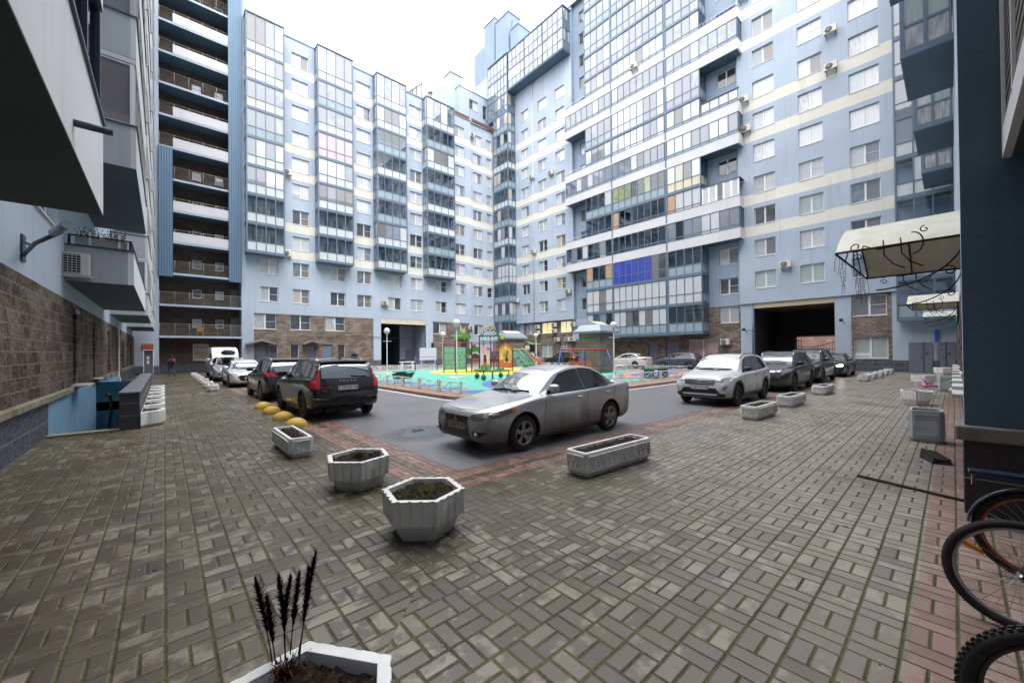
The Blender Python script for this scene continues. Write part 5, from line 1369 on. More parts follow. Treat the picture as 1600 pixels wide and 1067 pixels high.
c=Car('suv',dk2,L=4.6,H=1.67,W=.92)
build_car(c,'dark grey crossover with silver skid plate, second car of the right row',(20.9,5.25,0),PI,nsp=5,rim=M_rimd,cladding=True,rails=M_chrome,front=front_gen([(.44,.86),(.70,.82),(.90,.87),(.86,.95),(.50,.90)],[(-.44,.78),(.44,.78),(.48,.88),(-.48,.88)],M_chrome,('A 174 PM 198',.66),badge=.84,lower=[(-.60,.45),(.60,.45),(.48,.60),(-.48,.60)],sides=[(.2,.87),(.6,.92),(.6,.98),(.25,.94)]),rear=rear_audi)
dk3=carpaint('deep_blue_black_paint',(.03,.036,.045),.5,.25,.5,(.06,.05,.045),.5)
c=Car('suv',dk3,L=4.75,H=1.74,W=.96)
build_car(c,'black tall off road car, third car of the right row',(26.6,5.35,0),PI,nsp=5,rim=M_rimd,rails=M_chrome,front=front_gen([(.50,.86),(.86,.88),(.84,.96),(.52,.95)],[(-.36,.70),(.36,.70),(.40,.92),(-.40,.92)],M_chrome,('C 655 BT 98',.58)),rear=rear_audi)
grn=carpaint('dark_olive_paint',(.05,.06,.05),.4,.28,.4,(.07,.07,.05),.4)
c=Car('sedan',grn,H=1.46)
build_car(c,'dark olive sedan with lit headlamp at the end of the right row',(32.9,5.2,0),PI,front=front_gen([(.44,.66),(.78,.68),(.76,.77),(.5,.75)],[(-.4,.54),(.4,.54),(.42,.68),(-.42,.68)],M_chrome,('E 228 XH 98',.45),drl=[(.50,.66),(.74,.67),(.73,.76),(.52,.75)]),rear=rear_sedan)
# --- far cars along facade B
wt4=carpaint('pearl_white_paint',(.72,.70,.66),.1,.3,.5,(.2,.18,.15),.45)
c=Car('sedan',wt4,H=1.47)
build_car(c,'pearl white sedan seen from behind, half hidden by the brick vent shaft',(35.2,21.9,0),PI/2,rear=rear_sedan)
hb=carpaint('slate_blue_paint',(.075,.10,.15),.4,.3,.4,(.08,.08,.08),.35)
c=Car('hatch',hb)
build_car(c,'slate blue hatchback beside the entrance doors of the far right block',(36.4,17.25,0),PI/2,rear=rear_sedan,nsp=6)
g5=carpaint('grey_black_paint',(.04,.042,.045),.4,.3,.7,(.15,.13,.11),.55)
c=Car('suv',g5,L=4.6)
build_car(c,'black and muddy grey off road car behind the swings',(34.2,29.6,0),PI/2,rear=rear_audi,cladding=True)
s6=carpaint('pale_silver_paint',(.45,.46,.50),.5,.3,.4,(.2,.19,.18),.4)
c=Car('suv',s6,L=4.5,H=1.62)
build_car(c,'pale silver crossover behind the orange slide',(34.0,35.6,0),PI/2,rear=rear_audi)
# ================================================================== PLANTERS
M_conc=simple('planter_concrete_white',(.80,.80,.79),.8,0,.12,5,.4,dirt=(.22,.22,.18,.45))
M_concw=simple('planter_painted_white',(.84,.84,.84),.6,0,.06,5,.3,dirt=(.35,.35,.32,.35))
M_concg=simple('planter_grey',(.46,.49,.51),.8,0,.1,8,.6,dirt=(.2,.21,.19,.4))
def soil_mat():
    M=Mat('potting_soil',(.04,.028,.02),.95,0,.2); n=M.noise(26,5,rough=.7); m=M.noise(70,3)
    c=M.ramp(n,[(.35,(.012,.009,.007)),(.55,(.045,.03,.02)),(.72,(.11,.075,.045))]); c=M.mix(m.sstep(.66,.7)*.7,c,(.25,.2,.13)); M.set('Base Color',c); M.bump(n*1.4+m*.5,1,.03); return M.m
M_soil=soil_mat()
M_weed=simple('green_sprout',(.14,.26,.03),.7,0,.3,30)
M_brownp=simple('dead_stem_brown',(.10,.035,.02),.9,0,.4,30)
M_blackp=simple('dead_fern_black',(.012,.009,.008),.95,0,.4,30)
def soil(t,poly,z,seed,scale=.045,n=7):
    rnd=random.Random(seed); b=MB(); pts=[]; E2=[]
    for i in range(len(poly)):
        a=Vector(poly[i]); c=Vector(poly[(i+1)%len(poly)]); k=max(2,int((c-a).length/.06))
        for j in range(k): pts.append(a+(c-a)*j/k)
    nb=len(pts); E2=[(i,(i+1)%nb) for i in range(nb)]
    x0=min(p[0] for p in pts);x1=max(p[0] for p in pts);y0=min(p[1] for p in pts);y1=max(p[1] for p in pts)
    for _ in range(int((x1-x0)*(y1-y0)*900)): pts.append(Vector((rnd.uniform(x0,x1),rnd.uniform(y0,y1))))
    vs,_,fs,_,_,_=geometry.delaunay_2d_cdt(pts,E2,[],1,1e-5)
    for i,v in enumerate(vs): b.v.append((v[0],v[1],z+(rnd.uniform(-.012,.03) if i>=nb else -.01)))
    for f in fs: b.f.append(tuple(f)); b.m.append(0); b.sm.append(True)
    return b.build('soil',M_soil,t)
def sprouts(t,cx,cy,z,n,r,mat,seed,name='sprouts',h=(.03,.08),w=.008):
    rnd=random.Random(seed); b=MB()
    for i in range(n):
        a=rnd.uniform(0,2*PI); q=r*math.sqrt(rnd.random()); x=cx+q*math.cos(a); y=cy+q*math.sin(a); hh=rnd.uniform(*h); dx=rnd.uniform(-.03,.03); dy=rnd.uniform(-.03,.03)
        b.poly([(x-w,y,z),(x+w,y,z),(x+dx,y+dy,z+hh)]); b.poly([(x,y-w,z),(x,y+w,z),(x+dx-.01,y+dy,z+hh*.9)])
    return b.build(name,mat,t)
def hexpts(R,rot,n=6): return [(R*math.cos(math.radians(rot+360*i/n)),R*math.sin(math.radians(rot+360*i/n))) for i in range(n)]
def flutes(R,rot,per=4,d=.020,n=6):
    """hexagon outline with shallow vertical flutes"""
    H=hexpts(R,rot,n); out=[]
    for i in range(n):
        a=Vector(H[i]); c=Vector(H[(i+1)%n]); e=(c-a); nn=Vector((-e[1],e[0])).normalized(); 
        if nn.dot((a+c)/2)>0: nn=-nn
        out.append(tuple(a))
        for j in range(per):
            u0=(j+.30)/per; u1=(j+.42)/per; u2=(j+.62)/per; u3=(j+.74)/per
            out+= [tuple(a+e*u0),tuple(a+e*u1+nn*d),tuple(a+e*u2+nn*d),tuple(a+e*u3)]
    return out
def hex_planter(label,loc,rot=20,R=.375,mat=None,seed=1,zr=.42,lean=0):
    t=thing('hexagonal_planter',label,'planter',loc,0,'hexagonal concrete planters'); mat=mat or M_conc
    b=MB(); zb=zr*.40
    O=flutes(R,rot); n=len(O)
    top=flutes(R*1.02,rot,d=.018 if rot>10 else .004); bot=flutes(R*.985,rot)
    low=[(x*.90,y*.90) for x,y in [tuple(Vector(p).normalized()*min(Vector(p).length,1)) for p in bot]]
    r1=[(x,y,zr) for x,y in top]; r0=[(x,y,zb) for x,y in bot]
    I=[]
    Hs=[Vector(p) for p in hexpts(R*.86,rot)]
    def hexproj(p,k):
        v=Vector(p); return (v[0]*k,v[1]*k)
    inn=[(*hexproj(p,.86),zr) for p in flutes(R,rot,d=0)]
    ind=[(*hexproj(p,.84),zr-.07) for p in flutes(R,rot,d=0)]
    und=[(*hexproj(p,.89),zb) for p in flutes(R,rot,d=0)]
    base=[(*hexproj(p,.76),.05) for p in flutes(R,rot,d=0)]
    base2=[(*hexproj(p,.71),0) for p in flutes(R,rot,d=0)]
    b.ring([base2,base,und,r0,r1,inn,ind],0,False,True,False)
    o=b.build('planter_shell',mat,t); bevel(o,.004,1)
    soil(t,[hexproj(p,.85) for p in hexpts(R,rot)],zr-.05,seed)
    return t
t=hex_planter('whitish fluted hexagonal planter with soil and tiny green sprouts, nearest free standing one',(1.97,3.60,0),19,.415,seed=3,zr=.41)
sprouts(t,-.08,.05,.38,60,.2,M_weed,4,w=.003,h=(.01,.035)); sprouts(t,.06,.02,.38,40,.06,simple('yellow_sprout',(.34,.26,.05),.8),5,w=.003,h=(.03,.07))
t=hex_planter('whitish fluted hexagonal planter with a dead brown plant, second from the camera',(1.98,5.42,0),16,.43,seed=5,zr=.40)
sprouts(t,0,0,.36,90,.07,M_brownp,6,'dead_plant',(.03,.10),.003)
near=hex_planter('fluted hexagonal planter with tall blackened dead fern stalks at the bottom of the picture',(.335,1.64,0),6,.415,M_concw,seed=8,zr=.45)
# tall dead fern plumes
rnd=random.Random(11)
plumes=[((.02,.36),(-.035,.43),.40),((.03,.34),(.0,.38),.33),((.06,.35),(.05,.40),.39),((.07,.33),(.09,.36),.39),((.10,.34),(.165,.36),.40),((.11,.33),(.195,.36),.46),((.08,.36),(.14,.42),.36)]
for (bx,by),(tx,ty),h in plumes:
    b=MB(); N=14; pts=[]; k=rnd.uniform(-.02,.02)
    bx-=.0; by-=.02
    for i in range(N+1):
        u=i/N; pts.append((bx+(tx-bx)*u**1.5+k*math.sin(PI*u),by+(ty-by)*u-.0,.39+h*u))
    b.tube(pts,[.0035-.002*i/N for i in range(N+1)],5)
    for i in range(420):
        u=rnd.uniform(.46,1.0); j=min(N-1,int(u*N)); f_=u*N-j; p=Vector(pts[j]).lerp(Vector(pts[j+1]),f_)
        w=(.020*math.sin(PI*min(1,(u-.42)/.60))**.6+.003)*rnd.uniform(.35,1.0)**1.2*rnd.choice((1,1,1.2,1.9)); a=rnd.uniform(0,2*PI)
        d=Vector((math.cos(a)*w,math.sin(a)*w,rnd.uniform(.008,.045))); s_=Vector((-math.sin(a),math.cos(a),0))*.0035
        b.poly([p-s_,p+s_,p+d])
        b.poly([p-Vector((0,0,.004)),p+Vector((0,0,.004)),p+d*.8])
    b.build('dead_fern_stalk',M_blackp,near)
b=MB()
for i in range(46):
    a=rnd.uniform(0,2*PI); L=rnd.uniform(.06,.15); x,y=.05+rnd.uniform(-.03,.03),.31+rnd.uniform(-.03,.02)
    if y+math.sin(a)*L>.33: L*=.3
    b.tube([(x,y,.39),(x+math.cos(a)*L*.5,y+math.sin(a)*L*.4,.39+rnd.uniform(.04,.10)),(x+math.cos(a)*L,y+math.sin(a)*L*.8,.40+rnd.uniform(.0,.09))],[.003,.0025,.001],4)
b.build('dead_leaves',M_brownp,near)
# triangle relief trough
def trough(label,loc,rz,L=1.55,W=.40,H=.35,mat=None,cells=7,group='rectangular concrete planters',relief=True,seed=1,bold=True):
    t=thing('rectangular_planter',label,'planter',loc,rz,group); mat=mat or M_conc
    b=MB(); hl,hw=L/2,W/2; ch=.03
    def oct_(k,e=0): 
        a,c=hl*k[0]+e,hw*k[1]+e; return [(a-ch,-c),(a,-c+ch),(a,c-ch),(a-ch,c),(-a+ch,c),(-a,c-ch),(-a,-c+ch),(-a+ch,-c)]
    def R(p,z): return [(x,y,z) for x,y in p]
    b.ring([R(oct_((.93,.78)),0),R(oct_((1,1),-.008),).copy() if 0 else R(oct_((1,1),-.006),.075),R(oct_((1,1),-.006),.085),R(oct_((1,1)),.10),R(oct_((1,1)),H-.012),R(oct_((1,1),-.008),H),R(oct_((1,1),-.045),H),R(oct_((1,1),-.055),H-.06)],0,False,True,False)
    b.build('planter_shell',mat,t)
    soil(t,[(x,y) for x,y in oct_((1,1),-.05)],H-.045,seed)
    if relief:
        b=MB(); z0,z1=.125,H-.075
        def bar(side,u0,v0,u1,v1,w=.014):
            du,dv=u1-u0,v1-v0; l=math.hypot(du,dv); nu,nv=-dv/l*w/2,du/l*w/2; P_=[(u0+nu,v0+nv),(u0-nu,v0-nv),(u1-nu,v1-nv),(u1+nu,v1+nv)]
            def q(u,v,e):
                if side=='S': return (u,-hw-e,v)
                if side=='N': return (-u,hw+e,v)
                if side=='E': return (hl+e,u,v)
                return (-hl-e,-u,v)
            b.ring([[q(u,v,-.004) for u,v in P_],[q(u,v,.020) for u,v in P_]],0,False)
        for side,hal,n in (('S',hl,cells),('N',hl,cells),('E',hw,1),('W',hw,1)):
            a=hal-.055
            for (p,q_) in (((-a,z0-.02),(a,z0-.02)),((-a,z1+.02),(a,z1+.02)),((-a,z0-.02),(-a,z1+.02)),((a,z0-.02),(a,z1+.02))): bar(side,*p,*q_,.014)
            if n==1: 
                cw=a*.42
                for c0,up in ((-a*.48,0),(a*.48,1)):
                    y0,y1=(z0,z1) if up else (z1,z0)
                    bar(side,c0-cw,y0,c0+cw,y0); bar(side,c0-cw,y0,c0,y1); bar(side,c0+cw,y0,c0,y1)
            else:
                st=2*a/n
                for i in range(n):
                    c0=-a+st*(i+.5); h=st*.24
                    bar(side,c0-st*.42,z1,c0+st*.10,z1); bar(side,c0-st*.42,z1,c0-st*.16,z0); bar(side,c0+st*.10,z1,c0-st*.16,z0)
                    bar(side,c0-st*.10,z0,c0+st*.42,z0); bar(side,c0-st*.10,z0,c0+st*.16,z1); bar(side,c0+st*.42,z0,c0+st*.16,z1)
        b.build('relief_pattern',mat,t)
    return t
trough('long white trough planter with triangle relief standing before the silver sedan',(5.19,3.56,0),math.radians(-3),1.60,.40,.36,cells=6,seed=2)
t=trough('white trough planter with triangle relief beside the row of yellow domes, nearest on the left',(1.76,8.15,0),PI/2,1.40,.36,.35,cells=5,seed=3)
sprouts(t,.3,0,.31,20,.05,M_weed,7,w=.004,h=(.02,.05))
for i,(x,lab) in enumerate([(11.75,'white trough planter before the white crossover with triangle relief'),(14.85,'white trough planter between white crossover and dark grey crossover'),(19.4,'white trough planter beside the dark grey crossover rear wheel')]):
    trough(lab,(x,3.42,0),math.radians(-2),1.45,.40,.35,cells=5,seed=20+i)
for i,(x,y) in enumerate([(28.2,3.2),(30.4,3.15),(32.6,3.05),(34.8,3.0),(37.0,2.95)]):
    trough(['first and nearest','second','third','fourth','fifth and furthest'][i]+' of five small white troughs right of the olive sedan',(x,y,0),0,1.25,.40,.33,cells=4,seed=30+i)
for i,y in enumerate([23.8,26.4,29.6,33.0,36.4,39.8]):
    trough(['first and nearest','second','third','fourth','fifth','sixth and furthest'][i]+' of six small white troughs left of the white sedan row',(1.76,y,0),PI/2,.95,.38,.33,M_concw,cells=3,seed=40+i)
# half round planters by the granite wall
for i in range(7):
    y=13.75+1.72*i
    t=thing('half_round_planter',['nearest','second','third','fourth','fifth','sixth','furthest'][i]+' of seven white half round planters along the dark granite wall','planter',(-.43,y,0),0,'half round planters along the granite wall')
    b=MB(); 
    def dd(r,e): return [(0.0+e,-.66+e)]+[(r*math.cos(a)*1.0*.62/.62*.66 if 0 else (.12+r*math.cos(a)),(.66/.48)*r*math.sin(a)) for a in [(-PI/2+PI*k/14) for k in range(15)]]+[(0.0+e,.66-e)]
    O=dd(.33,0); 
    def rg(k,z): return [(.02+(x-.02)*k,y_*k,z) for x,y_ in O]
    b.ring([rg(.86,0),rg(.97,.06),rg(1,.08),rg(1,.37),rg(.98,.39),rg(.84,.39),rg(.82,.33)],0,False,True,False); b.build('planter_shell',M_concw,t)
    soil(t,[(x,y_) for x,y_,z in rg(.83,0)],.345,60+i)
# grey square planters on the right
def square_pl(label,loc,s=.52,h=.58):
    t=thing('square_planter',label,'planter',loc,0,'grey square planters'); b=MB(); a=s/2; c=.05
    def o(k): return [(a*k-c,-a*k),(a*k,-a*k+c),(a*k,a*k-c),(a*k-c,a*k),(-a*k+c,a*k),(-a*k,a*k-c),(-a*k,-a*k+c),(-a*k+c,-a*k)]
    b.ring([[(x,y,z) for x,y in o(k)] for k,z in ((.88,0),(.97,.05),(1,.06),(1,h-.01),(.98,h),(.82,h),(.80,h-.06))],0,False,True,False); b.build('planter_shell',M_concg,t)
    soil(t,[(x*.98,y*.98) for x,y in o(.8)],h-.05,9)
    b=MB()
    for i in range(4):
        ca,sa=[(1,0),(0,1),(-1,0),(0,-1)][i]
        def q(u,v,e): return (ca*(a+e)-sa*u,sa*(a+e)+ca*u,v)
        for (u0,u1,v0,v1) in ((-a*.66,a*.66,.09,.115),(-a*.66,a*.66,h-.1,h-.075),(-a*.66,-a*.58,.13,h-.12),(a*.58,a*.66,.13,h-.12),(-a*.58,a*.58,.13,.15),(-a*.58,a*.58,h-.14,h-.12)):
            b.ring([[q(u0,v0,-.003),q(u1,v0,-.003),q(u1,v1,-.003),q(u0,v1,-.003)],[q(u0,v0,.012),q(u1,v0,.012),q(u1,v1,.012),q(u0,v1,.012)]],0,False)
    b.build('relief_pattern',M_concg,t)
    return t
square_pl('big grey square planter on the paving near the blue pillar',(10.95,.36,0),.46,.60)
square_pl('distant grey square planter with toys lying beside it',(23.5,.20,0),.46,.64)
hex_planter('white fluted hexagonal planter just behind the big grey square planter',(17.6,.78,0),0,.40,M_concw,seed=70,zr=.44)
hex_planter('white fluted hexagonal planter behind the distant grey square planter',(35.0,.42,0),0,.45,M_concw,seed=71,zr=.55)
hex_planter('small white hexagonal planter with a pink toy leaning on it',(26.2,.95,0),10,.42,M_concw,seed=72,zr=.50)
M_pinkt=simple('pink_plastic',(.80,.22,.50),.4)
t=thing('toy_scooter','pink toy scooter lying against the small white planter','toy',(25.4,.80,0))
b=MB(); b.tube([(0,.2,.45),(0,-.05,.12)],.025,6,1); b.tube([(-.2,.0,.08),(.25,-.3,.08)],.04,6); b.sphere((-.2,.05,.08),.08,8); b.sphere((.25,-.3,.08),.08,8); b.sphere((0,.1,.12),.12,8,0,.5); b.build('scooter_body',[M_pinkt,simple('purple_plastic',(.30,.16,.55),.4)],t)
t=thing('toy_pile','heap of bright plastic toys beside the distant grey square planter','toys',(22.4,-.02,0))
for i,(c_,x,y,z,r) in enumerate([((.6,.5,.05),0,0,.35,.10),((.05,.4,.1),.2,.05,.45,.09),((.7,.7,.7),-.1,.02,.15,.14),((.6,.1,.1),.15,-.03,.12,.12),((.05,.3,.4),.3,.03,.25,.1)]):
    b=MB(); b.sphere((x,y,z),r,10,0,.8); b.cyl((x,y,z-.1),(x+.05,y,z+.22),.025,6); b.build('toy',simple('toy_plastic',c_,.4),t)
# flattened black crate
t=thing('cardboard_box','black folded box with a wooden rim lying against the ledge','box',(9.05,.20,0),.35); t.scale=(.75,.75,.7)
b=MB(); b.ring([[(-.30,-.16,.0),(.30,-.16,.0),(.30,.16,.0),(-.30,.16,.0)],[(-.22,-.14,.10),(.34,-.10,.16),(.32,.12,.22),(-.24,.12,.12)]],0,False); b.build('box_body',M_black,t)
b=MB(); b.ring([[(-.22,-.15,.105),(.34,-.115,.165),(.34,-.085,.17),(-.22,-.11,.115)],[(-.22,-.15,.125),(.34,-.115,.185),(.34,-.085,.19),(-.22,-.11,.135)]],0,False); b.build('box_rim',simple('brown_wood',(.17,.10,.06),.7),t)
# drain strips / tilted paving lips on the right
for i,(x0,y0,x1,y1) in enumerate([(7.25,.90,6.95,-.06)]):
    t=thing('paving_step','low dark edged step in the paving beside the right hand wall','step')
    a=Vector((x0,y0)); c=Vector((x1,y1)); d=(c-a).normalized(); n=Vector((d.y,-d.x))
    if n.x<0: n=-n
    b=MB(); q=[a,c,c+n*1.9,a+n*1.9]
    b.ring([[(p.x,p.y,.0) for p in q],[(q[0].x,q[0].y,.032),(q[1].x,q[1].y,.032),(q[2].x,q[2].y,.004),(q[3].x,q[3].y,.004)]],0,False); b.build('slab',M_pave,t)
    b=MB(); q=[a-n*.035,c-n*.035,c-n*.002,a-n*.002]; b.ring([[(p.x,p.y,0) for p in q],[(p.x,p.y,.03) for p in q]],0,False); b.build('edge_strip',simple('dark_edge_wood',(.05,.042,.035),.9) if i==0 else bpy.data.materials['dark_edge_wood'],t)
# yellow domes
M_dome=simple('dome_yellow_paint',(.62,.40,.06),.65,0,.1,8,.3,dirt=(.25,.18,.06,.4))
for i,y in enumerate([10.75,12.15,13.65,15.05]):
    t=thing('parking_dome',['nearest','second','third','furthest'][i]+' of four yellow concrete domes beside the black estate car','bollard',(2.42,y,0),0,'yellow concrete domes')
    b=MB(); b.sphere((0,0,.02),.25,24,0,.78,True); b.cyl((0,0,0),(0,0,.022),.25,24); b.build('dome',M_dome,t)
# ================================================================== LAMPS
M_lp=simple('lamp_post_white',(.66,.66,.66),.45,0,.05,4)
Mg=Mat('lamp_globe',(.88,.88,.88),.5,0,.3); M_globe=Mg.m
def lamp(label,x,y,z0,h,r=.19,arm=True):
    t=thing('street_lamp',label,'street lamp',(x,y,z0),0,'globe lamps of the playground')
    b=MB(); b.lathe([(.16,0),(.16,.03),(.06,.05),(.055,.5),(.045,.55),(.032,.6),(.03,h-.5)],(0,0,0),12,0,'z',True); b.build('post',M_lp,t)
    b=MB(); b.sphere((0,0,h-r),r,18); b.build('globe',M_globe,t)
    b=MB()
    b.lathe([(.035,h-.5),(.05,h-2*r-.06),(.08,h-2*r-.02),(.08,h-2*r+.03)],(0,0,0),12)
    for a in (0,PI/2,PI,1.5*PI): b.tube([(.04*math.cos(a),.04*math.sin(a),h-2*r-.10),(.17*math.cos(a),.17*math.sin(a),h-2*r),(1.12*r*math.cos(a),1.12*r*math.sin(a),h-1.35*r),(1.18*r*math.cos(a),1.18*r*math.sin(a),h-r)],.012,5)
    b.tube([(1.18*r*math.cos(a),1.18*r*math.sin(a),h-r) for a in [2*PI*i/20 for i in range(20)]],.012,5,0,True)
    if arm: b.cyl((-.25,.2,h-.95),(.25,-.2,h-.95),.018,6)
    b.build('globe_holder',M_lp,t)
lamp('white globe lamp before the far passage, left edge of the playground',11.83,26.7,.13,3.4)
lamp('white globe lamp nearest to the camera, before the climbing wall',12.74,19.2,.13,3.55,.21)
lamp('white globe lamp directly behind the climbing wall corner',17.6,28.6,.13,3.35,.2)
lamp('white globe lamp behind the orange slide',24.15,24.05,.13,3.2,.18)
lamp('white globe lamp standing before the brick vent shaft',19.85,13.3,.13,3.35,.2)
# ================================================================== LOW FENCES
def fence(label,pts,ph=1.75,h=.46,z=.13):
    t=thing('low_fence',label,'fence')
    for a,c in zip(pts,pts[1:]):
        a=Vector((*a,0)); c=Vector((*c,0)); L=(c-a).length; n=max(1,round(L/ph)); d=(c-a)/n
        for i in range(n):
            p=a+d*(i+.04); q=a+d*(i+.96); b=MB(); up=Vector((0,0,1)); w=.026
            for e in (p,q): b.box(e.x-w,e.x+w,e.y-w,e.y+w,z,z+h+.04)
            def P2(u,v): e=p.lerp(q,u); return (e.x,e.y,z+v)
            b.tube([P2(0,h),P2(1,h)],.020,4); b.tube([P2(0,.07),P2(1,.07)],.018,4)
            b.tube([P2(0,.08),P2(.5,h-.02)],.014,4); b.tube([P2(.5,h-.02),P2(1,.08)],.014,4); b.tube([P2(0,h-.02),P2(.5,.08)],.014,4); b.tube([P2(.5,.08),P2(1,h-.02)],.014,4); b.tube([P2(.5,.07),P2(.5,h)],.014,4)
            b.build('fence_panel',M_pvc,t)
fence('low white crossed fence along the left edge of the playground',[(8.6,33.0),(8.6,12.6)])
fence('low white crossed fence along the near right edge of the playground',[(9.6,11.2),(26.0,10.55)])
fence('low white crossed fence along the far edge before the passage',[(8.9,33.9),(19.6,33.4)])
fence('low white crossed fence along the right edge before the hatchback',[(27.6,12.2),(28.2,31.5)])
# ================================================================== VENT SHAFTS
M_shaft=stonewall('vent_shaft_stone',(.25,.215,.18),(.35,.31,.27),(.14,.12,.10),.5,.14,1.0,.035)
M_tin=simple('zinc_sheet',(.27,.33,.39),.35,.3,.08,3)
def shaft(label,x,y,sx,sy):
    t=thing('vent_shaft',label,'vent shaft',(x,y,.13))
    b=MB(); b.box(0,sx,0,sy,0,2.95); b.build('brick_shaft',M_shaft,t)
    b=MB(); e=.28
    b.ring([[(-e,-e,2.93),(sx+e,-e,2.93),(sx+e,sy+e,2.93),(-e,sy+e,2.93)],[(-e,-e,3.08),(sx+e,-e,3.08),(sx+e,sy+e,3.08),(-e,sy+e,3.08)],[(.1,.1,3.55),(sx-.1,.1,3.55),(sx-.1,sy-.1,3.55),(.1,sy-.1,3.55)]],0,False); b.build('tin_roof',M_tin,t)
    b=MB(); b.ring([[(.15,.25,3.55),(.15,sy/2,3.85),(.15,sy-.25,3.55)],[(sx-.15,.25,3.55),(sx-.15,sy/2,3.85),(sx-.15,sy-.25,3.55)]],0,False); b.build('ridge_cap',simple('beige_tin',(.50,.46,.38),.5),t)
shaft('stone clad vent shaft with zinc roof behind the swings, larger of the two',23.6,17.0,1.7,1.9)
shaft('stone clad vent shaft with zinc roof behind the playground tower, further away',26.7,31.0,2.6,1.7)
# ================================================================== PEOPLE
def skin_body(name,verts,edges,radii,mat,parent,root=0,lv=2):
    me=bpy.data.meshes.new(name); me.from_pydata(verts,edges,[]); me.materials.append(mat)
    o=link(name,me,parent); m=o.modifiers.new('skin','SKIN'); m.use_smooth_shade=True
    for i,r in enumerate(radii):
        sv=me.skin_vertices[0].data[i]; sv.radius=(r,r) if not isinstance(r,tuple) else r
        sv.use_root=(i==root)
    s_=o.modifiers.new('sub','SUBSURF'); s_.levels=lv; s_.render_levels=lv
    dg=bpy.context.evaluated_depsgraph_get(); r=bpy.data.meshes.new_from_object(o.evaluated_get(dg)); o.modifiers.clear(); o.data=r; r.name=name
    r.materials.clear(); r.materials.append(mat); return o
def person(label,loc,rz,coat,trouser,hood,pack=None,stride=.22):
    t=thing('person',label,'person',loc,rz)
    # x forward
    V=[(0,0,.95),(0,0,1.12),(0,0,1.32),(.01,0,1.46),(.015,0,1.53),(.03,0,1.62),(.03,0,1.70),
       (0,.09,.90),(.10,.10,.50),(-.02+stride*.6,.10,.09),(.12+stride*.6,.105,.045),
       (0,-.09,.90),(-.02,-.10,.50),(-.12-stride*.7,-.10,.12),(-.02-stride*.7,-.105,.045),
       (-.01,.19,1.42),(-.10,.25,1.18),(.03,.25,.95),(.09,.23,.87),(-.01,-.19,1.42),(.02,-.25,1.16),(.16,-.22,1.00),(.23,-.20,.95)]
    Ed=[(0,1),(1,2),(2,3),(3,4),(4,5),(5,6),(0,7),(7,8),(8,9),(9,10),(0,11),(11,12),(12,13),(13,14),(3,15),(15,16),(16,17),(17,18),(3,19),(19,20),(20,21),(21,22)]
    Rd=[(.15,.12),(.15,.12),(.16,.12),.08,.055,.10,.07,.10,.07,.045,.04,.10,.07,.045,.04,.065,.05,.035,.03,.065,.05,.035,.03]
    M=Mat('skin_and_clothes_'+label[:6],coat,.8); x,y,z=M.xyz(); M.set('Base Color',M.mix(z.lt(.86),M.mix(z.gt(1.5),coat,(.42,.27,.20)),trouser))
    skin_body('body',V,Ed,Rd,M.m,t)
    b=MB(); b.lathe([(.19,.86),(.195,1.0),(.185,1.2),(.20,1.36),(.13,1.47),(.07,1.5)],(0,0,0),16); 
    b.xf(Matrix.Diagonal((.82,1.08,1,1))); 
    b.build('jacket',simple('jacket_cloth',coat,.85,0,.15,20,.3),t)
    if hood:
        b=MB(); b.sphere((.0,0,1.63),.14,16,0,1.08); b.build('hood',simple('hood_cloth',hood,.9),t)
    if pack:
        b=MB(); b.sphere((-.22,0,1.24),.16,14,0,1.35); b.build('backpack',simple('backpack_red',pack,.7),t)
    # feet
    for x_,y_ in ((.17+stride*.6,.105),(.03-stride*.7,-.105)):
        b=MB(); b.sphere((x_-.03,y_,.045),.07,10,0,.65); b.xf(Matrix.Translation((x_-.03,y_,0))@Matrix.Diagonal((1.7,.85,1,1))@Matrix.Translation((-x_+.03,-y_,0))); b.build('shoe',simple('shoe_pale',(.3,.28,.26),.7),t)
    return t
person('person walking away before the brick gallery with a red backpack and blue jeans',(.45,44.0,0),2.2,(.025,.03,.05),(.03,.06,.14),(.02,.02,.03),(.25,.03,.04))
person('person in a black hood standing beyond the black estate car',(5.88,16.45,0),.4,(.015,.015,.018),(.02,.02,.03),(.012,.012,.014),None,.05)
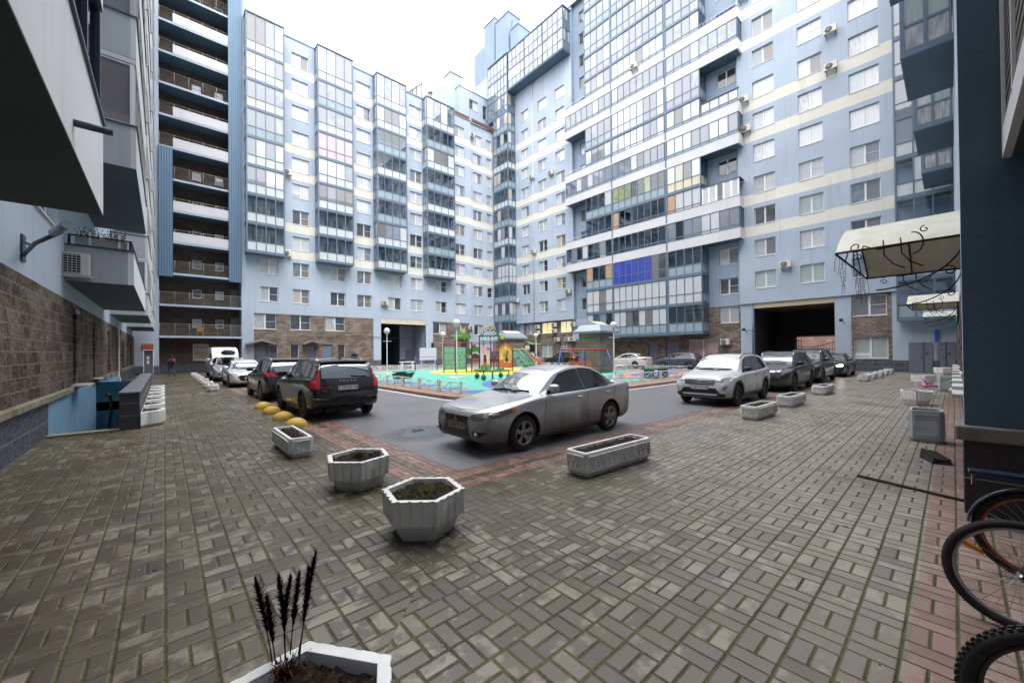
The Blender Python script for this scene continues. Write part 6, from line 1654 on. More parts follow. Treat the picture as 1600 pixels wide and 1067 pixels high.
# ================================================================== BIKES
def bike(label,x,yc,R,fat,rimc,fender=None,orient=0,extra=None,lean=0):
    t=thing('bicycle',label,'bicycle',(x,yc,0),0,'bicycles parked at the right wall')
    t.rotation_euler=(0,lean,orient)
    WB=1.05
    M_r=simple('bike_rim_'+label[:8],rimc,.35,.6)
    M_fr=simple('bike_frame',(.03,.035,.05),.35,.3) if 'bike_frame' not in bpy.data.materials else bpy.data.materials['bike_frame']
    M_sp=bpy.data.materials.get('bike_spoke') or simple('bike_spoke',(.5,.5,.5),.3,.9)
    for k,yy in enumerate((0,-WB)):
        b=MB(); w=.030 if fat else .025; n=48; rt=R-w
        b.tube([(0,yy+rt*math.cos(2*PI*i/n),R+rt*math.sin(2*PI*i/n)) for i in range(n)],w,10,0,True)
        # tread knobs
        nk=72 if fat else 120
        for i in range(nk):
            a=2*PI*i/nk
            for off in ((-.014,0,.014) if fat else (-.007,.007)):
                aa=a+(.03 if off==0 else 0); c,s=math.cos(aa),math.sin(aa); k1=.008 if fat else .004; hgt=.008 if fat else .0025
                rad=R-abs(off)*.35-.001
                p=Vector((off,yy+c*rad,R+s*rad)); tt=Vector((0,-s,c)); nn=Vector((0,c,s)); xx=Vector((1,0,0))
                q=[p-tt*k1-xx*k1*.8,p+tt*k1-xx*k1*.8,p+tt*k1+xx*k1*.8,p-tt*k1+xx*k1*.8]
                b.ring([[v-nn*.004 for v in q],[v+nn*hgt for v in q]],0,False)
        wo=b.build('wheel',M_tyre,t)
        b=MB(); rr=R-2*w-.006
        b.tube([(0,yy+rr*math.cos(2*PI*i/n),R+rr*math.sin(2*PI*i/n)) for i in range(n)],.012,8,0,True); b.build('rim',M_r,wo)
        b=MB()
        for i in range(28):
            a=2*PI*i/28; b.cyl((.03*(1 if i%2 else -1),yy+.02*math.cos(a+.6),R+.02*math.sin(a+.6)),(0,yy+rr*math.cos(a),R+rr*math.sin(a)),.0012,4)
        b.cyl((-.05,yy,R),(.05,yy,R),.018,8); b.build('spokes',M_sp,wo)
        if fender:
            b=MB(); rf=R+.025; a0,a1=(math.radians(5),math.radians(150)) if k==0 else (math.radians(30),math.radians(185)); rg=[]
            for i in range(25):
                a=a0+(a1-a0)*i/24; c,s=math.cos(a),math.sin(a)
                rg.append([(u,yy+c*(rf-v),R+s*(rf-v)) for u,v in ((-.032,.018),(-.022,.004),(0,0),(.022,.004),(.032,.018),(.022,.008),(0,.004),(-.022,.008))])
            b.ring(rg); b.build('mudguard',fender,t)
    b=MB()
    hd=(0,-.30,.92); bb=(0,-.62,.30); st=(0,-.78,.82)
    b.tube([(.05,0,R),(.05,-.20,.72),(0,-.24,.78),(0,-.27,.90)],.014,6); b.tube([(-.05,0,R),(-.05,-.20,.72),(0,-.24,.78)],.014,6)
    b.tube([(0,-.27,.84),bb],.02,8); b.tube([(0,-.27,.88),st],.017,8); b.tube([bb,st],.016,8); b.tube([bb,(0,-WB,R)],.011,6); b.tube([(0,-.78,.80),(0,-WB,R)],.010,6)
    b.build('frame',M_fr,t)
    b=MB(); b.tube([(-.31,-.36,1.02),(-.12,-.26,1.0),(0,-.27,.98),(.12,-.26,1.0),(.31,-.36,1.02)],.012,6); b.cyl((0,-.27,.88),(0,-.27,.99),.015,6); b.build('handlebar',M_black,t)
    b=MB(); b.ring([[(-.02,-.62,.93),(.02,-.62,.93),(.02,-.62,.96),(-.02,-.62,.96)],[(-.07,-.85,.93),(.07,-.85,.93),(.07,-.85,.97),(-.07,-.85,.97)]],0,False); b.cyl(st,(0,-.78,.94),.013,6); b.build('saddle',M_black,t)
    b=MB(); b.lathe([(.0,-.004),(.09,-.004),(.09,.004),(0,.004)],(0.03,bb[1],bb[2]),20,0,'x'); b.tube([(.05,bb[1],bb[2]),(.06,bb[1]+.12,bb[2]-.12)],.01,5); b.tube([(-.05,bb[1],bb[2]),(-.06,bb[1]-.12,bb[2]+.12)],.01,5); b.build('crank',M_black,t)
    return t
tb=bike('middle bicycle at the right edge with an orange reflector in its spokes',4.03,-.27,.345,False,(.45,.45,.45),None,math.radians(4),lean=.03)
b=MB(); b.ring([[(.02,.05+.10,.43),(.03,.06+.10,.46),(.03,.15+.10,.50),(.02,.14+.10,.47)]]+[[(-.01,.05+.10,.43),(-.01,.06+.10,.46),(-.01,.15+.10,.50),(-.01,.14+.10,.47)]],0,False); b.build('reflector',simple('orange_reflector',(.85,.28,.02),.3),tb)
bike('knobbly tyred bicycle in the bottom right corner',2.60,-.34,.35,True,(.06,.06,.06),None,math.radians(-3))
M_navy=simple('navy_mudguard',(.02,.035,.09),.25,.2,.1,4,0,.5,.6)
tc=bike('bicycle with navy mudguard and orange rim nearest to the blue pillar',4.95,-.42,.345,False,(.45,.12,.05),M_navy,math.radians(3))
b=MB(); b.box(-.06,.06,-.10,.35,.78,.80); b.tube([(0,.0,.79),(0,-.02,.345)],.008,5); b.build('carrier_rack',M_navy,tc)
b=MB(); b.box(-.03,.03,.31,.335,.68,.755); b.build('rear_reflector',M_redd,tc)
t=thing('metal_bucket','grey zinc bucket hanging over the navy mudguard bicycle','bucket',(4.62,-.46,.62))
b=MB(); b.lathe([(.0,0),(.09,0),(.125,.26),(.135,.265),(.12,.27),(.085,.02),(0,.02)],(0,0,0),24); b.build('bucket_body',simple('zinc_bucket',(.25,.24,.22),.45,.5,.2,8,dirt=(.2,.14,.08,.5)),t)
# ================================================================== CANOPIES ON THE RIGHT
M_poly=simple('canopy_polycarbonate',(.62,.60,.52),.45,0,.08,3,0,.5,0,dirt=(.36,.34,.16,.55))
def scroll(b,pts,r=.010): b.tube(pts,r,6)
def spiral(c,r0,a0,turns,yz,n=18,sgn=1):
    out=[]
    for i in range(n+1):
        u=i/n; a=a0+sgn*turns*2*PI*u; r=r0*(1-u*.75); out.append((c[0],c[1]+r*math.cos(a),c[2]+r*math.sin(a)))
    return out
def canopy(label,x0,x1,yo,zl,zt,fr,thin=1):
    t=thing('entrance_canopy',label,'canopy',(0,0,0),0,'arched canopies over the entrances')
    b=MB(); N=16; ro=[]; ri=[]
    for i in range(N+1):
        u=i/N; x=x0+(x1-x0)*u; z=zl+(zt-zl)*math.sin(PI*u)**.8; ro.append((x,z))
    b.ring([[(x,yo,z) for x,z in ro]+[(x,yo,z-.012) for x,z in reversed(ro)],[(x,-.14,z) for x,z in ro]+[(x,-.14,z-.012) for x,z in reversed(ro)]],0,False); b.build('polycarbonate_arch',M_poly,t)
    b=MB()
    for yy in (yo-.01,(yo-.14)/2,-.12): b.tube([(x,yy,z-.02) for x,z in ro],.014,5)
    for xx in (x0,x1): b.tube([(xx,yo,zl-.012),(xx,-.12,zl-.012)],.018,6)
    b.tube([(x0,yo,zl-.02),((x0+x1)/2,yo,zl-.02),(x1,yo,zl-.02)],.016,6); 
    xm=(x0+x1)/2
    b.tube([(xm,yo,zl),(xm,yo,zt-.02)],.012,5); b.tube([(x0+.25*(x1-x0),yo,zl),(xm,yo,zt-.03)],.010,5); b.tube([(x1-.25*(x1-x0),yo,zl),(xm,yo,zt-.03)],.010,5)
    b.build('canopy_frame',fr,t)
    for xx in (x0,x1):
        b=MB()
        z0=zl-.02; ym=yo
        # big brace with scrolls hanging under the edge
        b.tube([(xx,ym-.45+.45*math.cos(a) if 0 else -.12+(ym*.72)*(1-math.sin(a)) ,z0-.62+.62*(1-math.cos(a))*1.0) for a in [PI/2*i/14 for i in range(15)]],.012,6)
        b.tube(spiral((xx,ym*.80,z0+.06),.085,PI,1.15,1),.009,5)
        b.tube([(xx,ym*.80-.085,z0+.06),(xx,ym*.60,z0-.02),(xx,ym*.28,z0+.0)],.009,5)
        b.tube([(xx,ym*.28+.1*math.cos(a)+.02,z0+.0+.15*math.sin(a)) for a in [PI*.45+PI*1.05*i/10 for i in range(11)]],.009,5)
        b.tube(spiral((xx,ym*.2,z0+.17),.05,PI/2,1.0,1,sgn=-1),.008,5)
        for yy in (.55,.40): b.tube([(xx,ym*yy,z0+.10),(xx,ym*yy-.01,z0-.12),(xx,ym*yy-.10,z0-.26),(xx,ym*yy-.22,z0-.34)],.009,5)
        b.tube(spiral((xx,ym*.78,z0-.10),.055,0,1.1,1),.008,5)
        b.tube(spiral((xx,.02,z0-.44),.075,0,1.2,1),.009,5)
        b.tube([(xx,-.12,z0-.62),(xx,-.12,z0)],.014,6)
        b.build('scroll_bracket',fr,t)
    return t
M_iron=simple('wrought_iron',(.02,.018,.018),.6,.3,.3,20,dirt=(.10,.05,.03,.5))
canopy('large weathered arched canopy with black scrollwork, nearest on the right wall',7.85,11.2,1.2,3.28,3.92,M_iron)
canopy('second smaller white arched canopy further along the right wall',18.6,21.4,1.02,3.22,3.62,M_iron)
canopy('furthest white canopy with turquoise brackets on the right wall',28.5,31.2,1.0,3.3,3.62,simple('turquoise_iron',(.04,.30,.34),.5))
# icicle light strings under the first canopy
M_wire=simple('light_string_wire',(.02,.025,.03),.6)
t=thing('light_string','unlit icicle light string hanging from the outer edge of the large canopy','light string')
rnd=random.Random(5)
for i in range(15):
    u=rnd.uniform(-.05,1.15); x=8.0+u*2.6; y=1.2+rnd.uniform(-.01,.01); L=rnd.uniform(.25,.62)
    b=MB(); pts=[]; px_,py_=x,y
    for k in range(9):
        px_+=rnd.uniform(-.03,.03); py_+=rnd.uniform(-.012,.012); pts.append((px_,py_,3.27-L*k/8))
    b.tube(pts,.0028,4)
    for k in range(1,9):
        p=pts[k]; b.tube([p,(p[0]+rnd.uniform(-.04,.04),p[1]-.02,p[2]-.01)],.003,4)
    b.build('hanging_strand',M_wire,t)
# ================================================================== AIR CONDITIONERS on facades
acs=[(39.5,12.25,33.4,'x','beside the top window right of the upper white band'),(39.5,12.15,21.3,'x','right of the middle white band end'),(39.5,12.3,24.0,'x','dark one beside the second window row'),
 (39.5,6.1,26.5,'x','between two window columns high on the right wall, upper'),(39.5,6.1,23.6,'x','between two window columns high on the right wall, lower'),(39.5,9.3,8.6,'x','beside the low window above the passage'),
 (39.5,39.6,26.3,'x','high beside the first window column near the corner'),(39.5,35.9,25.6,'x','high between the second and third window columns'),(39.5,39.4,15.6,'x','halfway up between two window columns near the corner'),(39.5,33.1,9.2,'x','under the lowest white band by the corner'),(39.5,43.0,9.0,'x','beside the corner glazing low down'),
 (39.9,39.1,4.9,'x','right of the lit corner windows, upper of pair'),(39.9,39.1,4.1,'x','right of the lit corner windows, lower of pair'),(39.9,35.9,5.0,'x','between two lit windows, upper'),(39.9,35.9,4.2,'x','between two lit windows, lower'),(39.9,35.4,3.0,'x','below the lit windows, near the small notice'),
 (39.9,32.6,4.9,'x','left of the vent shaft roof, single'),(39.9,33.6,3.0,'x','under the lit window, left of a pair'),(39.9,32.7,3.0,'x','under the lit window, right of a pair'),(39.95,14.3,2.2,'x','big one between the shop windows'),
 (9.75,46.7,20.6,'y','on the far block right of the first balcony stack'),(20.35,46.7,7.6,'y','on the far block above the passage'),(33.3,46.7,5.0,'y','on the far block low, above the playground tower'),(34.0,47.0,33.4,'y','just under the roof of the far block'),(9.7,46.7,12.0,'y','low beside the first balcony stack of the far block'),
 (38.38,22.6,32.2,'x','hanging on the upper white band')]
proto=None
for i,(a,b_,z,ax,lab) in enumerate(acs):
    loc=(a-.32,b_,z) if ax=='x' else (a,b_-.32,z); rz=-PI/2 if ax=='x' else 0
    if proto is None: proto=ac_unit('white air conditioner '+lab,loc,rz); o=proto
    else:
        o=copy_tree(proto); o.location=loc; o.rotation_euler=(0,0,rz); o['label']='white air conditioner '+lab
# floodlights by the right passage
for i,(y,z) in enumerate(((12.4,3.3),(5.6,3.7))):
    t=thing('floodlight',('left' if i==0 else 'right')+' small floodlight beside the right passage opening','floodlight',(39.45,y,z))
    b=MB(); b.tube([(.2,0,0),(-.15,.0,.05),(-.35,.1,.18)],.025,6); b.build('arm',M_black,t); b=MB(); b.box(-.5,-.3,0,.22,.12,.34); b.build('lamp_head',M_black,t)
# gate ironwork
t=thing('iron_gate','black wrought iron gate standing open inside the right passage','gate',(43.5,0,0))
for (ya,yb) in ((9.2,11.7),):
    b=MB()
    for i in range(13): y=ya+(yb-ya)*i/12; b.cyl((0,y,0),(0,y,2.6),.025,5)
    b.cyl((0,ya,.2),(0,yb,.2),.03,5); b.cyl((0,ya,2.5),(0,yb,2.5),.03,5); b.box(-.02,.02,ya,yb,.2,1.4); b.build('gate_leaf',M_black,t)
t=thing('iron_fence','wavy topped black iron fence beyond the right passage','fence',(56,0,0))
b=MB(); pts=[(0,-2+i*.5,2.35+.45*math.sin(i*.42)) for i in range(34)]; b.tube(pts,.05,5)
for i in range(68): y=-2+i*.25; b.cyl((0,y,0),(0,y,2.2+.45*math.sin((y+2)/.5*.42)),.022,4)
b.cyl((0,-2,1.7),(0,15,1.7),.04,5); b.build('railings',M_black,t)
# small canopies over the doors of facade A
for (x,w_,lab) in ((7.3,2.6,'wide'),(11.95,1.7,'narrow')):
    t=thing('door_canopy',lab+' wrought iron canopy over a grey door of the far block','canopy',(x,46.7,2.7))
    b=MB(); b.ring([[(-w_/2,-.9,.0),(0,-.9,.35),(w_/2,-.9,.0),(w_/2,-.9,-.04),(0,-.9,.31),(-w_/2,-.9,-.04)],[(-w_/2,-.02,.15),(0,-.02,.55),(w_/2,-.02,.15),(w_/2,-.02,.11),(0,-.02,.51),(-w_/2,-.02,.11)]],0,False); b.build('canopy_roof',simple('smoked_canopy',(.15,.15,.14),.4),t)
    b=MB()
    for i in range(9):
        xx=-w_/2+w_*i/8; b.tube([(xx+.09*math.cos(a*PI/5),-.91,-.10+.09*math.sin(a*PI/5)) for a in range(10)],.012,4,0,True)
    b.cyl((-w_/2,-.91,-.2),(w_/2,-.91,-.2),.012,4); b.build('scroll_bracket',M_black,t)
# benches/ white flower stands beyond the far fence and other small white things
for i,(x,y,l,w,h,lab) in enumerate([(13.0,36.0,2.6,.5,.45,'long white bench behind the far fence, left of the passage'),(13.9,36.6,1.0,.5,.8,'white stand behind the left bench by the far fence'),(19.0,38.0,1.6,.45,.8,'white bench behind the far fence, right of the passage'),(5.2,43.2,1.9,.3,.35,'white kerb board on the ground before the gallery tower'),(29.0,18.9,1.6,.5,.5,'white bench behind the right fence')]):
    t=thing('white_bench',lab,'bench',(x,y,0)); b=MB(); b.box(-l/2,l/2,-w/2,w/2,h-.08,h); b.build('seat',M_concw,t)
    for sx in (-1,1): b=MB(); b.box(sx*l*.36-.08,sx*l*.36+.08,-w/2+.05,w/2-.05,0,h-.08); b.build('leg',M_concw,t)
# blue pull-up posts
t=thing('pull_up_bar','thin blue metal posts of a pull up bar behind the playground','pull-up bar',(16.6,31.6,.13))
for x in (0,2.0): b=MB(); b.cyl((x,-x*.2,0),(x,-x*.2,1.25),.035,8); b.build('post',simple('blue_pipe',(.03,.10,.36),.4) if x==0 else bpy.data.materials['blue_pipe'],t)
b=MB(); b.cyl((0,0,1.2),(2,-.4,1.2),.02,6); b.build('bar',bpy.data.materials['blue_pipe'],t)
t=thing('info_board','white information board on the wall right of the far passage','board',(25.2,44.5,0)); b=MB(); b.box(-1.2,1.2,0,.06,.75,2.3); b.build('panel',simple('board_white',(.6,.64,.68),.5),t)
for x in (-1,1): b=MB(); b.box(x-.03,x+.03,0,.05,0,.75); b.build('leg',M_lp,t)
# rooftop hoarding and pipe
t=thing('roof_hoarding','cream back of a rooftop hoarding on a steel lattice above the far block','hoarding',(26.6,48.2,35.6))
b=MB(); b.poly([(-2.0,0,.6),(0,0,.2),(0,0,3.3),(-2.0,0,1.2)]); b.poly([(-2.0,.05,.6),(0,.05,.2),(0,.05,3.3),(-2.0,.05,1.2)]); b.build('panel',M_cream,t)
b=MB()
for x in (-2,-1.4,-.8,0): b.cyl((x,-.05,0),(x,-.05,1.3+(x+2)*1.0),.05,5)
b.cyl((-2.8,-.1,.3),(0,-.1,3.2),.05,5); b.build('lattice',M_steeld,t)
t=thing('roof_pipe','short brown flue pipe on the far block roof','chimney pipe',(27.6,47.6,35.6)); b=MB(); b.cyl((0,0,0),(0,0,2.0),.2,10); b.lathe([(.3,1.9),(.3,2.1),(.0,2.25)],(0,0,0),10); b.build('flue',simple('rust_grey',(.25,.2,.2),.6),t)

# litter on the paving: tiny leaves, paper and stone chips nobody could count
rnd=random.Random(77); b=MB()
for i in range(420):
    x=rnd.uniform(-1.6,9); y=rnd.uniform(.2,12)
    if x>3.2 and y>4.9: continue
    s_=rnd.uniform(.003,.009) if i%9 else rnd.uniform(.012,.022); a=rnd.uniform(0,PI); c_,d_=math.cos(a)*s_,math.sin(a)*s_
    b.ring([[(x-c_,y-d_,.002),(x+d_*.6,y-c_*.6,.002),(x+c_,y+d_,.002),(x-d_*.6,y+c_*.6,.002)],[(x-c_*.9,y-d_*.9,.005+s_*.3),(x+d_*.5,y-c_*.5,.005),(x+c_*.9,y+d_*.9,.006+s_*.3),(x-d_*.5,y+c_*.5,.005)]],0 if i%3 else 1,False)
tag(b.build('litter',[simple('pale_chip',(.55,.53,.48),.8),simple('brown_leaf',(.12,.07,.03),.8)]),kind='stuff')

# roof aerials and a sagging service cable on the far stone wall
for i,(x,y,z,h) in enumerate([(16,48,35.6,2.2),(21.5,48.5,35.6,1.6),(35.0,52,42,2.4),(44.5,44,46.4,2.2)]):
    t=thing('roof_aerial',['thin roof aerial above the second balcony stack','short roof aerial above the third balcony stack','roof aerial on the blue rooftop penthouse','roof aerial above the corner of the tall block'][i],'aerial',(x,y,z))
    b=MB(); b.cyl((0,0,0),(0,0,h),.03,5); b.build('mast',M_steeld,t)
    b=MB()
    for k in range(4): b.cyl((-.35+.04*k,0,h-.1-.18*k),(.35-.04*k,0,h-.1-.18*k),.015,4)
    b.build('dipoles',M_steeld,t)
t=thing('cable','thin black cable sagging along the stone wall of the far block','cable')
b=MB(); b.tube([(11.0+1.5*i,46.62,3.65-.08*math.sin(i*1.1)) for i in range(10)],.022,4); b.build('cable_run',M_black,t)
t=thing('cable','thin black cable crossing the pier left of the right passage','cable')
b=MB(); b.tube([(39.6,12.9,3.45),(39.55,12.4,3.45),(39.5,11.9,3.5),(39.7,11.5,2.9),(39.75,10.8,2.85)],.02,4); b.build('cable_run',M_black,t)
# ================================================================== PLAYGROUND
def pm(n,c,r=.55): g=sum(c)/3; return simple(n,tuple(v*.80+g*.12+.01 for v in c),r,0,.10,6,0,.5,0,dirt=(.16,.14,.12,.3))
Q_brown=pm('play_brown_post',(.055,.022,.015)); Q_green=pm('play_green',(.03,.30,.10)); Q_mint=pm('play_mint_panel',(.16,.50,.34)); Q_red=pm('play_red',(.55,.035,.03)); Q_or=pm('play_orange',(.62,.13,.02)); Q_yel=pm('play_yellow',(.80,.50,.02)); Q_blue=pm('play_blue',(.04,.12,.42)); Q_teal=pm('play_teal_side',(.12,.42,.45)); Q_lil=pm('play_lilac',(.60,.55,.75)); Q_pk=pm('play_pink',(.75,.35,.50)); Q_wh=pm('play_white',(.7,.7,.68)); Q_leaf=pm('play_leaf_green',(.10,.36,.06)); Q_wood=pm('play_handrail_cream',(.66,.50,.28)); Q_dg=pm('play_dark_green',(.01,.16,.07)); Q_bl=pm('play_light_blue',(.25,.48,.70))
Z0=.135
PG=thing('playground_tower','colourful climbing frame with mint climbing wall, yellow house panel and orange slide','playground',(0,0,0))
# direction along the row of towers (left to right in the picture) and depth
O=Vector((16.85,26.75,Z0)); ux=Vector((.748,-.664,0)); uy=Vector((.664,.748,0))
def W3(a,d,z): return O+ux*(a*.73-.28)+uy*d+Vector((0,0,z*.95))
def pbox(b,a0,a1,d0,d1,z0,z1,m=0):
    b.ring([[W3(a0,d0,z0),W3(a1,d0,z0),W3(a1,d1,z0),W3(a0,d1,z0)],[W3(a0,d0,z1),W3(a1,d0,z1),W3(a1,d1,z1),W3(a0,d1,z1)]],m,False)
def part(name,fn,mat): b=MB(); fn(b); return b.build(name,mat,PG)
def pflat(b,poly,d,th=.03,m=0): b.ring([[W3(a,d,z) for a,z in poly],[W3(a,d+th,z) for a,z in poly]],m,False)
def disc(cx,cz,r,n=14,sx=1,w=0): return [(cx+sx*r*(1+w*math.cos(5*2*PI*i/n))*math.cos(2*PI*i/n),cz+r*(1+w*math.cos(5*2*PI*i/n))*math.sin(2*PI*i/n)) for i in range(n)]
posts=[(0.0,0,2.6),(1.25,0,2.6),(2.45,0,2.9),(2.95,.8,2.6),(3.9,0,3.0),(4.25,1.0,2.7),(5.1,0,3.0),(5.4,1.0,2.6),(6.0,0,3.0),(7.5,0,2.0),(6.4,1.2,2.9)]
for a,d,h in posts: part('post',lambda b:pbox(b,a-.055,a+.055,d-.055,d+.055,-.0,h),Q_brown)
# climbing wall: two mint panels with holds
for a0,a1,k in ((.06,1.19,0),(1.31,2.38,1)):
    w=part('climbing_panel',lambda b:pbox(b,a0,a1,-.03,.03,.22,2.1),Q_mint)
    b=MB(); rnd=random.Random(k+1)
    for i in range(4):
        for j in range(5):
            if (i+j)%2==0 or rnd.random()<.5: c=W3(a0+.15+(a1-a0-.3)*i/3,-.05,.42+.31*j); b.sphere(tuple(c),.05,7)
    b.build('climbing_holds',[[Q_red,Q_yel,Q_dg,Q_blue][(k*2)%4]],w)
part('monkey_bar',lambda b:(b.tube([W3(0,0,2.45),W3(2.45,0,2.5)],.035,6),b.tube([W3(0,.8,2.45),W3(2.95,.8,2.5)],.035,6)),Q_red)
part('monkey_bar',lambda b:b.tube([W3(.1,.1,2.38),W3(2.0,.3,2.38)],.04,6),Q_blue)
part('top_bar',lambda b:b.tube([W3(2.45,0,2.5),W3(6.0,0,2.5)],.035,6),Q_red)
part('top_bar',lambda b:b.tube([W3(2.9,.8,2.35),W3(5.4,1,2.45)],.035,6),Q_blue)
# tree canopy cut-outs
def tree(b):
    for (a,z,r,d) in ((1.35,3.05,.42,.3),(1.9,3.15,.45,.35),(2.4,3.05,.40,.3),(1.65,2.8,.38,.45),(2.2,2.78,.36,.5),(2.7,2.85,.30,.4),(3.0,2.95,.3,.6)): pflat(b,disc(1.95+(a-2.1)*.8,z,r*.78,20,1,.16),d)
part('tree_crown_panel',tree,Q_leaf)
part('trunk_panel',lambda b:pflat(b,[(1.7,1.9),(2.5,1.9),(2.35,2.4),(2.7,2.9),(2.2,2.6),(2.05,3.0),(1.95,2.6),(1.5,2.85),(1.85,2.35)],.25),Q_brown)
part('sun_cutout',lambda b:pflat(b,disc(2.1,3.5,.2,20,1,.25),.3),Q_yel)
# ladder + dark platforms
part('platform',lambda b:pbox(b,2.5,6.0,.05,1.1,1.0,1.08),Q_brown)
def lad(b):
    for z in (.3,.55,.8,1.05): pbox(b,3.0,3.85,-.02,.03,z,z+.05)
part('ladder_rungs',lad,Q_or)
part('ladder_side',lambda b:(pbox(b,2.98,3.03,-.03,.04,.1,1.4),pbox(b,3.82,3.87,-.03,.04,.1,1.4)),Q_brown)
part('arch_panel',lambda b:pflat(b,[(3.0,1.15),(3.85,1.15),(3.85,1.35)]+[(3.42+.42*math.cos(a),1.3+.28*math.sin(a)) for a in [PI*i/8 for i in range(9)]]+[(3.0,1.35)],.02),Q_brown)
part('leaf_panel',lambda b:(pflat(b,disc(3.2,2.0,.33,18,1,.1),.9),pflat(b,disc(2.7,1.7,.30,18,1,.1),.9),pflat(b,disc(3.7,1.9,.28,18,1,.1),.9)),Q_leaf)
# lilac panel with animals
p_=part('picture_panel',lambda b:pbox(b,4.0,5.0,-.04,.0,.25,2.15),Q_lil)
for nm,poly,m in (('flower_cutout',disc(4.4,1.9,.30,20,1,.2),Q_pk),('bear_cutout',disc(4.5,1.0,.22,14,.8),Q_brown),('bear_cutout',disc(4.5,1.32,.15,12),Q_brown),('bear_cutout',disc(4.5,.75,.24,12,.9),Q_or),('bush_cutout',disc(4.3,.35,.26,16,1.2,.1),Q_leaf),('bush_cutout',disc(4.75,.38,.26,16,1.2,.1),Q_leaf),('bird_cutout',disc(4.8,1.55,.10,10),Q_yel),('bird_cutout',disc(4.2,1.4,.08,10),Q_wh),('flower_cutout',disc(4.85,1.95,.12,12,1,.3),Q_red)):
    b=MB(); pflat(b,poly,-.075); b.build(nm,m,p_)
# gate head: green band, white picture band and crown of leaves
part('head_band',lambda b:pbox(b,3.75,6.15,-.06,0,2.98,3.08),Q_dg)
h_=part('head_panel',lambda b:pbox(b,3.85,6.05,-.05,.0,2.6,2.98),Q_bl)
b=MB()
for i,(a,m) in enumerate(((4.1,0),(4.5,0),(4.9,0),(5.3,0),(5.7,0))): pflat(b,disc(a,2.8,.13,10,1,.1),-.075)
b.build('animal_cutouts',Q_wh,h_)
b=MB()
for a in (4.3,5.1,5.75): pflat(b,disc(a,2.74,.09,8),-.09)
b.build('animal_cutouts',Q_pk,h_)
def crown(b):
    rnd=random.Random(4)
    for i in range(17):
        a=4.1+1.8*i/16; z=3.1+.55*math.sin(PI*i/16)+rnd.uniform(-.08,.08); r=rnd.uniform(.10,.17); pflat(b,disc(a,z,r,14,1,.25),-.04-.01*(i%3))
part('crown_leaves',crown,Q_dg)
def crown2(b):
    rnd=random.Random(6)
    for i in range(8):
        a=4.3+1.4*i/7; z=3.2+.5*math.sin(PI*i/7)+rnd.uniform(-.1,.1); pflat(b,disc(a,z,.09,12,1,.3),-.10)
part('crown_flowers',crown2,Q_wh)
part('crown_flowers',lambda b:(pflat(b,disc(5.0,3.85,.12,12,1,.3),-.1),pflat(b,disc(4.4,3.6,.10,12,1,.3),-.1),pflat(b,disc(5.6,3.62,.10,12,1,.3),-.1)),Q_yel)
part('crown_leaves',lambda b:(pflat(b,disc(6.35,2.95,.16,12,1,.3),.1),pflat(b,disc(6.6,2.85,.14,12,1,.3),.1),pflat(b,disc(6.1,2.95,.12,12,1,.3),.1)),Q_leaf)
part('crown_flowers',lambda b:pflat(b,disc(6.4,2.9,.17,12,1,.35),.05),Q_yel)
# bay with rope panel
part('rope_grid',lambda b:[b.tube([W3(5.15,.02,.4+.25*i),W3(5.95,.02,.4+.25*i)],.018,4) for i in range(7)]+[b.tube([W3(5.2+.2*i,.02,.3),W3(5.2+.2*i,.02,2.1)],.018,4) for i in range(4)],Q_red)
part('mid_panel',lambda b:pbox(b,5.12,5.95,.9,.95,1.2,1.75),Q_blue)
part('mid_panel',lambda b:pbox(b,5.15,5.95,.1,.14,.9,1.02),Q_brown)
# yellow house
hp=part('house_panel',lambda b:pflat(b,[(6.05,.35),(7.45,.35),(7.45,1.85),(6.75,2.35),(6.05,1.85)],-.05,.06),Q_yel)
b=MB(); pflat(b,[(6.0,1.8),(6.75,2.32),(7.5,1.8),(7.55,1.93),(6.75,2.50),(5.95,1.93)],-.08); b.build('house_roof',Q_or,hp)
b=MB(); pflat(b,[(6.05,.35),(7.45,.35),(7.45,.85)]+[(6.75+.7*math.cos(a),.85+.12*math.sin(3*a)) for a in [PI*i/10 for i in range(11)]]+[(6.05,.85)],-.08); b.build('house_base',Q_or,hp)
for nm,a,z,r,m in (('bear_cutout',6.85,1.05,.2,Q_brown),('bear_cutout',6.85,1.35,.12,Q_brown),('rabbit_cutout',6.35,1.2,.14,Q_wh),('rabbit_cutout',6.35,1.45,.09,Q_wh),('rabbit_cutout',7.2,1.1,.13,Q_pk),('bird_cutout',6.95,1.65,.11,Q_brown),('flower_cutout',7.25,1.45,.09,Q_pk),('window_cutout',6.75,2.0,.14,Q_wh),('rabbit_cutout',6.4,.95,.11,Q_or),('rabbit_cutout',7.15,.85,.1,Q_wh),('leaf_cutout',6.6,1.5,.08,Q_brown)):
    b=MB(); pflat(b,disc(a,z,r,12,.85,.08),-.11); b.build(nm,m,hp)
# stairs with teal sides running down to the right front
def side(a0,d0,m=Q_teal):
    return [W3(a0,d0,1.55)]
for dd,nm in ((-.45,'stair_side'),(.35,'stair_side')):
    b=MB(); P_=[(7.6,1.95),(8.15,1.9),(9.35,.62),(9.35,.0),(9.0,.0),(7.6,1.25)]; pflat(b,[(a+(.7 if dd>0 else 0),z) for a,z in P_],dd,.04); b.build(nm,Q_teal,PG)
    b=MB(); o=.7 if dd>0 else 0; b.tube([W3(7.65+o,dd-.02,1.93),W3(8.15+o,dd-.02,1.88),W3(9.35+o,dd-.02,.62)],.045,6); b.build('stair_handrail',Q_wood,PG)
    b=MB(); rnd=random.Random(8)
    for i in range(7):
        u=i/6; pflat(b,disc(8.0+1.1*u+o,1.2-.8*u+rnd.uniform(-.1,.1),.09,9,1.3,.25),dd-.012,.01)
    b.build('leaf_motif',Q_dg,PG)
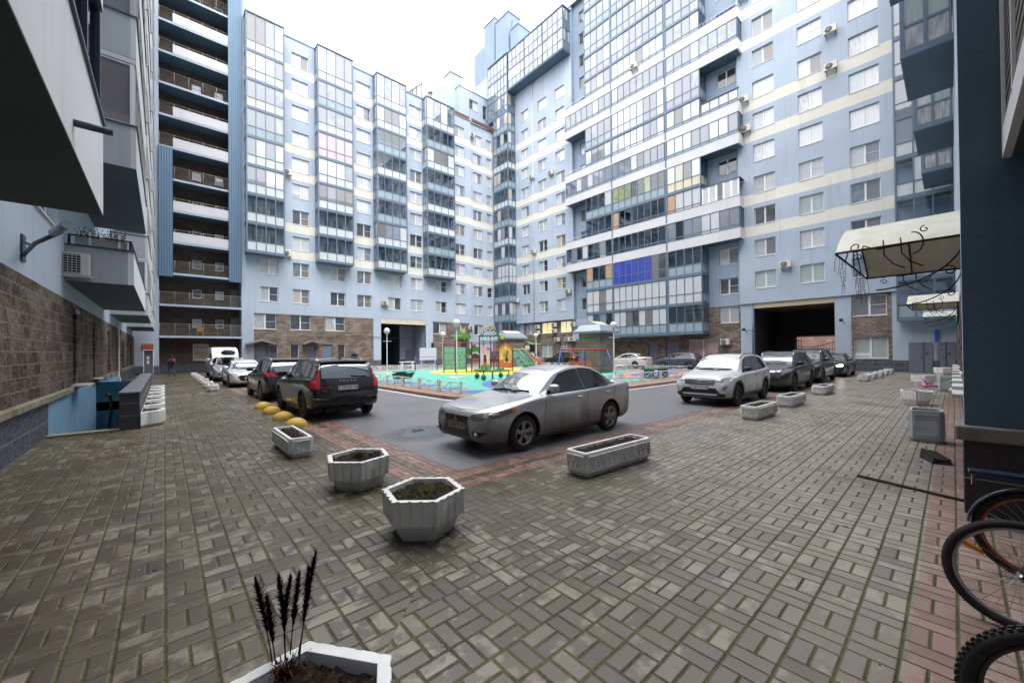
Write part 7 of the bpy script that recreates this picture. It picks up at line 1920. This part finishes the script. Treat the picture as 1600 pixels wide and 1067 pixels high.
def steps(b):
    for i in range(6): pbox(b,8.1+.22*i,8.38+.22*i,-.4,.35,1.0-.18*i,1.04-.18*i)
part('steps',steps,Q_brown)
part('bush_panel',lambda b:(pflat(b,disc(9.1,1.75,.35,16,1,.12),1.2),pflat(b,disc(8.6,1.6,.3,16,1,.12),1.2),pbox(b,9.2,9.35,1.15,1.25,0,1.6)),Q_leaf)
part('white_cutout',lambda b:pflat(b,disc(9.2,2.05,.22,14,1.3,.12),1.15),Q_wh)
part('top_bar',lambda b:b.tube([W3(7.3,1.6,2.35),W3(9.4,1.6,2.35)],.03,6),Q_red)
# orange slide
def slide(b):
    rg=[]
    for i in range(9):
        u=i/8; a=9.0+2.6*u; z=1.55*(1-u)**1.15+.22*(u>0.9)*0+.15
        d0,d1=1.6,2.2
        rg.append([W3(a,d0,z+.25),W3(a,d0+.03,z+.25),W3(a,d0+.05,z+.03),W3(a,d1-.05,z+.03),W3(a,d1-.03,z+.25),W3(a,d1,z+.25),W3(a,d1,z-.02),W3(a,d0,z-.02)])
    b.ring(rg,0,False)
part('slide_chute',slide,Q_or)
part('slide_post',lambda b:(pbox(b,9.0,9.1,1.55,1.65,0,1.9),pbox(b,9.0,9.1,2.15,2.25,0,1.9)),Q_brown)
# spring rocker / carousel
t=thing('playground_carousel','green spring see-saw roundabout standing on the coral rubber circle','carousel',(14.35,17.9,Z0+.03))
b=MB(); b.cyl((0,0,0),(0,0,.45),.05,8); b.build('post',Q_blue,t)
b=MB(); b.tube([(1.1*math.cos(a*PI/12),1.1*math.sin(a*PI/12),.52) for a in range(24)],.03,6,0,True)
for a in range(4): b.cyl((0,0,.5),(1.1*math.cos(a*PI/2+.4),1.1*math.sin(a*PI/2+.4),.52),.03,6)
b.build('ring_frame',Q_green,t)
for a in range(4):
    c,s=math.cos(a*PI/2+.4),math.sin(a*PI/2+.4)
    b=MB(); b.box(c*1.0-.16,c*1.0+.16,s*1.0-.16,s*1.0+.16,.54,.58); b.build('seat',Q_yel if a%2 else Q_green,t)
    b=MB(); b.sphere((c*1.05,s*1.05,.16),.15,12,0,1.1); b.cyl((c*1.05,s*1.05,.25),(c*1.05,s*1.05,.52),.03,6); b.build('rubber_buffer',Q_dg,t)
    b=MB(); b.tube([(c*.7,s*.7,.55),(c*.7,s*.7,.82),(c*.7-s*.12,s*.7+c*.12,.85)],.018,5); b.build('hand_grip',Q_green,t)
# second green roundabout at the left by the fence
t=thing('spring_rocker','dark green spring rocker just behind the left fence','spring rocker',(9.7,19.9,Z0))
b=MB(); b.ring([[(-.5,-.05,.2),(.5,-.05,.2),(.7,-.05,.55),(.3,-.05,.5),(0,-.05,.62),(-.6,-.05,.5)],[(-.5,.05,.2),(.5,.05,.2),(.7,.05,.55),(.3,.05,.5),(0,.05,.62),(-.6,.05,.5)]],0,False); b.build('body',Q_dg,t)
b=MB(); b.box(-.55,.65,-.18,.18,.58,.62); b.build('seat',Q_green,t)
b=MB(); b.tube([(.09*math.cos(i*.7),.09*math.sin(i*.7),.01+.2*i/30) for i in range(31)],.02,5); b.build('spring',M_black,t)
# green table right
t=thing('play_table','low table with dark green top behind the near right fence','table',(21.6,11.6,Z0)); b=MB(); b.box(-1.0,1.0,-.4,.4,.52,.58); b.build('top',Q_dg,t)
b=MB(); b.box(-.9,.9,-.3,.3,.0,.06); b.build('base',M_steel,t)
for x in (-.8,.8): b=MB(); b.box(x-.05,x+.05,-.3,.3,.06,.52); b.build('leg',M_steel,t)
# swings
t=thing('swing_set','blue and red swing frame in front of the brick vent shaft','swing',(0,0,0))
def SW(a,d,z): return Vector((19.7,17.3,Z0))+ux*a*.66+uy*d+Vector((0,0,z*.86))
b=MB(); b.tube([SW(0,0,2.0),SW(4.6,0,2.0)],.045,6); b.tube([SW(0,.12,1.95),SW(4.6,.12,1.95)],.03,6); b.build('top_beam',Q_red,t)
for a in (0,2.3,4.6):
    b=MB(); b.tube([SW(a,0,2.0),SW(a-(.55 if a<4 else -.75),-1.0 if 0 else -.4,0)],.045,6); b.tube([SW(a,0,2.0),SW(a+(.55 if a<4 else -.4),.9,0)],.045,6); b.build('a_frame',Q_blue,t)
for a in (1.15,3.45):
    b=MB(); b.tube([SW(a-.2,0,1.97),SW(a-.2,0,.6)],.02,5); b.tube([SW(a+.2,0,1.97),SW(a+.2,0,.6)],.02,5); b.build('hanger',Q_red,t)
    b=MB(); s0=SW(a,0,.5); b.ring([[SW(a-.24,-.12,.5),SW(a+.24,-.12,.5),SW(a+.24,.12,.5),SW(a-.24,.12,.5)],[SW(a-.24,-.12,.55),SW(a+.24,-.12,.55),SW(a+.24,.12,.55),SW(a-.24,.12,.55)]],0,False); b.build('seat',Q_or,t)
t=thing('orange_bench','orange slatted bench behind the swings with white concrete ends','bench',(0,0,0))
def BN(a,d,z): return SW(1.3+a*.75,2.0+d,z)
def bb(b,a0,a1,d0,d1,z0,z1): b.ring([[BN(a0,d0,z0),BN(a1,d0,z0),BN(a1,d1,z0),BN(a0,d1,z0)],[BN(a0,d0,z1),BN(a1,d0,z1),BN(a1,d1,z1),BN(a0,d1,z1)]],0,False)
b=MB()
for i in range(3): bb(b,0,3.4,.15*i,.15*i+.12,.48,.52)
b.build('seat',Q_or,t)
b=MB()
for i in range(3): bb(b,0,3.4,.5,.53,.62+.14*i,.73+.14*i)
b.build('backrest',Q_or,t)
for a in (.3,2.9): b=MB(); bb(b,a,a+.2,.05,.5,0,.47); b.build('leg',M_concw,t)
# ================================================================== CAMERA, LIGHT
cam=bpy.data.cameras.new('camera'); co=bpy.data.objects.new('camera',cam); COL.objects.link(co)
th=math.radians(41.6); P=.0082; Rr=.0098
f0=Vector((math.sin(th),math.cos(th),0)); r0=Vector((math.cos(th),-math.sin(th),0)); u0=Vector((0,0,1))
f=f0*math.cos(P)+u0*math.sin(P); u=u0*math.cos(P)-f0*math.sin(P)
r=r0*math.cos(Rr)-u*math.sin(Rr); u=u*math.cos(Rr)+r0*math.sin(Rr)
M=Matrix((r,u,-f)).transposed().to_4x4(); M.translation=Vector((0,0,1.8)); co.matrix_world=M
cam.sensor_width=36; cam.lens=36*612/1600; cam.shift_y=(543.3-533.5)/1600; cam.clip_end=500; cam.clip_start=.05
sc.camera=co
VEIL=4.0
w=bpy.data.worlds.new('World'); sc.world=w; w.use_nodes=True; nt=w.node_tree
bg=nt.nodes['Background']; sky=nt.nodes.new('ShaderNodeTexSky'); sky.sky_type='NISHITA'; sky.sun_disc=False
sky.sun_elevation=math.radians(62); sky.sun_rotation=math.radians(200); sky.dust_density=4; sky.air_density=1.2
hs=nt.nodes.new('ShaderNodeHueSaturation'); hs.inputs['Saturation'].default_value=.12
nt.links.new(sky.outputs[0],hs.inputs['Color'])
# overcast veil: brighter towards the zenith
tc=nt.nodes.new('ShaderNodeTexCoord'); sp=nt.nodes.new('ShaderNodeSeparateXYZ'); nt.links.new(tc.outputs['Generated'],sp.inputs[0])
g=(E(nt,sp.outputs[2]).max(0)*2.5+.55)*VEIL
cb=nt.nodes.new('ShaderNodeCombineXYZ')
for i,k in enumerate((1.0,.985,.975)): nt.links.new((g*k).k,cb.inputs[i])
ad=nt.nodes.new('ShaderNodeMix'); ad.data_type='RGBA'; ad.inputs[0].default_value=.8
nt.links.new(hs.outputs[0],ad.inputs[6]); nt.links.new(cb.outputs[0],ad.inputs[7])
nt.links.new(ad.outputs[2],bg.inputs[0]); bg.inputs[1].default_value=.15
sun=bpy.data.lights.new('sun','SUN'); sun.energy=.5; sun.angle=math.radians(40); sun.color=(1,.985,.96)
so=bpy.data.objects.new('sun',sun); COL.objects.link(so)
# direction matches the sky's sun
el,ro=math.radians(62),math.radians(200)
d=Vector((math.sin(ro)*math.cos(el),math.cos(ro)*math.cos(el),math.sin(el)))
so.rotation_euler=d.to_track_quat('Z','Y').to_euler(); so.location=(0,0,60)
sc.view_settings.view_transform='Standard'; sc.view_settings.look='None'; sc.view_settings.gamma=1; sc.view_settings.exposure=1.85
sc.cycles.max_bounces=7; sc.cycles.diffuse_bounces=3; sc.cycles.glossy_bounces=3; sc.cycles.transparent_max_bounces=10; sc.cycles.transmission_bounces=2
sc.cycles.caustics_reflective=False; sc.cycles.caustics_refractive=False
sc.cycles.sample_clamp_indirect=6
try: sc.cycles.use_denoising=True
except Exception: pass
